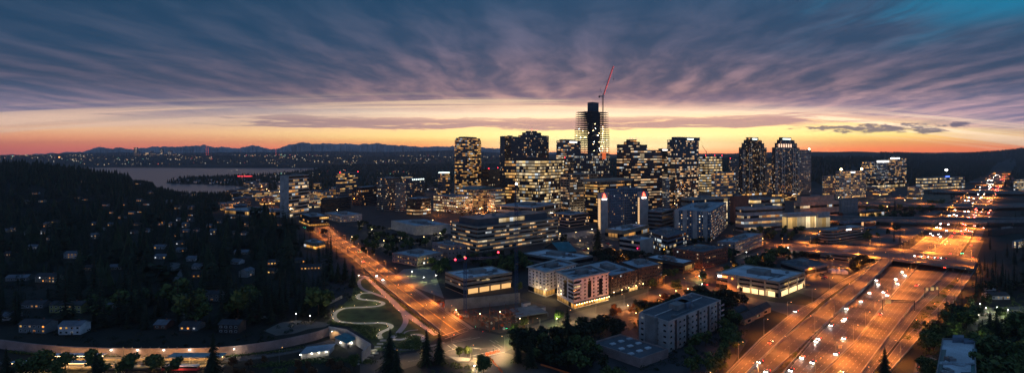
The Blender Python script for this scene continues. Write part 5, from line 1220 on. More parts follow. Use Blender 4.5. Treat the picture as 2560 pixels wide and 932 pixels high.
def broad(seed, h, Rr, clumps, leaves, ls):
    r_ = random.Random(seed); mb = MB(); cs = []
    for i in range(clumps):
        an, rr_, z = r_.uniform(0, 6.28), Rr*.62*math.sqrt(r_.random()), h*r_.uniform(.42, .86)
        cs.append((math.cos(an)*rr_, math.sin(an)*rr_, z, Rr*r_.uniform(.28, .5)*(1.15-.5*abs(z/h-.6))))
    for i in range(leaves):
        c = cs[i % clumps]; v = np.array([r_.gauss(0, 1) for _ in range(3)]); v /= np.linalg.norm(v); rd = c[3]*(r_.random()**.4)
        p = np.array(c[:3])+v*rd*np.array((1, 1, .8)); a = np.array([r_.gauss(0, 1) for _ in range(3)]); a /= np.linalg.norm(a); b = np.cross(a, v); nb = np.linalg.norm(b)
        if nb < .1: continue
        b /= nb; s_ = ls*r_.uniform(.6, 1.4); mb.face([p-a*s_, p+b*s_*.7, p+a*s_, p-b*s_*.7])
    return mb
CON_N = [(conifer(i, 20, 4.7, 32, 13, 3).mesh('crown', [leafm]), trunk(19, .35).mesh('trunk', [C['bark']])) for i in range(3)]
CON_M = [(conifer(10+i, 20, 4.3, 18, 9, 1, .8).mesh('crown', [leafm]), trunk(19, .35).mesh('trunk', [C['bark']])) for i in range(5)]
BRD_N = [(broad(20+i, 9, 4.2, 16, 2600, .34).mesh('crown', [leafd]), trunk(7.5, .22, 7, i, 2).mesh('trunk', [C['bark']])) for i in range(3)]
BRD_M = [(broad(30+i, 9, 4.2, 11, 520, .62).mesh('crown', [leafd]), trunk(7.5, .22, 4, i, 2).mesh('trunk', [C['bark']])) for i in range(4)]
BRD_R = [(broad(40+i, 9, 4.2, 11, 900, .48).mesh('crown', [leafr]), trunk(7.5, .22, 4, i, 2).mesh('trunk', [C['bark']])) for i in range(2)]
def tree(kind, x, y, h, label, group, z=None, wide=1.0, name=None):
    z = float(terrain(x, y)) if z is None else z
    S_ = {'cn': CON_N, 'cm': CON_M, 'bn': BRD_N, 'bm': BRD_M, 'br': BRD_R}[kind]; cr_, tr_ = rng.choice(S_); hh_ = 20 if kind[0] == 'c' else 9
    s_ = h/hh_; root = empty(name or ('conifer' if kind[0] == 'c' else 'broadleaf_tree'), (x, y, z), label, 'tree', group, rng.uniform(0, 6.28))
    inst('trunk', tr_, root, (0, 0, 0), 0, (s_, s_, s_)); inst('crown', cr_, root, (0, 0, 0), 0, (s_*wide, s_*wide, s_)); return root
TB = {}
def blocked(x, y, m=0.0):
    for P in TBX:
        if P[0]-m < x < P[1]+m and P[2]-m < y < P[3]+m and (m > 0 and pip(x, y, P[4]) or pip(x, y, P[4])): return True
    return False
def refresh():
    global TBX; TBX = [(min(q[0] for q in P), max(q[0] for q in P), min(q[1] for q in P), max(q[1] for q in P), P) for P in NOTREE]
refresh()
def hides_house(x, y, z, h):
    p, b_ = to_px(x, y, z); _, tp = to_px(x, y, z+h)
    for (hx, hy, hw, hD, hz, hg) in HOUSES:
        if hg and rng.random() < .22: continue
        if y < hD+6 and abs(p-hx) < hw*.5+3 and tp < hy-2 and b_ > hy-hw*.3: return True
    return False
# trees that can be told apart
NEAR = [('cn', 533, 962, 28, 'tall black fir standing in front of the station platform', .95), ('cn', 975, 928, 24, 'tall ragged fir at the near kerb of the cross street', 1.15), ('cn', 992, 945, 17, 'lower fir beside the tall ragged fir', 1.1),
 ('cn', 1066, 909, 20, 'first of the paired firs by the cross street, broader one', 1.05), ('cn', 1098, 907, 19, 'second of the paired firs by the cross street, slimmer one', 1.0), ('cn', 1418, 862, 24, 'big fir in front of the white apartment building', 1.1),
 ('cn', 1494, 622, 34, 'lone tall fir between the ribbon office and the hotel', 1.1), ('cn', 2212, 975, 22, 'ragged fir on the freeway verge at the bottom of the picture', 1.2), ('cn', 240, 958, 17, 'pointed fir in front of the station canopy', 1.2), ('cn', 15, 965, 20, 'fir at the near corner of the station', 1.2),
 ('cn', 862, 700, 22, 'fir in the dark clump above the park, tallest', 1.0), ('cn', 826, 690, 24, 'slim fir beside the park clump', .8), ('cn', 845, 705, 19, 'shorter fir in the dark clump above the park', 1.1), ('cn', 882, 716, 19, 'fir in the park clump nearest the arterial', 1.1),
 ('cn', 1295, 905, 15, 'dense dark fir at the corner of the junction', 1.0), ('cn', 1325, 915, 16, 'dense dark fir behind the corner one at the junction', 1.1), ('cn', 1360, 895, 14, 'low dark fir near the big fir', 1.2),
 ('bn', 1149, 892, 6, 'small round tree on the traffic island, first', 1.0), ('bn', 1169, 890, 6, 'small round tree on the traffic island, beside the lamp pole', 1.0), ('bn', 1209, 938, 11, 'leafy tree lit by a white lamp at the bottom of the picture', 1.0),
 ('bn', 1285, 842, 9, 'tree glowing bright yellow-green at the junction corner', 1.0), ('bn', 1397, 806, 9, 'yellow-green lamp-lit tree near the dug-out site', 1.0), ('bn', 700, 960, 9, 'thin tree beside the station fence', 1.0),
 ('bn', 885, 925, 9, 'young tree at the end of the pale steps', .8), ('bn', 2540, 838, 14, 'broad tree by the lit car park', 1), ('bn', 2320, 950, 12, 'green tree beside the rear car park', 1.1), ('bn', 2460, 895, 9, 'lamp-lit tree beside the flat blue roof', 1),
 ('bn', 2398, 800, 9, 'lamp-lit yellow tree by the access road', 1), ('bn', 2440, 792, 9, 'bright green tree at the lit car park entrance', 1.2), ('bn', 2500, 796, 8, 'small green tree on the island of the lit car park', 1), ('bn', 2390, 838, 9, 'green tree halfway down the access road', 1),
 ('cn', 2475, 850, 19, 'pointed fir in front of the lit car park', 1.1), ('cn', 2491, 856, 21, 'tallest pointed fir in front of the lit car park', 1.1), ('cn', 2456, 856, 15, 'short pointed fir before the lit car park', 1.1),
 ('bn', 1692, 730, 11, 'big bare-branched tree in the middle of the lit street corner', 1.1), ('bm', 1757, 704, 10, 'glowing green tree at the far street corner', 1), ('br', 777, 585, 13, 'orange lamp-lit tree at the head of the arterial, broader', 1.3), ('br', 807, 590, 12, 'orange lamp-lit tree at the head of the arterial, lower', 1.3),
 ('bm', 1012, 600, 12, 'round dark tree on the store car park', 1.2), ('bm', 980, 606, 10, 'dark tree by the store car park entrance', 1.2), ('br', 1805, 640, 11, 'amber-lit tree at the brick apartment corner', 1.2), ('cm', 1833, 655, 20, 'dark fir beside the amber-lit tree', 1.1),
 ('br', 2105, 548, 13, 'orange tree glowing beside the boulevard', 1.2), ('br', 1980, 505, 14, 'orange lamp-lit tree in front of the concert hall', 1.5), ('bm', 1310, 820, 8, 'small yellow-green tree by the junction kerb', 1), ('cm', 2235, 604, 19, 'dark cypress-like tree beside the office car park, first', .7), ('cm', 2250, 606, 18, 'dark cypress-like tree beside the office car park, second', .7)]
for (kd, a, b, h_, lb, wd_) in NEAR:
    x, y, _ = G(a, b); tree(kd, x, y, h_, lb, None, wide=wd_)
# dark bushy trees below the station and hedges
ZONES = [  # polygon in photo pixels at ground level, kind, number, height range, label, group
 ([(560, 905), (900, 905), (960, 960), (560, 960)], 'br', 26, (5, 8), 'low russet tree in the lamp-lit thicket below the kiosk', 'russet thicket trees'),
 ([(30, 925), (500, 925), (500, 955), (30, 955)], 'bm', 22, (9, 13), 'dark bushy tree in front of the lit platform', 'dark trees before the platform'),
 ([(1310, 850), (1470, 830), (1560, 960), (1330, 960)], 'bm', 26, (8, 13), 'dark leafy tree in the unlit grove below the white apartments', 'unlit grove trees'),
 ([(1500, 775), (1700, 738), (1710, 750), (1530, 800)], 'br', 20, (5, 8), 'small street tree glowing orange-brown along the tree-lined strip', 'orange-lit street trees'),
 ([(1560, 800), (1780, 735), (1800, 752), (1600, 830)], 'bm', 18, (6, 9), 'dark tree between the tree-lined strip and the near slab block', 'trees behind the slab block'),
 ([(1700, 880), (1860, 800), (1900, 860), (1820, 955), (1700, 955)], 'bm', 34, (8, 13), 'dark tree in front of the near slab block and ramp', 'dark trees before the slab block'),
 ([(2300, 860), (2460, 720), (2560, 700), (2560, 752), (2460, 775), (2400, 800), (2320, 880)], 'cm', 36, (13, 20), 'dark conifer in the wood between the exit ramp and the lit car park', 'conifers beside the exit ramp'),
 ([(2290, 880), (2420, 760), (2440, 800), (2350, 880)], 'bm', 30, (8, 13), 'leafy tree on the bank beside the exit ramp', 'leafy trees beside the exit ramp'),
 ([(2448, 850), (2660, 830), (2700, 990), (2450, 990)], 'bm', 60, (12, 18), 'tall leafy tree in the wood beside the flat blue roof', 'tall leafy wood beside the flat roof'),
 ([(2440, 575), (2620, 575), (2620, 760), (2445, 720)], 'cm', 60, (14, 22), 'dark conifer in the black wood on the outer side of the freeway', 'black freeway wood conifers'),
 ([(1130, 655), (1330, 640), (1300, 662), (1285, 690), (1170, 668)], 'bm', 24, (9, 14), 'dark tree between the ribbon office and the garage office', 'trees below the ribbon office'),
 ([(1290, 650), (1330, 650), (1320, 735), (1288, 735)], 'bm', 12, (9, 14), 'dark tree between the two cranes and the white apartments', 'trees beside the white apartments'),
 ([(955, 680), (1120, 660), (1130, 690), (1000, 690)], 'bm', 20, (7, 11), 'dark tree along the low apartments beside the arterial', 'trees below the low apartments'),
 ([(870, 560), (1120, 590), (1100, 625), (960, 640), (830, 590)], 'bm', 34, (9, 14), 'dark tree on the dim green beside the big store', 'trees round the store green'),
 ([(1640, 700), (1690, 690), (1680, 720), (1600, 740)], 'bm', 12, (7, 10), 'dark street tree along the brick apartments', 'street trees by the brick apartments'),
 ([(1780, 640), (2000, 640), (1960, 660), (1790, 690)], 'bm', 28, (8, 13), 'tree in the dark belt behind the white-roofed office', 'trees behind the white-roofed office'),
 ([(2140, 610), (2260, 600), (2230, 570), (2150, 590)], 'bm', 12, (8, 12), 'dark tree beside the round-cornered office', 'trees beside the round-cornered office'),
 ([(2150, 520), (2380, 505), (2380, 540), (2170, 560)], 'bm', 40, (9, 14), 'dark tree on the verge between boulevard and freeway', 'verge trees near the boulevard'),
 ([(2330, 470), (2420, 470), (2380, 500), (2290, 500)], 'cm', 22, (14, 22), 'dark conifer on the verge beyond the second road bridge', 'verge conifers beyond the second bridge'),
 ([(2465, 560), (2700, 560), (2700, 530), (2500, 525)], 'cm', 24, (12, 18), 'dark conifer on the outer verge between the bridges', 'outer verge conifers'),
 ([(1310, 690), (1330, 655), (1300, 640), (1180, 650), (1290, 690)], 'cm', 14, (14, 20), 'dark conifer behind the garage office', 'conifers behind the garage office'),
 ([(2215, 535), (2240, 535), (2240, 545), (2215, 545)], 'cm', 6, (28, 36), 'tall dark tree cluster on the freeway verge', 'tall verge trees'),
 ([(1880, 555), (2060, 555), (2000, 600), (1880, 605)], 'bm', 34, (9, 14), 'dark tree below the curved convention office', 'trees below the convention office'),
 ([(1100, 520), (1240, 516), (1240, 545), (1120, 545)], 'br', 16, (7, 10), 'street tree glowing yellow by the gridded beige office', 'glowing street trees by the beige office'),
 ([(720, 585), (840, 620), (850, 700), (740, 690)], 'cm', 34, (13, 20), 'dark conifer between the park and the woods', 'conifers above the park'),
 ([(500, 548), (740, 560), (740, 640), (500, 620)], 'cm', 50, (16, 24), 'tall black conifer below the blank-ended mid-rise', 'black conifers below the mid-rise'),
]
done = set(); nC = nB = 0
def put_zone(poly, kd, num, hr, lb, gp, hide=True):
    num = int(num*(.60 if kd[0] == 'b' else .62)); 
    xs, ys = [q[0] for q in poly], [q[1] for q in poly]; k = 0
    for _ in range(num*6):
        if k >= num: break
        a, b = rng.uniform(min(xs), max(xs)), rng.uniform(min(ys), max(ys))
        if not pip(a, b, poly): continue
        x, y, _ = G(a, b)
        if blocked(x, y): continue
        h_ = rng.uniform(*hr)
        if hide and hides_house(x, y, 0, h_): continue
        tree(kd, x, y, h_, lb, gp, wide=rng.uniform(.85, 1.25)); k += 1
for z_ in ZONES: put_zone(*z_)
# residential woods: near ones are single trees, the rest one far wood
woods = [(-20, 430), (150, 424), (330, 446), (372, 462), (392, 476), (450, 484), (606, 486), (600, 500), (560, 512), (520, 548), (740, 560), (745, 640), (850, 705), (800, 735), (815, 795), (700, 795), (640, 830), (560, 850), (0, 838), (-20, 838)]
ind = 0; far = []
cand = []
for _ in range(15000):
    y = 350+ (rng.random()**.8)*1900; x = rng.uniform(-1.05, -.30)*y
    z = float(terrain(x, y)); 
    p0, q0 = to_px(x, y, 0)
    if not pip(p0, q0, woods) and not (p0 < 330 and y > 1400): continue
    if in_lake(x, y) or blocked(x, y): continue
    cand.append((x, y, z))
seen = {}
keep = []
for (x, y, z) in cand:
    key = (int(x//6), int(y//6))
    if key in seen: continue
    seen[key] = 1; h_ = rng.choice([rng.uniform(9, 15), rng.uniform(14, 22), rng.uniform(20, 34), rng.uniform(18, 44) if rng.random() < .5 else 16]) if y < 1150 or to_px(x, y, z)[0] < 330 else rng.uniform(8, 15)
    if hides_house(x, y, z, h_*.9) and rng.random() < .97: continue
    keep.append((x, y, z, h_))
keep.sort(key=lambda t: t[1])
NI = 130
for (x, y, z, h_) in keep[:NI]:
    kd = 'cm' if rng.random() < .88 else 'bm'
    tree(kd, x, y, h_*(1 if kd == 'cm' else .7), 'dark %s standing in the residential woods above the retaining wall' % ('conifer' if kd == 'cm' else 'leafy tree'), '%s of the residential woods' % ('conifers' if kd == 'cm' else 'leafy trees'), z, rng.uniform(.95, 1.35))
# low trees for the far wood, merged into one mesh because nobody could count them
def proto(seed, kind):
    r_ = random.Random(seed); mb = MB(); k = 6
    if kind == 0:
        for (z0, z1, rr_) in ((.10, .62, .22), (.38, .84, .155), (.64, 1.04, .09)):
            pts = [(math.cos(6.283*i/k)*rr_*r_.uniform(.7, 1.25), math.sin(6.283*i/k)*rr_*r_.uniform(.7, 1.25), z0+r_.uniform(-.05, .05)) for i in range(k)]
            for i in range(k): mb.face([pts[i], pts[(i+1) % k], (0, 0, z1)])
    else:
        for c in range(5):
            cx_, cy_, cz_ = r_.uniform(-.2, .2), r_.uniform(-.2, .2), r_.uniform(.3, .75); rr_ = r_.uniform(.14, .24)
            for i in range(7):
                a, b = r_.uniform(0, 6.28), r_.uniform(0, 6.28); v1 = np.array((math.cos(a), math.sin(a), r_.uniform(-.6, .6)))*rr_; v2 = np.array((math.cos(b), math.sin(b), r_.uniform(-.8, .8)))*rr_
                mb.face([(cx_+v1[0], cy_+v1[1], cz_+v1[2]), (cx_+v2[0], cy_+v2[1], cz_+v2[2]), (cx_-v1[0]*.6, cy_-v1[1]*.6, cz_-v1[2]*.5+.05)])
    v = np.array(mb.v); return v.reshape(-1, 3, 3)
PR = [proto(i, 0) for i in range(6)]+[proto(50+i, 1) for i in range(3)]
PRH = []
for i in range(6):
    q_ = conifer(60+i, 20, 4.6, 15, 8, 1, .8); a_ = np.array(q_.v)/20.0; PRH.append(a_.reshape(-1, 3, 3))
def forest(name, pts, seed=0):
    rs = np.random.RandomState(seed); out = []
    for (x, y, z, h_) in pts:
        pr = PRH[rs.randint(0, 6)] if y < 1250 and rs.rand() < .8 else PR[rs.randint(0, 6 if rs.rand() < .72 else 9)]; a = rs.rand()*6.28; c_, s_ = math.cos(a), math.sin(a); w_ = h_*rs.uniform(.8, 1.35)
        m_ = np.array(((c_*w_, s_*w_, 0), (-s_*w_, c_*w_, 0), (0, 0, h_))); out.append(pr.reshape(-1, 3)@m_+np.array((x, y, z-.5)))
    v = np.concatenate(out); nt = len(v)//3; me = bpy.data.meshes.new(name)
    me.vertices.add(len(v)); me.vertices.foreach_set('co', v.ravel()); me.loops.add(len(v)); me.loops.foreach_set('vertex_index', np.arange(len(v), dtype=np.int32))
    me.polygons.add(nt); me.polygons.foreach_set('loop_start', np.arange(0, len(v), 3, dtype=np.int32)); me.update(); me.materials.append(leafm)
    o = bpy.data.objects.new(name, me); COL.objects.link(o); o['kind'] = 'stuff'; return o
tag(forest('forest', keep[NI:], 1), 'dense black conifer wood covering the residential slopes', 'forest')
def scatter(poly, num, hr, seed, zfn=None, dens=None):
    rs = random.Random(seed); out = []; xs = [q[0] for q in poly]; k0, k1 = KX(min(xs)), KX(max(xs)); d0, d1 = min(q[1] for q in poly), max(q[1] for q in poly)
    t_ = 0
    while len(out) < num and t_ < num*12:
        t_ += 1; y = math.sqrt(rs.uniform(d0*d0, d1*d1)); k = rs.uniform(k0, k1); x = k*y
        if not pip(1280+k*F, y, poly): continue
        if in_lake(x, y) or blocked(x, y): continue
        z = float(terrain(x, y)); out.append((x, y, z, rs.uniform(*hr)))
    return out
PRB = []
for i in range(5):
    q_ = np.array(broad(70+i, 9, 4.6, 9, 170, .85).v)/9.0; q_ = q_.reshape(-1, 4, 3); PRB.append(np.concatenate([q_[:, [0, 1, 2]], q_[:, [0, 2, 3]]]))
def grove(name, zones, num, hr, seed, label):
    global PR, PRH; rs = random.Random(seed); out = []; fp = [(min(q[0] for q in P)-3, max(q[0] for q in P)+3, min(q[1] for q in P)-3, max(q[1] for q in P)+3) for P in FOOT]
    for z_ in zones:
        xs, ys = [q[0] for q in z_], [q[1] for q in z_]; k = 0
        for _ in range(num*8):
            if k >= num: break
            a, b = rs.uniform(min(xs), max(xs)), rs.uniform(min(ys), max(ys))
            if not pip(a, b, z_): continue
            x, y, _ = G(a, b)
            if blocked(x, y) or any(f[0] < x < f[1] and f[2] < y < f[3] for f in fp): continue
            out.append((x, y, 0, rs.uniform(*hr))); k += 1
    s1_, s2_ = PR, PRH; PR = PRB*2; PRH = PRB+PRB[:1]
    o = forest(name, out, seed); PR, PRH = s1_, s2_; tag(o, label, 'trees')
grove('tree_belt', [[(870, 555), (1130, 585), (1110, 662), (900, 640)], [(1110, 655), (1330, 640), (1330, 690), (1180, 668)], [(1340, 610), (1560, 580), (1600, 650), (1500, 665), (1370, 640)]], 60, (6, 11), 31, 'leafy tree belts round the store green and the ribbon office')
grove('tree_belt', [[(1560, 640), (1850, 590), (1880, 640), (1760, 680), (1600, 690)], [(1790, 560), (2060, 550), (2060, 640), (1850, 700), (1800, 640)], [(2060, 620), (2180, 640), (2140, 680), (2020, 690)], [(2140, 560), (2300, 520), (2330, 540), (2200, 600)]], 55, (6, 11), 32, 'leafy tree belts round the apartment blocks and the boulevard')
grove('tree_belt', [[(1290, 860), (1440, 825), (1560, 790), (1600, 830), (1480, 960), (1300, 930)], [(1560, 800), (1740, 742), (1860, 760), (1830, 850), (1760, 880)], [(2300, 870), (2440, 730), (2560, 690), (2700, 760), (2700, 990), (2450, 990), (2440, 840), (2350, 890)]], 75, (6, 12), 33, 'leafy groves in the unlit lots and beside the exit ramp')
# polygons given as (photo column, distance in metres)
pts = []
pts += scatter([(400, 1880), (760, 1820), (900, 2300), (1150, 2300), (1300, 2500), (1300, 4300), (640, 4500), (640, 3100), (420, 2600), (395, 2200)], 4200, (11, 21), 3)
pts += scatter([(640, 1650), (1130, 1700), (1130, 2400), (760, 2400)], 700, (10, 18), 4)
tag(forest('forest', pts, 2), 'dark wooded point and plain beyond the bay and the low town', 'forest')
pts = scatter([(1490, 2000), (2000, 2000), (2300, 2150), (2360, 2600), (2380, 4200), (1490, 4200)], 5200, (16, 28), 5)
pts += scatter([(2275, 1850), (2395, 1850), (2425, 2300), (2468, 3000), (2500, 4900), (2330, 5200), (2290, 3000)], 3200, (16, 28), 8)
pts += scatter([(2512, 1900), (2640, 1500), (2760, 5000), (2550, 5000), (2530, 3200)], 1600, (14, 26), 18)
tag(forest('forest', pts, 3), 'black treed ridge behind the twin towers and the campus office', 'forest')
pts = scatter([(2200, 4800), (2620, 4800), (2620, 6600), (2200, 6600)], 3600, (18, 32), 6)
pts += scatter([(2560, 900), (2900, 900), (2900, 4700), (2553, 4700), (2548, 2500)], 1500, (14, 24), 7)
tag(forest('forest', pts, 4), 'wooded hill where the freeway ends, higher towards the picture edge', 'forest')
pts = scatter([(-60, 5450), (1500, 5450), (1500, 7900), (-60, 7900)], 5200, (14, 24), 9)
tag(forest('forest', pts, 5), 'trees on the long shore across the lake', 'forest')
# hedges, shrubs
rs = random.Random(5)
def leafpile(name, P, w_, h_, num, ls, mat, label, cat='shrub'):
    mb = MB(); P = resamp(P, .5)
    for i in range(num):
        c = rs.choice(P); p = np.array((c[0]+rs.gauss(0, w_*.4), c[1]+rs.gauss(0, w_*.4), abs(rs.gauss(h_*.4, h_*.25))+.05)); a = np.array([rs.gauss(0, 1) for _ in range(3)]); a /= np.linalg.norm(a); b = np.cross(a, (rs.gauss(0, 1), rs.gauss(0, 1), 1)); b /= max(.2, np.linalg.norm(b))
        mb.face([p-a*ls, p+b*ls*.7, p+a*ls, p-b*ls*.7])
    return tag(mb.build(name, mat, None, 'stuff'), label, cat)
leafpile('ground_planting', [a*.93-np.array((1.6, .8, 0))*0+np.array((-1.8, -.6, 0)) for a in []] or [q+np.array((-2.2, -1.2, 0)) for q in P1z([(430, 335), (700, 560), (880, 700)])], 1.6, .8, 2200, .3, leafd, 'low planting strip between promenade and arterial wall', 'planting')
leafpile('ground_planting', P1z([(150, 620), (350, 640), (440, 660), (430, 720), (330, 640), (200, 625)]), 3.5, 1.2, 2600, .35, leafd, 'shrub belt between the serpentine path and the concrete portal', 'planting')
leafpile('ground_planting', P1z([(560, 690), (640, 700), (700, 720), (720, 780), (600, 770), (650, 740)]), 4, 1.0, 2600, .35, leafd, 'planting inside the looped path', 'planting')
leafpile('ground_planting', [np.array(G(*q)) for q in ((20, 880), (150, 893), (350, 893), (560, 893), (700, 880), (760, 868))], 1.6, 1.6, 2600, .4, leafd, 'ivy and shrubs along the foot of the long retaining wall', 'planting')
leafpile('ground_planting', [np.array(G(*q)) for q in ((640, 915), (760, 905), (860, 900), (930, 905))], 5, 1.0, 2400, .4, leafd, 'weedy bank beside the railway', 'planting')
# ---------------------------------------------------------------- lamps
LIGHTS = 0
def light(parent, loc, power, col, rad=.25, spot=None, rot=None, name='lamp_light'):
    global LIGHTS; LIGHTS += 1
    ld = bpy.data.lights.new(name, 'SPOT' if spot else 'POINT'); ld.energy = power; ld.color = col; ld.shadow_soft_size = rad
    if spot: ld.spot_size = R(spot); ld.spot_blend = .8
    lo = bpy.data.objects.new(name, ld); COL.objects.link(lo); lo.location = loc
    if rot: lo.rotation_euler = rot
    if parent is not None: lo.parent = parent
    return lo
def lamp_meshes(h, arm, bulb, br):
    a = MB(); a.bar((0, 0, 0), (0, 0, h), .16, 0, 6, .09)
    if arm: a.bar((0, 0, h), (arm, 0, h+.5), .07, 0, 5)
    b = MB(); b.box((arm, 0, h+.35 if arm else h), (1.0, .45, .22) if arm else (.7, .7, .25))
    c = MB(); c.ball((arm, 0, (h+.25) if arm else h-.15), br, 0, 8, 5, .7)
    return a.mesh('pole', [C['metal']]), b.mesh('lamp_head', [C['metal']]), c.mesh('lamp_glass', [bulb])
LM = dict(free=lamp_meshes(12, 2.4, SODIUM, .22), street=lamp_meshes(9, 1.8, SODIUM, .22), post=lamp_meshes(5, 0, WHITEL, .32), warm=lamp_meshes(5, 0, WARML, .36), far=lamp_meshes(12, 2.4, SODIUM, .7), farw=lamp_meshes(9, 0, WARML, .6))
SOD = (1, .27, .035); WRM = (1, .62, .28); WHT = (1, .86, .62); GRN = (.85, 1, .35)
def lamp(kind, x, y, z, power, col, label, group, rz=0, head=True, h=None, spot=True):
    ms = LM[kind]; root = empty('street_lamp', (x, y, z), label, 'street lamp', group, rz)
    for nm, me_ in zip(('pole', 'lamp_head', 'lamp_glass'), ms): inst(nm, me_, root)
    hh_ = {'free': 12, 'street': 9, 'post': 5, 'warm': 5, 'far': 12, 'farw': 9}[kind]; ar = {'free': 2.4, 'street': 1.8, 'far': 2.4}.get(kind, 0)
    if power: light(root, (ar, 0, hh_-.2-(.35 if not ar else 0)), power, col, .3, 160 if ar and spot else None, (0, R(-8), 0) if ar else None)
    return root
def along(P, step, off=0.0):
    P = [np.array(q, float) for q in P]; out = []; acc = off
    for a, b in zip(P[:-1], P[1:]):
        L_ = np.linalg.norm((b-a)[:2])
        while acc < L_: out.append((a+(b-a)*acc/L_, (b-a)/L_)); acc += step(float(a[1])) if callable(step) else step
        acc -= L_
    return out
FP = 3.6
def run(P, step, kind_fn, power, col, label, group, flip=False, maxy=5000, off=0):
    for c, d in along(P, step, off):
        if c[1] > maxy: break
        rz = math.atan2(d[1], d[0])-math.pi/2 + (math.pi if flip else 0)
        lamp(kind_fn(c[1]), c[0], c[1], c[2], power(c[1]), col, label, group, rz)
kf = lambda y: 'free' if y < 900 else 'far'
stp = lambda y: 38 if y < 700 else (125 if y < 1400 else 420)
pw = lambda y: 50000 if y < 700 else (170000 if y < 1400 else 900000)
med = [(a+b)/2+np.array((0, 0, .4)) for a, b in zip(SB[1], NB[0])]
run(med, stp, kf, pw, SOD, 'tall orange freeway lamp standing on the median barrier', 'freeway median lamps')
run([a+np.array((-.5, .3, 0)) for a in RA[0]], 54, kf, lambda y: 36000, SOD, 'tall orange freeway lamp beside the frontage ramp', 'frontage ramp lamps', off=12)
run([a+np.array((.3, -.3, 0)) for a in RB[1]], 54, kf, lambda y: 32000, SOD, 'tall orange lamp on the parapet of the viaduct ramp', 'viaduct ramp lamps', True, off=25)
run([a+np.array((.9, -.6, 0)) for a in EXR[1]], 56, kf, lambda y: 36000, SOD, 'tall orange freeway lamp beside the exit ramp', 'exit ramp lamps', True, off=20)
run([a+np.array((1.5, -1, 0)) for a in NB[1][20:]], stp, kf, pw, SOD, 'far orange freeway lamp along the outer shoulder', 'outer shoulder lamps', True, off=20)
run([a+np.array((-1.5, 1, 0)) for a in SB[0][20:]], stp, kf, pw, SOD, 'far orange freeway lamp along the inner shoulder', 'inner shoulder lamps', off=60)
run(OF, 32, lambda y: 'street', lambda y: 42000, SOD, 'orange lamp on the far edge of the wide road bridge', 'road bridge lamps', off=10)
run(ON[:4], 40, lambda y: 'street', lambda y: 30000, SOD, 'orange lamp on the near edge of the wide road bridge', 'near road bridge lamps', True, off=8)
run(ALp, 34, lambda y: 'street', lambda y: 24000, SOD, 'orange lamp on the park side of the arterial road', 'park side arterial lamps', off=12)
run(f3, 140, lambda y: 'far', lambda y: 160000, SOD, 'orange lamp on the second road bridge', 'second road bridge lamps', off=60)
run(f4, 200, lambda y: 'far', lambda y: 260000, SOD, 'orange lamp on the distant road bridge', 'distant bridge lamps', off=60)
# arterial
for i, (a, b) in enumerate(((1135, 793), (1085, 756))):
    x, y, _ = G(a, b); rz = math.atan2(426, -253)-math.pi/2
    lamp('street', x, y, 0, 26000, SOD, 'orange lamp with a short arm beside the arterial road', 'arterial lamps', rz+math.pi)
run([a+np.array((1, .5, 0)) for a in ARp[16:]], 40, lambda y: 'street', lambda y: 26000, SOD, 'orange lamp with a short arm along the upper arterial road', 'upper arterial lamps', True)
x, y, _ = G(1176, 902); lamp('street', x, y, 0, 38000, WRM, 'curved-arm lamp pole on the traffic island at the near junction', None, R(20))
x, y, _ = G(1262, 878); lamp('street', x, y, 0, 26000, WRM, 'lamp pole at the tree-side corner of the near junction', None, R(160))
x, y, _ = G(1128, 874); lamp('street', x, y, 0, 14000, WRM, 'added lamp pole between the paired firs and the traffic island', None, R(30))  # third lamp, added to brighten the near junction
def plist(kind, pts, power, col, label, group, z=0):
    for i, (a, b) in enumerate(pts):
        x, y, _ = G(a, b, z); lamp(kind, x, y, z, power, col, label, group, rng.uniform(0, 6.28))
plist('post', [(830, 842+4)], 0, WHT, 'small white lamp post beside the concrete portal', None)
plist('post', [(1186, 935)], 900, WHT, 'white post lamp lighting the leafy tree at the bottom of the picture', None)
plist('warm', [(1280, 852), (1392, 812)], 4500, GRN, 'post lamp hidden in a glowing yellow-green tree', 'lamps inside the glowing trees')
plist('post', [(2428, 792), (2408, 815), (2392, 846), (2493, 783), (2450, 775), (2530, 800), (2420, 870)], 4500, (.8, 1, .42), 'small greenish post lamp by the lit car park', 'greenish lamps by the lit car park')
plist('post', [(2465, 785), (2520, 790), (2468, 905), (2340, 935), (2580, 790)], 3000, WHT, 'pale post lamp in the tree-hidden car parks', 'pale lamps of the hidden car parks')
plist('warm', [(1500, 752), (1520, 747), (1535, 744), (1555, 738), (1572, 732), (1590, 727), (1608, 722)], 1300, WRM, 'globe lamp in the row in front of the dark brick apartments', 'globe lamps before the brick apartments')
plist('warm', [(1530, 790), (1570, 778), (1610, 765), (1650, 752), (1690, 740), (1720, 735), (1590, 798), (1660, 770)], 12000, (1, .28, .06), 'orange lamp among the trees of the tree-lined strip', 'strip lamps under the trees')
plist('street', [(1660, 712), (1715, 722), (1752, 700), (1735, 680), (1800, 730), (1830, 675), (1890, 655), (1760, 690), (1850, 745), (1620, 745)], 22000, SOD, 'street lamp round the far junction', 'far junction lamps')
plist('post', [(1748, 702)], 4000, GRN, 'post lamp lighting the glowing green tree at the far corner', None)
plist('post', [(1970, 628), (1975, 640), (1866, 640)], 1500, WHT, 'bright white lamp by the belt of trees behind the white-roofed office', 'white lamps behind the white-roofed office')
plist('street', [(2045, 642), (2080, 668), (2130, 668), (2100, 690), (2040, 690), (2150, 650)], 34000, SOD, 'orange lamp on the car park below the road bridge', 'car park lamps below the road bridge')
plist('street', [(2010, 605), (2040, 583), (2070, 560), (2100, 545), (2130, 530), (2170, 515), (2210, 505), (2250, 495), (1975, 615)], 60000, SOD, 'orange lamp along the boulevard', 'boulevard lamps')
plist('post', [(897, 700), (740, 800), (775, 805)], 300, WRM, 'small lamp by the dark turning circle', 'small lamps by the turning circle')
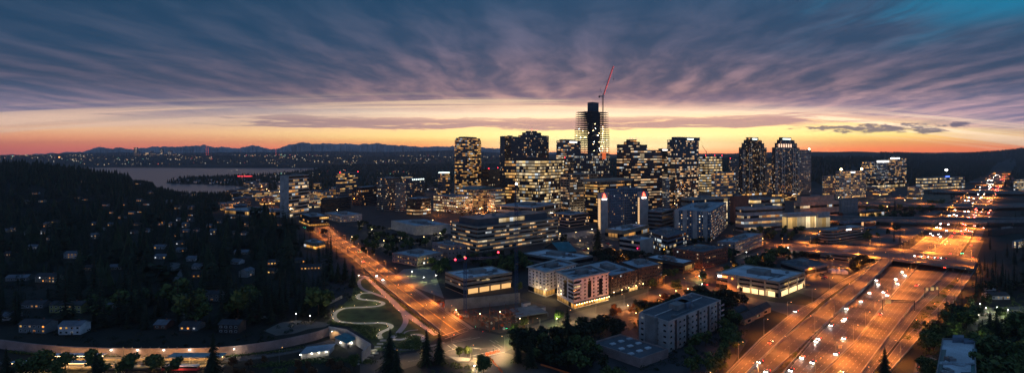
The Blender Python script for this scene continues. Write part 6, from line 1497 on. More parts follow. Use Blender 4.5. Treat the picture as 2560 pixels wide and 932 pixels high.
# park lamps: low bollards that light the serpentine path
BM = MB(); BM.bar((0, 0, 0), (0, 0, .9), .1, 0, 6); bol = BM.mesh('post', [C['steel']]); BM = MB(); BM.ball((0, 0, .95), .06, 0, 6, 4); bog = BM.mesh('lamp_glass', [WARML])
SP = along([np.append(q[:2], 0) for q in SERP], 9)
for c, d in SP:
    nrm_ = np.array((d[1], -d[0]))*2.0; root = empty('path_light', (c[0]+nrm_[0], c[1]+nrm_[1], 0), 'low bollard light beside the serpentine path', 'path light', 'bollard lights of the serpentine path')
    inst('post', bol, root); inst('lamp_glass', bog, root); light(root, (0, 0, 2.4), 330, (1, .80, .48), .15)
for c, d in along([np.append(q[:2], 0) for q in P1z([(555, 724), (620, 726), (650, 712), (680, 695), (730, 698), (760, 730)])], 9):
    root = empty('path_light', (c[0], c[1], 0), 'low bollard light beside the looped path', 'path light', 'bollard lights of the looped path'); inst('post', bol, root); inst('lamp_glass', bog, root); light(root, (0, 0, 2.2), 170, (1, .74, .55), .15)
for c, d in along([np.append(q[:2], 0) for q in P1z([(400, 330), (620, 552), (830, 690)])], 14):
    root = empty('path_light', (c[0]-2.6, c[1]-1, 0), 'low reddish light beside the straight promenade', 'path light', 'lights of the promenade'); inst('post', bol, root); inst('lamp_glass', bog, root); light(root, (0, 0, 2.6), 420, (1, .30, .12), .15)
# white apartment glow
for c in canl[::2]: light(WB, (c[0]-WB.location[0]+.3, c[1]-WB.location[1]-.6, 4.0), 260, (1, .66, .26), .3)
dn = np.array(PB[0])-np.array(PB[3]); dn /= np.linalg.norm(dn); er = np.array(PB[1])-np.array(PB[0]); er /= np.linalg.norm(er)
for i in range(5):
    t = i/4; c = np.array(PW[0])*(1-t)*1.0+np.array(PB[3])*t-er*3.5; light(WB, (c[0]-WB.location[0], c[1]-WB.location[1], 4.5), 650, (1, .66, .28), .4)
c = (np.array(PW[3])+np.array(PW[0]))/2-er*4; light(WB, (c[0]-WB.location[0], c[1]-WB.location[1], 5.5), 900, (1, .68, .3), .4)
# garage spill: lights without fittings, added beside the glowing panels
for u, v in ((.3, 0), (.6, 0), (.9, 0), (0, .15), (0, .4), (0, .6)):
    q = rel(PO, u, u, v, v)[0]; c = np.mean(np.array(PO), 0); o_ = np.array(q)-c; o_ = np.array(q)+o_/np.linalg.norm(o_)*2.5
    light(OFF, (o_[0]-OFF.location[0], o_[1]-OFF.location[1], 4.2), 500, (1, .72, .36), .4)
# town glow: visible lamps in the streets between the blocks
cnt = 0
for _ in range(2500):
    if cnt >= 40: break
    z_ = rng.choice([(560, 900, 470, 560), (1080, 1260, 505, 560), (900, 1180, 475, 560), (1400, 1700, 495, 560), (1850, 2110, 480, 560), (2130, 2300, 468, 525), (560, 740, 462, 540), (2130, 2300, 480, 530), (1900, 2000, 560, 610)])
    a, b = rng.uniform(z_[0], z_[1]), rng.uniform(z_[2], z_[3]); x, y, _ = G(a, b)
    if any(pip(x, y, [tuple(q) for q in P]) for P in FOOT): continue
    far_ = y > 1000; or_ = rng.random()
    col = SOD if or_ < .55 else WRM if or_ < .85 else WHT
    lamp('farw' if far_ else 'warm', x, y, 0, (50000 if far_ else 26000), col, 'street lamp glowing between the mid-distance town blocks', 'town street lamps'); cnt += 1
plist('street', [(1350, 828), (1420, 806), (1490, 785), (1560, 765), (1320, 845)], 11000, WRM, 'lamp along the cross street below the white apartments', 'cross street lamps')
plist('street', [(1060, 905), (1000, 915)], 3500, WRM, 'lamp beside the cross street near the paired firs', 'near cross street lamps')
plist('post', [(1060, 668), (1060, 705), (1030, 690), (1090, 700)], 1500, GRN, 'pale lamp on the forecourt of the garage office', 'forecourt lamps')
plist('warm', [(1400, 592), (1440, 588), (1480, 580), (1520, 574), (1450, 610), (1500, 615), (1470, 630)], 4500, WRM, 'lamp on the dim car park and side road below the hotel', 'hotel car park lamps')
plist('warm', [(880, 600), (930, 580), (960, 610), (1000, 595), (1060, 600), (900, 565), (985, 570), (1100, 590)], 4500, (1, .8, .5), 'lamp on the green and car park beside the big store', 'store car park lamps')
plist('street', [(1530, 640), (1560, 655), (1620, 690), (1660, 640), (1640, 610), (1700, 600), (1740, 600), (1830, 590), (1800, 660)], 15000, SOD, 'orange lamp in the narrow streets round the brick apartments', 'narrow street lamps')
plist('street', [(2170, 590), (2200, 610), (2230, 570), (2290, 560), (2170, 560), (2260, 590), (2320, 540), (2200, 630)], 45000, SOD, 'orange lamp on the slip roads beside the freeway', 'slip road lamps')
# ---------------------------------------------------------------- signals
def signal(x, y, rz, col, label, arm=7.0, heads=2, h=6.5):
    root = empty('traffic_signal', (x, y, 0), label, 'traffic signal', None, rz)
    mb = MB(); mb.bar((0, 0, 0), (0, 0, h), .16, 0, 6); mb.bar((0, 0, h-.3), (arm*.5, 0, h+.3), .1, 0, 5); mb.bar((arm*.5, 0, h+.3), (arm, 0, h+.2), .08, 0, 5)
    o = bpy.data.objects.new('mast', mb.mesh('mast', [C['steel']])); COL.objects.link(o); o.parent = root
    for i in range(heads):
        xx = arm*(1-i*.3); mb = MB(); mb.box((xx, 0, h-.9), (.45, .35, 1.2)); o = bpy.data.objects.new('signal_head', mb.mesh('signal_head', [C['black']])); COL.objects.link(o); o.parent = root
        mb = MB(); mb.ball((xx, -.25, h-.55 if col is REDS else h-.75), .30, 0, 8, 5); g = bpy.data.objects.new('signal_light', mb.mesh('signal_light', [col])); COL.objects.link(g); g.parent = o
    return root
x, y, _ = G(1197, 838); signal(x, y, R(180), GREENL, 'green traffic signal at the dug-out site corner of the near junction', 2.5, 1)
x, y, _ = G(1212, 843); signal(x, y, R(180), REDS, 'red traffic signal beside the green one at the near junction', 1.5, 1, 4.5)
x, y, _ = G(1180, 898); signal(x, y, R(-12), C['black'], 'curved mast arm with three dark signal heads over the near junction', 13, 3, 7)
x, y, _ = G(1275, 842); signal(x, y, R(180), GREENL, 'green traffic signal by the glowing yellow-green tree', 2.5, 2)
x, y, _ = G(915, 642); signal(x, y, R(175), GREENL, 'pair of green signals hanging over the arterial', 9, 2, 7)
x, y, _ = G(772, 578); signal(x, y, R(175), GREENL, 'pair of green signals at the head of the arterial', 9, 2, 7)
x, y, _ = G(2390, 650, 6); signal(x, y, R(10), GREENL, 'green signals at the end of the wide road bridge', 9, 2, 14)
x, y, _ = G(2444, 655, 5); signal(x, y, R(170), REDS, 'red signals at the far end of the wide road bridge', 5, 2, 11)
x, y, _ = G(1758, 706); signal(x, y, R(180), REDS, 'red signal at the far junction', 7, 2)
# freeway sign gantries
def gantry(x0, y0, x1, y1, label, panels):
    a, b = np.array(G(x0, y0)), np.array(G(x1, y1)); root = empty('sign_gantry', tuple(a[:2])+(0,), label, 'sign gantry')
    mb = MB(); hh_ = 8.0
    for q in (a, b): mb.bar((q[0], q[1], 0), (q[0], q[1], hh_), .3, 0, 6)
    mb.bar((a[0], a[1], hh_-.3), (b[0], b[1], hh_-.3), .28); mb.bar((a[0], a[1], hh_-1.6), (b[0], b[1], hh_-1.6), .2); mb.build('frame', C['steel'], root)
    for (t, w_, h_, mt) in panels:
        c = a*(1-t)+b*t; d = (b-a)/np.linalg.norm(b-a); mb = MB(); mb.box((c[0], c[1]-.6, hh_-1-h_/2), (w_, .2, h_), math.atan2(d[1], d[0])*.3); o = mb.build('sign_panel', mt, root)
        light(root, (c[0]-a[0], c[1]-a[1]-2.2, hh_-2.2-h_/2), 260, (1, .8, .45), .2)
SIGNW = surf('pale_sign_face', (.75, .62, .32), .6, 0, .12, 1.5)
gantry(2206, 774, 2286, 776, 'gantry arm over the red-light lanes with a pale square sign', [(.16, 4.4, 3.4, SIGNW)])
gantry(2312, 742, 2346, 740, 'gantry with three pale signs over the collector lanes', [(.12, 1.8, 2.2, SIGNW), (.5, 2.8, 3.0, SIGNW), (.86, 1.8, 2.2, SIGNW)])
gantry(2112, 628, 2138, 624, 'small gantry frame standing beside the wide road bridge', [])
x, y, _ = G(2100, 880); r = empty('road_sign', (x, y, 0), 'small back-lit roadside sign on the freeway median', 'road sign'); mb = MB(); mb.bar((x, y, 0), (x, y, 3), .08); mb.build('post', C['metal'], r); mb = MB(); mb.box((x, y, 2.6), (2, .1, 1.6)); mb.build('sign_panel', SIGNW, r)
# ---------------------------------------------------------------- vehicles
HLM = emit('white_headlight', (1, .93, .80), 30); TLM = emit('red_tail_light', (1, .04, .02), 16); GL = base('car_glass', .08)[0]; GL.node_tree.nodes['Principled BSDF'].inputs['Base Color'].default_value = (.01, .012, .015, 1)
TYRE = surf('tyre_rubber', (.02, .02, .02), .9)
paints = [surf('car_paint_'+nm, c, .3, .2, .05) for nm, c in (('white', (.55, .55, .53)), ('silver', (.35, .36, .37)), ('black', (.02, .02, .022)), ('grey', (.12, .125, .13)), ('red', (.35, .03, .03)), ('blue', (.04, .08, .22)))]
def car_parts(paint, lights, big=1.0):
    b = MB()
    prof = [(-2.25, .35), (-2.3, .75), (-2.1, .95), (-1.35, 1.02), (-.75, 1.45), (.85, 1.47), (1.55, 1.0), (2.2, .92), (2.3, .6), (2.25, .35)]
    for i in range(len(prof)):
        a, c = prof[i], prof[(i+1) % len(prof)]; wa, wc = (.90 if a[1] < 1.1 else .70), (.90 if c[1] < 1.1 else .70)
        b.face([(a[0], -wa, a[1]), (a[0], wa, a[1]), (c[0], wc, c[1]), (c[0], -wc, c[1])])
    for s_ in (-1, 1): b.face([(p[0], s_*(.90 if p[1] < 1.1 else .70), p[1]) for p in prof][::s_])
    g = MB()
    for s_ in (-1, 1): g.face([(-1.2, s_*.875, 1.06), (1.4, s_*.875, 1.06), (.8, s_*.73, 1.40), (-.72, s_*.73, 1.40)])
    g.face([(1.50, -.78, 1.06), (1.50, .78, 1.06), (.93, .66, 1.43), (.93, -.66, 1.43)]); g.face([(-1.32, -.78, 1.08), (-1.32, .78, 1.08), (-.82, .66, 1.42), (-.82, -.66, 1.42)])
    out = [('body', b.mesh('body', [paint]), None), ('glass', g.mesh('glass', [GL]), None)]
    w_ = MB()
    w_.bar((0, -.12, 0), (0, .12, 0), .34, 0, 10); wm_ = w_.mesh('wheel', [TYRE])
    for x_ in (-1.4, 1.4):
        for s_ in (-.82, .82): out.append(('wheel', wm_, (x_, s_, .34)))
    if lights:
        q = MB(); q.bar((-.1, 0, 0), (.08, 0, 0), .26*big, 0, 10); hm = q.mesh('headlight', [HLM]); q = MB(); q.bar((-.05, 0, 0), (.1, 0, 0), .24*big, 0, 10); tm = q.mesh('tail_light', [TLM])
        for s_ in (-.62, .62): out.append(('headlight', hm, (2.26, s_, .66)))
        for s_ in (-.68, .68): out.append(('tail_light', tm, (-2.26, s_, .64)))
    return out
LITC = [car_parts(p, True, 1.25) for p in paints]; PARKC = [car_parts(p, False) for p in paints]
def flat_car(parts):       # far cars: the same shapes joined in one mesh
    mb = MB(); mats = []
    for nm, me_, loc in parts:
        loc = loc or (0, 0, 0); mt = me_.materials[0]
        if mt not in mats: mats.append(mt)
        for p in me_.polygons: mb.face([tuple(me_.vertices[i].co[k]+loc[k] for k in range(3)) for i in p.vertices], mats.index(mt))
    return mb.mesh('car', mats)
FARC = [flat_car(car_parts(p, True, 2.0)) for p in paints]
def put_car(x, y, z, rz, lit, label, group, far_=False, pool=0, kind=None, name='car'):
    i = rng.choices(range(6), (4, 3, 3, 3, 1, 1))[0] if kind is None else kind
    if far_:
        o = inst(name, FARC[i], None, (x, y, z), rz); tag(o, label, 'car', group); return o
    root = empty(name, (x, y, z), label, 'car', group, rz)
    for nm, me_, loc in (LITC if lit else PARKC)[i]: inst(nm, me_, root, loc or (0, 0, 0))
    if lit and not pool and not far_: light(root, (-2.9, 0, .8), 90, (1, .06, .02), .1, name='tail_glow')
    if pool:
        l_ = light(root, (2.6, 0, 1.0), pool, (1, .92, .80), .12, 46, (0, R(-77), 0), 'headlight_beam')
    return root
def lane_pts(Lp, Rp, f_): return [a*(1-f_)+b*f_ for a, b in zip(Lp, Rp)]
def traffic(Lp, Rp, lanes, away, gaps, label, group, ymax=4600, seed=0, dens=1.0):
    rs = random.Random(seed)
    for j in range(lanes):
        P = lane_pts(Lp, Rp, .03+.94*(j+.5)/lanes); s_ = rs.uniform(0, 30)
        for c, d in along(P, 6, s_):
            if c[1] > ymax: break
            g_ = gaps(c[1])
            if rs.random() > 6.0/g_*dens: continue
            rz = math.atan2(d[1], d[0])+(0 if away else math.pi)
            put_car(c[0], c[1], c[2]+.06, rz, True, label[0] if c[1] < 800 else label[1], group[0] if c[1] < 800 else group[1], c[1] > 800, 0 if (away or c[1] > 620) else 2600)
g1 = lambda y: 125 if y < 520 else 220 if y < 1000 else 250 if y < 2000 else 460
g2 = lambda y: 230 if y < 520 else 130 if y < 1000 else 230 if y < 2000 else 480
traffic(*SB, 5, False, g1, ('car with white headlights coming down the freeway', 'far car with white headlights on the freeway'), ('oncoming freeway cars', 'far oncoming freeway cars'), seed=1)
traffic(*NB, 5, True, g2, ('car with red tail lights driving away up the freeway', 'far car with red tail lights on the freeway'), ('departing freeway cars', 'far departing freeway cars'), seed=2)
traffic(*COL2, 2, True, lambda y: 160, ('car with red tail lights on the far collector lanes', 'far car with red tail lights on the collector lanes'), ('collector cars', 'far collector cars'), seed=3)
for (a, b, away, lb) in ((940, 690, False, 'oncoming car with headlights on the upper arterial road'), (955, 700, False, 'second oncoming car following down the arterial road'), (907, 655, True, 'dark car waiting near the arterial signals'), (1926, 857, True, 'car with red tail lights on the frontage ramp'), (1990, 779, False, 'car with headlights turning off at the side street'), (1900, 905, False, 'oncoming car on the viaduct ramp, farther of two'), (1918, 930, False, 'oncoming car on the viaduct ramp, at the bottom edge')):
    x, y, _ = G(a, b)
    rz = math.atan2(426, -253) if a < 1000 else R(45)
    put_car(x, y, .06, rz+(0 if away else math.pi), True, lb, None, False, 0 if away else 2600)
rr_ = random.Random(3)
for k in range(9):
    t = k/8; q = np.array(G(2292+t*66, 641+t*5, 7)); put_car(q[0], q[1], 7.05, R(-6) if k % 2 else R(174), True, 'car queueing on the wide road bridge', 'cars on the road bridge', False, 0)
def parked(poly, num, label, group, ang, step=(2.9, 6.2)):
    num = int(num*.75)
    P = [G(*q)[:2] for q in poly]; c = np.mean(np.array(P), 0); ux, uy = np.array((math.cos(ang), math.sin(ang))), np.array((-math.sin(ang), math.cos(ang))); k = 0
    cells = [(i, j) for i in range(-30, 31) for j in range(-20, 21)]; rr_.shuffle(cells)
    for i, j in cells:
        q = c+ux*i*step[0]+uy*(j*step[1]+(0 if j % 2 else 0))
        if j % 3 == 2 or not pip(q[0], q[1], P): continue
        put_car(q[0], q[1], .03, ang+math.pi/2+rr_.uniform(-.04, .04), False, label, group); k += 1
        if k >= num: break
parked([(1435, 632), (1540, 626), (1530, 604), (1480, 585), (1440, 592)], 44, 'parked car on the dim car park below the hotel', 'cars parked below the hotel', R(33))
parked([(2296, 925), (2328, 890), (2340, 940), (2300, 960)], 9, 'parked car beside the flat blue-roofed building', 'cars parked beside the flat roof', R(80))
parked([(2450, 800), (2560, 790), (2560, 772), (2470, 774)], 3, 'parked car on the lit car park', 'cars on the lit car park', R(5))
parked([(2040, 705), (2090, 690), (2140, 665), (2060, 668)], 10, 'parked car on the car park below the road bridge', 'cars parked below the road bridge', R(45))
for k, (a, b) in enumerate(((453, 668), (455, 676), (459, 693), (461, 703), (464, 716), (466, 727))):
    x, y, _ = G(a, b); put_car(x, y, .05, R(104), False, 'car parked along the residential street', 'cars parked along the residential street')
x, y, _ = G(490, 755); put_car(x, y, .05, R(20), False, 'white car parked on the drive of the two-storey house', None, kind=0)
x, y, _ = G(661, 796); put_car(x, y, .05, R(5), False, 'pale car at the mouth of the turning circle', None, kind=1)
x, y, _ = G(1762, 712); put_car(x, y, .05, R(150), True, 'red car stopped at the far junction', None, kind=4)
x, y, _ = G(2018, 713); r = put_car(x, y, .05, R(0), False, 'yellow van parked beside the lit garage', None, kind=4)
vp = surf('yellow_van_paint', (.7, .36, .03), .4)
for ch in r.children:
    if ch.name.startswith('body'): ch.data = ch.data.copy(); ch.data.materials[0] = vp
def boxvan(x, y, rz, label, L_=8.5):
    r = empty('camper_van', (x, y, 0), label, 'van', None, rz); 
    for nm, mk in (('body', C['whitep']), ('cab', C['whitep']), ('window', GL)):
        mb = MB()
        if nm == 'body': mb.box((0, 0, .6), (L_, 2.4, 2.5))
        elif nm == 'cab': mb.box((L_/2+.7, 0, .6), (1.5, 2.3, 1.6))
        else:
            for i in range(3): mb.box((-2.5+i*2.2, -1.22, 1.8), (1.2, .06, .7))
        o = bpy.data.objects.new(nm, mb.mesh(nm, [mk])); COL.objects.link(o); o.parent = r
    for x_ in (-L_*.3, L_*.42):
        for s_ in (-1.1, 1.1): mb = MB(); mb.bar((x_, s_-.12, .45), (x_, s_+.12, .45), .45, 0, 10); o = bpy.data.objects.new('wheel', mb.mesh('wheel', [TYRE])); COL.objects.link(o); o.parent = r
x, y, _ = G(2471, 727); boxvan(x, y, R(0), 'long white camper van parked in front of the dark wood')
# tents by the low warehouse
for i, (a, b) in enumerate(((2082, 681), (2096, 682), (2108, 683))):
    x, y, _ = G(a, b); r = empty('tent', (x, y, 0), ['white peaked tent nearest the low warehouse', 'white peaked tent in the middle of the row of three', 'white peaked tent nearest the ramp'][i], 'tent'); mb = MB(); s_ = 3
    for (p0, p1) in (((-s_, -s_), (s_, -s_)), ((s_, -s_), (s_, s_)), ((s_, s_), (-s_, s_)), ((-s_, s_), (-s_, -s_))):
        mb.face([(x+p0[0], y+p0[1], 2.6), (x+p1[0], y+p1[1], 2.6), (x, y, 4.6)])
    mb.build('roof', C['whitep'], r); mb = MB()
    for (p0, p1) in (((-s_, -s_), (s_, -s_)), ((s_, s_), (-s_, s_)), ((-s_, s_), (-s_, -s_))): mb.face([(x+p0[0], y+p0[1], 0), (x+p1[0], y+p1[1], 0), (x+p1[0], y+p1[1], 2.6), (x+p0[0], y+p0[1], 2.6)])
    mb.build('side_wall', C['white'], r)
# ---------------------------------------------------------------- railway, station, portal
def gp(pts, z=0.0): return [np.array(G(a, b, z)) for a, b in pts]
WL = smooth(gp([(-60, 862), (0, 870), (120, 886), (300, 893), (480, 893), (600, 886), (700, 871), (790, 850), (822, 838)]), 2)
mb = MB(); wallrun(mb, WL, .6, 5.5); tag(mb.build('retaining_wall', C['pink']), 'long curved concrete retaining wall between the woods and the railway', 'retaining wall')
mb = MB(); wallrun(mb, gp([(822, 838), (866, 846), (926, 884), (905, 905)]), .6, 6.2); tag(mb.build('portal_wall', C['pale']), 'angular concrete wall folded round the small teal-roofed kiosk', 'wall')
pc = np.array(G(838, 846)); r = empty('tunnel_portal', (pc[0], pc[1]-.5, 0), 'arched tunnel portal glowing amber beside the kiosk', 'portal')
mb = MB(); n_ = 10
for i in range(n_): 
    a0, a1 = math.pi*i/n_, math.pi*(i+1)/n_
    mb.face([(pc[0]+3.4*math.cos(a0), pc[1]-1.0, 2+3.0*math.sin(a0)), (pc[0]+4*math.cos(a0), pc[1]-1.0, 2+3.5*math.sin(a0)), (pc[0]+4*math.cos(a1), pc[1]-1.0, 2+3.5*math.sin(a1)), (pc[0]+3.4*math.cos(a1), pc[1]-1.0, 2+3.0*math.sin(a1))])
mb.build('arch', C['concrete'], r)
mb = MB(); mb.face([(pc[0]-3.3, pc[1]-.6, 0), (pc[0]+3.3, pc[1]-.6, 0)]+[(pc[0]+3.3*math.cos(math.pi*i/10), pc[1]-.6, 2+2.9*math.sin(math.pi*i/10)) for i in range(11)]); mb.build('tunnel_lining', C['beige'], r)
light(r, (0, -2.0, 4.2), 420, WRM, .2)
TK = smooth(gp([(-80, 912), (100, 910), (350, 905), (520, 901), (620, 894), (720, 878), (800, 862), (836, 850)]), 2)
mb = MB(); ribbon(mb, TK, -4.6, 4.6, .03); mb.build('track_bed', surf('ballast', (.10, .095, .09), .95, 0, .4, 2.0, 9.0), None, 'structure')
r = empty('railway_track', tuple(TK[0][:2])+(0,), 'double light-rail track curving from the station to the tunnel portal', 'railway track')
for o_ in (-3.2, -1.7, 1.7, 3.2):
    mb = MB(); S_ = side(TK); P = [q+np.append(s_*o_, .04) for q, s_ in zip(TK, S_)]; wallrun(mb, P, .16, .16); mb.build('rail', C['metal'], r)
mb = MB()
for c, d in along(TK, 1.6):
    for o_ in (-2.45, 2.45): nrm_ = np.array((d[1], -d[0]))*o_; mb.box((c[0]+nrm_[0], c[1]+nrm_[1], .04), (.28, 2.4, .08), math.atan2(d[1], d[0]))
o = mb.build('sleepers', C['wood'], r, 'stuff')
for i, (ya, yb, x0, x1, nm) in enumerate(((899, 897, 110, 560, 'long lit platform on the far side of the track'), (921, 917, 60, 560, 'long lit platform on the near side of the track'))):
    a, b = np.array(G(x0, ya)), np.array(G(x1, yb)); r = empty('platform', (a[0], a[1], 0), nm, 'platform')
    mb = MB(); wallrun(mb, [a, b], 3.6, .9); mb.build('platform_slab', C['beige'], r)
    d = (b-a)/np.linalg.norm(b-a); mb = MB(); q = [a+np.array((0, -1.6, .92)), b+np.array((0, -1.6, .92))]; ribbon(mb, q, -.25, .25, 0); mb.build('tactile_strip', YPAINT, r)
    if i == 0:
        mb = MB()
        for k in range(40):
            c = a+(b-a)*(k+.5)/40; mb.bar((c[0], c[1]+1.7, .9), (c[0], c[1]+1.7, 2.2), .05)
        mb.bar((a[0], a[1]+1.7, 2.2), (b[0], b[1]+1.7, 2.2), .05); mb.bar((a[0], a[1]+1.7, 1.5), (b[0], b[1]+1.7, 1.5), .04); mb.build('railing', C['metal'], r)
for i in range(12):
    a = 100+i*38; x, y, _ = G(a, 908)
    hb = empty('platform_lamp', (x, y, 0), 'warm lamp standing between the platforms over the track', 'lamp', 'platform lamps'); inst('pole', LM['warm'][0], hb); inst('lamp_head', LM['warm'][1], hb); light(hb, (0, 0, 4.0), 1700, (1, .55, .18), .4)
for i, a in enumerate((277, 343, 409, 473)):
    x, y, _ = G(a, 894); lamp('post', x, y, 0, 250, WHT, 'white-headed lamp post behind the far platform', 'white posts behind the platform')
for i in range(7):
    a = 300+i*22.5; x, y, _ = G(a+8, 893); r = empty('mast', (x, y, 0), 'thin catenary mast behind the far platform', 'mast', 'catenary masts'); mb = MB(); mb.bar((x, y, 0), (x, y, 6.5), .12, 0, 6); mb.bar((x, y, 6), (x, y-3, 6), .06); mb.build('pole', C['metal'], r)
def canopy(x0, x1, ya, mat, label, w_=4.0, z=4.4):
    a, b = np.array(G(x0, ya)), np.array(G(x1, ya)); r = empty('platform_canopy', tuple(a[:2])+(0,), label, 'canopy'); mb = MB(); wallrun(mb, [a+np.array((0, 0, z)), b+np.array((0, 0, z))], w_, .25); mb.build('canopy_roof', mat, r)
    mb = MB(); k = 7
    for i in range(k): c = a+(b-a)*(i+.5)/k; mb.bar((c[0], c[1], 0), (c[0], c[1], z), .14)
    mb.build('posts', C['metal'], r)
    mb = MB(); mb.bar(tuple(a+np.array((0, -1.4, z-.2))), tuple(b+np.array((0, -1.4, z-.2))), .09); mb.build('light_strip', WARML, r)
canopy(134, 262, 905, C['white'], 'long pale platform canopy with light strips beneath, beside the dark trees'); canopy(30, 250, 924, C['white'], 'near platform canopy half hidden by trees')
gm2 = surf('frosted_canopy_glass', (.30, .38, .38), .25, 0, .2, .5); canopy(425, 560, 908, gm2, 'ribbed glassy green-grey platform canopy beside the red train', 6.5, 4.8)
# red and white tram
x, y, _ = G(452, 925); tr = empty('tram', (x, y, 0), 'red and white tram waiting under the glassy canopy', 'tram')
mb = MB(); mb.box((x, y, .5), (20, 2.5, 1.2)); mb.build('lower_body', C['redsteel'], tr); mb = MB(); mb.box((x, y, 1.7), (19.6, 2.45, .9)); mb.build('window_strip', W['bright'], tr); mb = MB(); mb.box((x, y, 2.6), (19.8, 2.4, .6)); mb.build('roof', C['whitep'], tr)
light(tr, (0, -4, 3), 500, (1, .5, .4), .3)
# kiosk
P, h = foot_roof(866, 874, 857, (834, 841), (895, 843)); r = empty('kiosk', (*P[0], 0), 'small white service building with a teal hipped roof and wall lamps', 'building'); NOTREE.append(P)
mb = MB(); mb.prism(ccw(inset(P, .8)), 0, h-.3); mb.build('wall', C['pale'], r); mb = MB(); O2_ = ccw(P); I2 = inset(P, 3.2)
for i in range(4):
    j = (i+1) % 4; mb.face([(*O2_[i], h-.3), (*O2_[j], h-.3), (*I2[j], h+1.1), (*I2[i], h+1.1)])
mb.face([(*q, h+1.1) for q in I2]); mb.face([(*q, h-.3) for q in O2_[::-1]]); mb.build('roof', C['green'], r)
for (u, v) in ((.0, .45), (.45, .0)):
    q = rel(P, u, u, v, v)[0]; mb = MB(); mb.ball((q[0], q[1]-.2, h-1.3), .28, 0, 8, 5); mb.build('wall_lamp', WHITEL, r); light(r, (q[0]-P[0][0]-(.6 if v else 0), q[1]-P[0][1]-1.0, h-1.4), 170, WHT, .2)
q = rel(P, .15, .35, .0, .0); mb = MB(); wbox(mb, q[0], q[1], .1, 2.2, -.7, None); mb.build('door', C['steel'], r)
P, h = foot_roof(826, 889, 872, (757, 881), (838, 866)); P = [G(822, 888)[:2], G(836, 872)[:2], G(768, 880)[:2], G(752, 897)[:2]]; h = 3.0
r = empty('shed', (*P[0], 0), 'long low shed with a flat blue roof beside the track', 'building'); NOTREE.append(P)
mb = MB(); mb.prism(ccw(P), 0, h); mb.build('wall', C['pale'], r); mb = MB(); mb.prism(ccw(inset(P, -.6)), h, h+.3, bottom=True); mb.build('roof', C['roof'], r)
for t in (.08, .35, .6, 1.0):
    c = np.array(P[3])*t+np.array(P[0])*(1-t); mb = MB(); mb.ball((c[0], c[1]-.5, h-.2), .25, 0, 8, 5); mb.build('wall_lamp', WHITEL, r); light(r, (c[0]-P[0][0], c[1]-P[0][1]-1.2, h-.3), 130, WHT, .2)
x, y, _ = G(585, 892); lamp('post', x, y, 0, 700, WHT, 'bright white floodlight on a post at the foot of the retaining wall', None)
x, y, _ = G(698, 907); lamp('street', x, y, 0, 0, WHT, 'unlit bent lamp pole beside the railway bank', None)
# pale steps
r = empty('terraced_steps', tuple(G(930, 880)[:2])+(0,), 'pale zigzag steps descending from the park to the cross street', 'steps')
for i, (a, b) in enumerate(((958, 852), (950, 860), (944, 868), (935, 876), (938, 884), (925, 890), (915, 897), (900, 903), (890, 910))):
    x, y, _ = G(a, b); mb = MB(); mb.box((x, y, .03), (3.8, 1.5, .35+.05*(9-i))); mb.build('step', A_path, r)
x, y, _ = G(925, 885); light(r, (0, 0, 3.5), 700, WHT, .3)
# ---------------------------------------------------------------- dug-out construction site
SITE = [(1100, 760), (1290, 742), (1400, 772), (1390, 790), (1250, 832), (1185, 815)]
sheet('site_ground', SITE, .012, C['soil'])
mb = MB(); wallrun(mb, gp([(1112, 776), (1200, 768), (1300, 757)]), .5, 8.5); tag(mb.build('shoring_wall', C['concrete']), 'tall grey shoring wall at the back of the dug-out site', 'wall')
def tcrane(px_, py_, ytop, w_, label, mat, jib=None, lampcol=True):
    x, y, _ = G(px_, py_); z = ZT(ytop, y); r = empty('tower_crane', (x, y, 0), label, 'crane')
    mb = MB(); lattice(mb, (x, y, 0), (x, y, z), w_, int(z/2.2), .17); mb.build('mast', mat, r)
    mb = MB(); mb.box((x, y, 0), (5, 5, .8)); mb.build('base', C['concrete'], r)
    mb = MB(); mb.box((x, y, z), (2.4, 2.4, 2.2)); mb.build('operator_cab', C['steel'], r)
    if jib:
        for nm, (dx, dy, dz) in (('jib', jib), ('counter_jib', (-jib[0]*.28, -jib[1]*.28, 0))):
            mb = MB(); lattice(mb, (x, y, z+2.4), (x+dx, y+dy, z+2.4+dz), 1.3, 14, .12); mb.build(nm, mat, r)
        for t in (1.0, -.28): mb = MB(); mb.ball((x+jib[0]*t, y+jib[1]*t, z+3.2+max(0, jib[2])*t), .7, 0, 8, 5); mb.build('beacon', RED, r)
    mb = MB(); mb.ball((x, y, z+3.2), .7, 0, 8, 5); mb.build('beacon', RED if jib else WHITEL, r)
    return r
tcrane(1291, 787, 470, 2.2, 'very tall blue lattice crane mast rising from the dug-out site', C['bluesteel'])
tcrane(1163, 791, 655, 2.0, 'shorter blue lattice crane with red beacons beside the garage office', C['bluesteel'], (24, 22, -3.0))
r = empty('steel_frame', tuple(G(1200, 800)[:2])+(0,), 'rusty steel and formwork skeleton rising in the dug-out site', 'structure frame'); rs = random.Random(11)
ga, gb = math.atan2(.86, -.51), math.atan2(.51, .86)
c0 = np.array(G(1235, 800)[:2]); ea, eb = np.array((math.cos(ga), math.sin(ga))), np.array((math.cos(gb), math.sin(gb)))
cols = {}
for i in range(-3, 4):
    for j in range(-2, 4):
        c = c0+ea*i*6.5+eb*j*7; 
        if rs.random() < .15: continue
        h_ = rs.choice([3.5, 4, 4.5, 7]); cols[(i, j)] = (c, h_); mb = MB(); mb.bar((c[0], c[1], 0), (c[0], c[1], h_), .28); mb.build('column', C['rust'], r)
for (i, j), (c, h_) in cols.items():
    for di, dj in ((1, 0), (0, 1)):
        if (i+di, j+dj) in cols and rs.random() < .75:
            c2, h2 = cols[(i+di, j+dj)]; mb = MB(); mb.bar((*c, min(h_, h2)-.2), (*c2, min(h_, h2)-.2), .22); mb.build('beam', C['rust'], r)
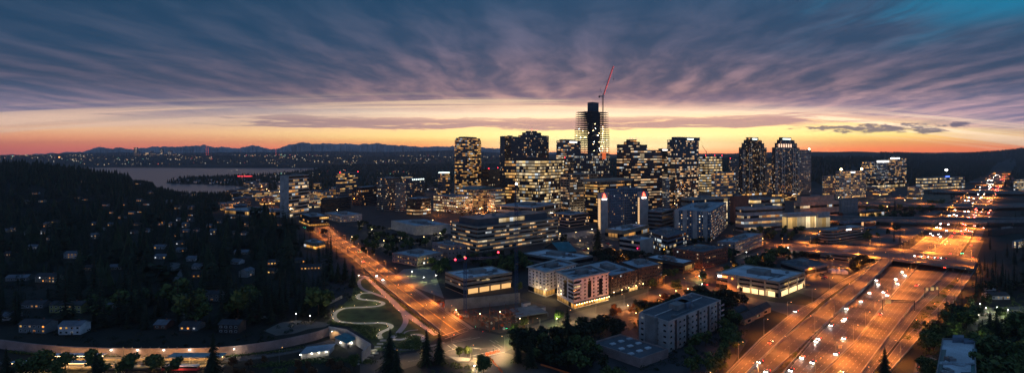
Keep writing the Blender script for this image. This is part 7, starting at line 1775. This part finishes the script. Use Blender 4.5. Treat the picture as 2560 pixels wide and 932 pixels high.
P = [G(1290, 803)[:2], G(1370, 790)[:2], G(1340, 772)[:2], G(1275, 780)[:2]]; r = empty('concrete_deck', (*P[0], 0), 'flat new concrete deck inside the dug-out site', 'deck'); mb = MB(); mb.prism(ccw(P), 2.6, 3.0, bottom=True); mb.build('slab', C['concrete'], r)
for q in P: mb = MB(); mb.bar((*q, 0), (*q, 2.6), .3); mb.build('column', C['concrete'], r)
ks_ = ['whitep', 'rust', 'orangep', 'steel', 'wood', 'concrete']
for i in range(46):
    t = i/45; a, b = (1095+t*105+rs.uniform(-2, 5), 756+t*72) if i < 26 else (1200+rs.random()*110, 775+rs.random()*48)
    x, y, _ = G(a, b)
    mk = rs.choice(ks_); s_ = (rs.uniform(1, 3.2), rs.uniform(.8, 2), rs.uniform(.6, 2.2)); an = rs.uniform(0, 3)
    mb = MB(); mb.box((x, y, .03), s_, an)
    for q in range(3): mb.box((x, y, .05+s_[2]), (s_[0]*.9, s_[1]*(.7-.2*q), .25+.2*q), an)
    tag(mb.build('material_stack', C[mk]), 'stack of building material on the dug-out site', 'material stack', 'building material stacks')
for a_, b_ in ((1200, 800), (1250, 795), (1300, 812), (1140, 790)): x, y, _ = G(a_, b_); lamp('warm', x, y, 0, 1500, WRM, 'added lamp on a post brightening the dug-out site', 'added site lamps')  # lamps added so the dark site and its clutter show
x, y, _ = G(1340, 765); light(None, (x, y, 9), 900, WRM, .4, name='added_site_light');  # light without a fitting, added to brighten the site
for i, (a, b) in enumerate(((1330, 772), (1315, 764), (1352, 776))):
    x, y, _ = G(a, b); r = empty('site_cabin', (x, y, 0), ['site cabin nearest the lit portal wall of the white apartments', 'low site cabin beside the blue crane mast', 'site cabin nearest the concrete deck'][i], 'cabin'); mb = MB(); mb.box((x, y, 0), (7, 3, 2.8), R(30)); mb.build('body', C['whitep'], r); mb = MB(); mb.box((x, y, 2.8), (7.2, 3.2, .2), R(30)); mb.build('roof', C['steel'], r)
# traffic cones and barriers at the near junction
cm = MB(); cm.bar((0, 0, .06), (0, 0, 1.0), .26, 0, 8, .06); cm.box((0, 0, 0), (.6, .6, .06)); conem = cm.mesh('traffic_cone', [C['orangep']])
for k in range(34):
    t = k/33
    a, b = ((1215+t*2*35, 886-t*2*8) if t < .5 else (1214+(t-.5)*2*42, 884+(t-.5)*2*46)); x, y, _ = G(a+rs.uniform(-1, 1), b+rs.uniform(-1, 1))
    tag(inst('traffic_cone', conem, None, (x, y, .04), rs.uniform(0, 6), (1.25, 1.25, 1.25)), 'orange traffic cone closing the worn lane at the near junction', 'traffic cone', 'traffic cones at the near junction')
mb = MB(); wallrun(mb, gp([(1352, 912), (1380, 920), (1440, 940)]), .5, .9); tag(mb.build('site_barrier', C['orangep']), 'long orange plastic barrier along the worn road at the bottom', 'barrier')
mb = MB()
for x0, y0 in ((1125, 865),): pass
P = gp([(1120, 890), (1160, 893), (1180, 896), (1170, 903), (1145, 903)]); mb.prism([tuple(q[:2]) for q in P][::1], 0, .15); o = mb.build('traffic_island', C['concrete'], None, 'structure')
# boats / far town lights
rs = random.Random(21); mb = MB(); mbh = MB()
def farlights(n_, zone, dist, seed, cols):
    rs_ = random.Random(seed); out = [MB() for _ in cols]; ctr = [(rs_.uniform(*zone), rs_.uniform(*dist)) for _ in range(max(8, n_//5))]
    for i in range(n_):
        a, D_ = rs_.choice(ctr); a += rs_.gauss(0, 16); D_ *= rs_.gauss(1, .02); x = KX(a)*D_; z = float(terrain(x, D_)); j = rs_.choices(range(len(cols)), [c[1] for c in cols])[0]; s_ = D_/F*rs_.choice([.35, .5, .7, 1.0])
        out[j].box((x, D_, z+rs_.uniform(6, 26)), (s_*1.5, s_, s_*.9))
    return out
FL = [(emit('far_amber_lights', (1, .60, .26), 1.3), 6), (emit('far_pale_lights', (1, .88, .66), 1.6), 3), (emit('far_red_lights', (1, .12, .08), 2.0), .7), (emit('far_green_lights', (.4, 1, .7), 1.8), .25)]
for (n_, zone, dist, seed, lb) in ((330, (-20, 900), (5400, 7900), 1, 'house and street lights on the shore across the lake'), (60, (-20, 260), (5600, 7900), 6, 'denser lights on the far shore near the picture edge'), (130, (850, 1300), (5200, 7800), 2, 'lights scattered over the far plain'), (60, (1980, 2400), (6200, 9000), 3, 'sparse lights on the far hill across the lake arm'), (70, (560, 1100), (2500, 5000), 4, 'sparse lights in the wooded plain'), (40, (1500, 1850), (2100, 3500), 5, 'few lights in the ridge wood')):
    for m_, (mt, _) in zip(farlights(n_, zone, dist, seed, FL), FL):
        if m_.f: tag(m_.build('distant_town_lights', mt, None, 'stuff'), lb, 'lights')
# skyline across the lake
sk = [(340, 369, 7), (347, 378, 5), (351, 383, 9), (360, 384, 12), (370, 381, 8), (380, 377, 6), (388, 382, 8), (397, 385, 12), (405, 372, 6), (411, 384, 8), (426, 376, 8), (437, 385, 10), (452, 386, 12), (302, 386, 5), (330, 387, 8)]
skm = window_mat('distant_tower_glazing', .5, 1.1, WARM, PALE, .3, 0.02)
for i, (a, ty, wd_) in enumerate(sk):
    D_ = 9200+rng.uniform(-200, 200); x = KX(a)*D_; zt_ = ZT(ty, D_); w_ = wd_/F*D_; tall = ty < 379
    r = empty('distant_tower' if tall else 'distant_block', (x, D_, 60), ('tallest dark tower of the skyline across the lake' if i == 0 else 'slim pointed tower in the skyline across the lake' if i == 8 else 'low block in the skyline across the lake'), 'tower' if tall else 'building', 'low blocks of the skyline across the lake' if i not in (0, 8) else None)
    mb = MB(); mb.box((x, D_, 60), (w_, w_*.8, zt_-60)); mb.build('wall', C['blue'], r)
    mb = MB(); n_fl = max(1, int((zt_-95)/14))
    for f_ in range(n_fl): z0 = 97+f_*14; wbox(mb, (x-w_/2, D_-w_*.4), (x+w_/2, D_-w_*.4), z0, z0+9, 1, [(f_*9, f_), (f_*9+3, f_), (f_*9+3, f_+1), (f_*9, f_+1)])
    mb.build('window_band', skm, r)
for i, (a, t0, lb) in enumerate(((516, 366, 'first red-lit transmitter mast on the far ridge'), (521, 370, 'second red-lit transmitter mast beside the first'), (690, 371, 'lone red-lit transmitter mast farther along the ridge'))):
    D_ = 9000; x = KX(a)*D_; r = empty('transmitter_mast', (x, D_, 60), lb, 'mast'); zt_ = ZT(t0, D_); mb = MB(); mb.bar((x, D_, 60), (x, D_, zt_), 3); mb.build('mast', C['steel'], r); mb = MB()
    for k in range(5): mb.ball((x, D_-4, 130+(zt_-130)*k/4), 4.5, 0, 6, 4)
    mb.build('beacon', emit('far_beacon', (1, .12, .1), 2.5), r)
x, D_ = KX(148)*6000, 6000; mb = MB(); mb.ball((x, D_, ZT(393, D_)), 9, 0, 8, 5); tag(mb.build('flare_light', emit('orange_far_lamp', (1, .4, .12), 2.5)), 'single large orange light on the far shore', 'light')
x, D_ = KX(2366)*2600, 2600; mb = MB(); mb.ball((x, D_, ZT(425, D_)), 5, 0, 8, 5); mb.bar((x, D_, 0), (x, D_, ZT(425, D_)), .6, 1); tag(mb.build('floodlight', [WHITEL, C['steel']]), 'glaring white floodlight in the black wood beyond the campus office', 'light')
x, D_ = KX(1766)*1900, 1900
r = empty('tower_crane', (x, D_, 0), 'small distant crane with red jib behind the green glass tower', 'crane'); mb = MB(); mb.bar((x, D_, 0), (x, D_, ZT(378, D_)), 1.2); mb.build('mast', C['steel'], r); mb = MB(); mb.bar((x, D_, ZT(380, D_)), (KX(1755)*D_, D_, ZT(364, D_)), .8); mb.build('jib', C['redsteel'], r)
def undergrowth(poly, num, ls, hz, mat, label):
    rs_ = random.Random(len(label)); mb = MB(); xs = [q[0] for q in poly]; ys = [q[1] for q in poly]; k = 0
    cl_ = []
    while len(cl_) < num//40:
        a, b = rs_.uniform(min(xs), max(xs)), rs_.uniform(min(ys), max(ys))
        if pip(a, b, poly):
            x, y, _ = G(a, b)
            if not any(pip(x, y, [tuple(q) for q in P]) for P in FOOT): cl_.append((x, y, rs_.uniform(.8, 2.6)))
    for i in range(num):
        c = rs_.choice(cl_); v = np.array([rs_.gauss(0, 1) for _ in range(3)]); v /= np.linalg.norm(v); p = np.array((c[0], c[1], 0))+v*c[2]*np.array((1, 1, 0)); p[2] = abs(v[2])*c[2]*hz
        a = np.array([rs_.gauss(0, 1) for _ in range(3)]); a /= np.linalg.norm(a); b = np.cross(a, v); b /= max(.3, np.linalg.norm(b)); mb.face([p-a*ls, p+b*ls*.7, p+a*ls, p-b*ls*.7])
    tag(mb.build('undergrowth', mat, None, 'stuff'), label, 'undergrowth')
undergrowth([(0, 700), (640, 700), (820, 800), (760, 842), (600, 872), (300, 882), (0, 860)], 9000, .4, 1.0, leafm, 'bushes and undergrowth round the dark houses above the retaining wall')
undergrowth([(840, 700), (885, 690), (900, 740), (840, 780), (830, 800), (780, 800)], 2500, .35, 1.0, leafm, 'bushes between the woods and the serpentine path')
undergrowth([(1110, 905), (1190, 918), (1200, 960), (980, 960)], 2200, .3, .8, leafd, 'bushes on the corner island at the bottom of the picture')
undergrowth([(1470, 830), (1660, 770), (1800, 740), (1900, 770), (1860, 850), (1800, 900), (1700, 930), (1500, 930)], 5000, .4, 1.0, leafm, 'shrubs round the near slab block')
undergrowth([(2300, 860), (2440, 720), (2560, 700), (2620, 900), (2440, 960), (2290, 960)], 7000, .4, 1.2, leafd, 'shrubs on the bank beside the exit ramp')
undergrowth([(2262, 850), (2312, 772), (2386, 700), (2396, 700), (2338, 772), (2270, 850)], 2500, .3, .6, leafd, 'dry scrub between the collector lanes and the exit ramp')
undergrowth([(1945, 945), (2030, 850), (2106, 772), (2095, 772), (2020, 850), (1932, 945)], 1500, .3, .6, leafd, 'scrub in the strip beside the viaduct ramp')
# ---------------------------------------------------------------- haze
if HAZE:
    hm = bpy.data.materials.new('haze'); hm.use_nodes = True; t = hm.node_tree
    for q in list(t.nodes): t.nodes.remove(q)
    v_ = t.nodes.new('ShaderNodeVolumePrincipled'); v_.inputs['Color'].default_value = (.80, .84, .92, 1); v_.inputs['Density'].default_value = HAZE; v_.inputs['Anisotropy'].default_value = 0.35
    o_ = t.nodes.new('ShaderNodeOutputMaterial'); t.links.new(v_.outputs[0], o_.inputs['Volume'])
    mb = MB(); mb.prism([(-26000, -2600), (26000, -2600), (26000, 20500), (-26000, 20500)], -8, 640, bottom=True)
    o = mb.build('haze', hm, None, 'stuff')
import collections; print(collections.Counter(o.name.split('.')[0] for o in bpy.data.objects if o.parent is None).most_common(12))
print('LIGHTS', LIGHTS, 'OBJECTS', len(bpy.data.objects))
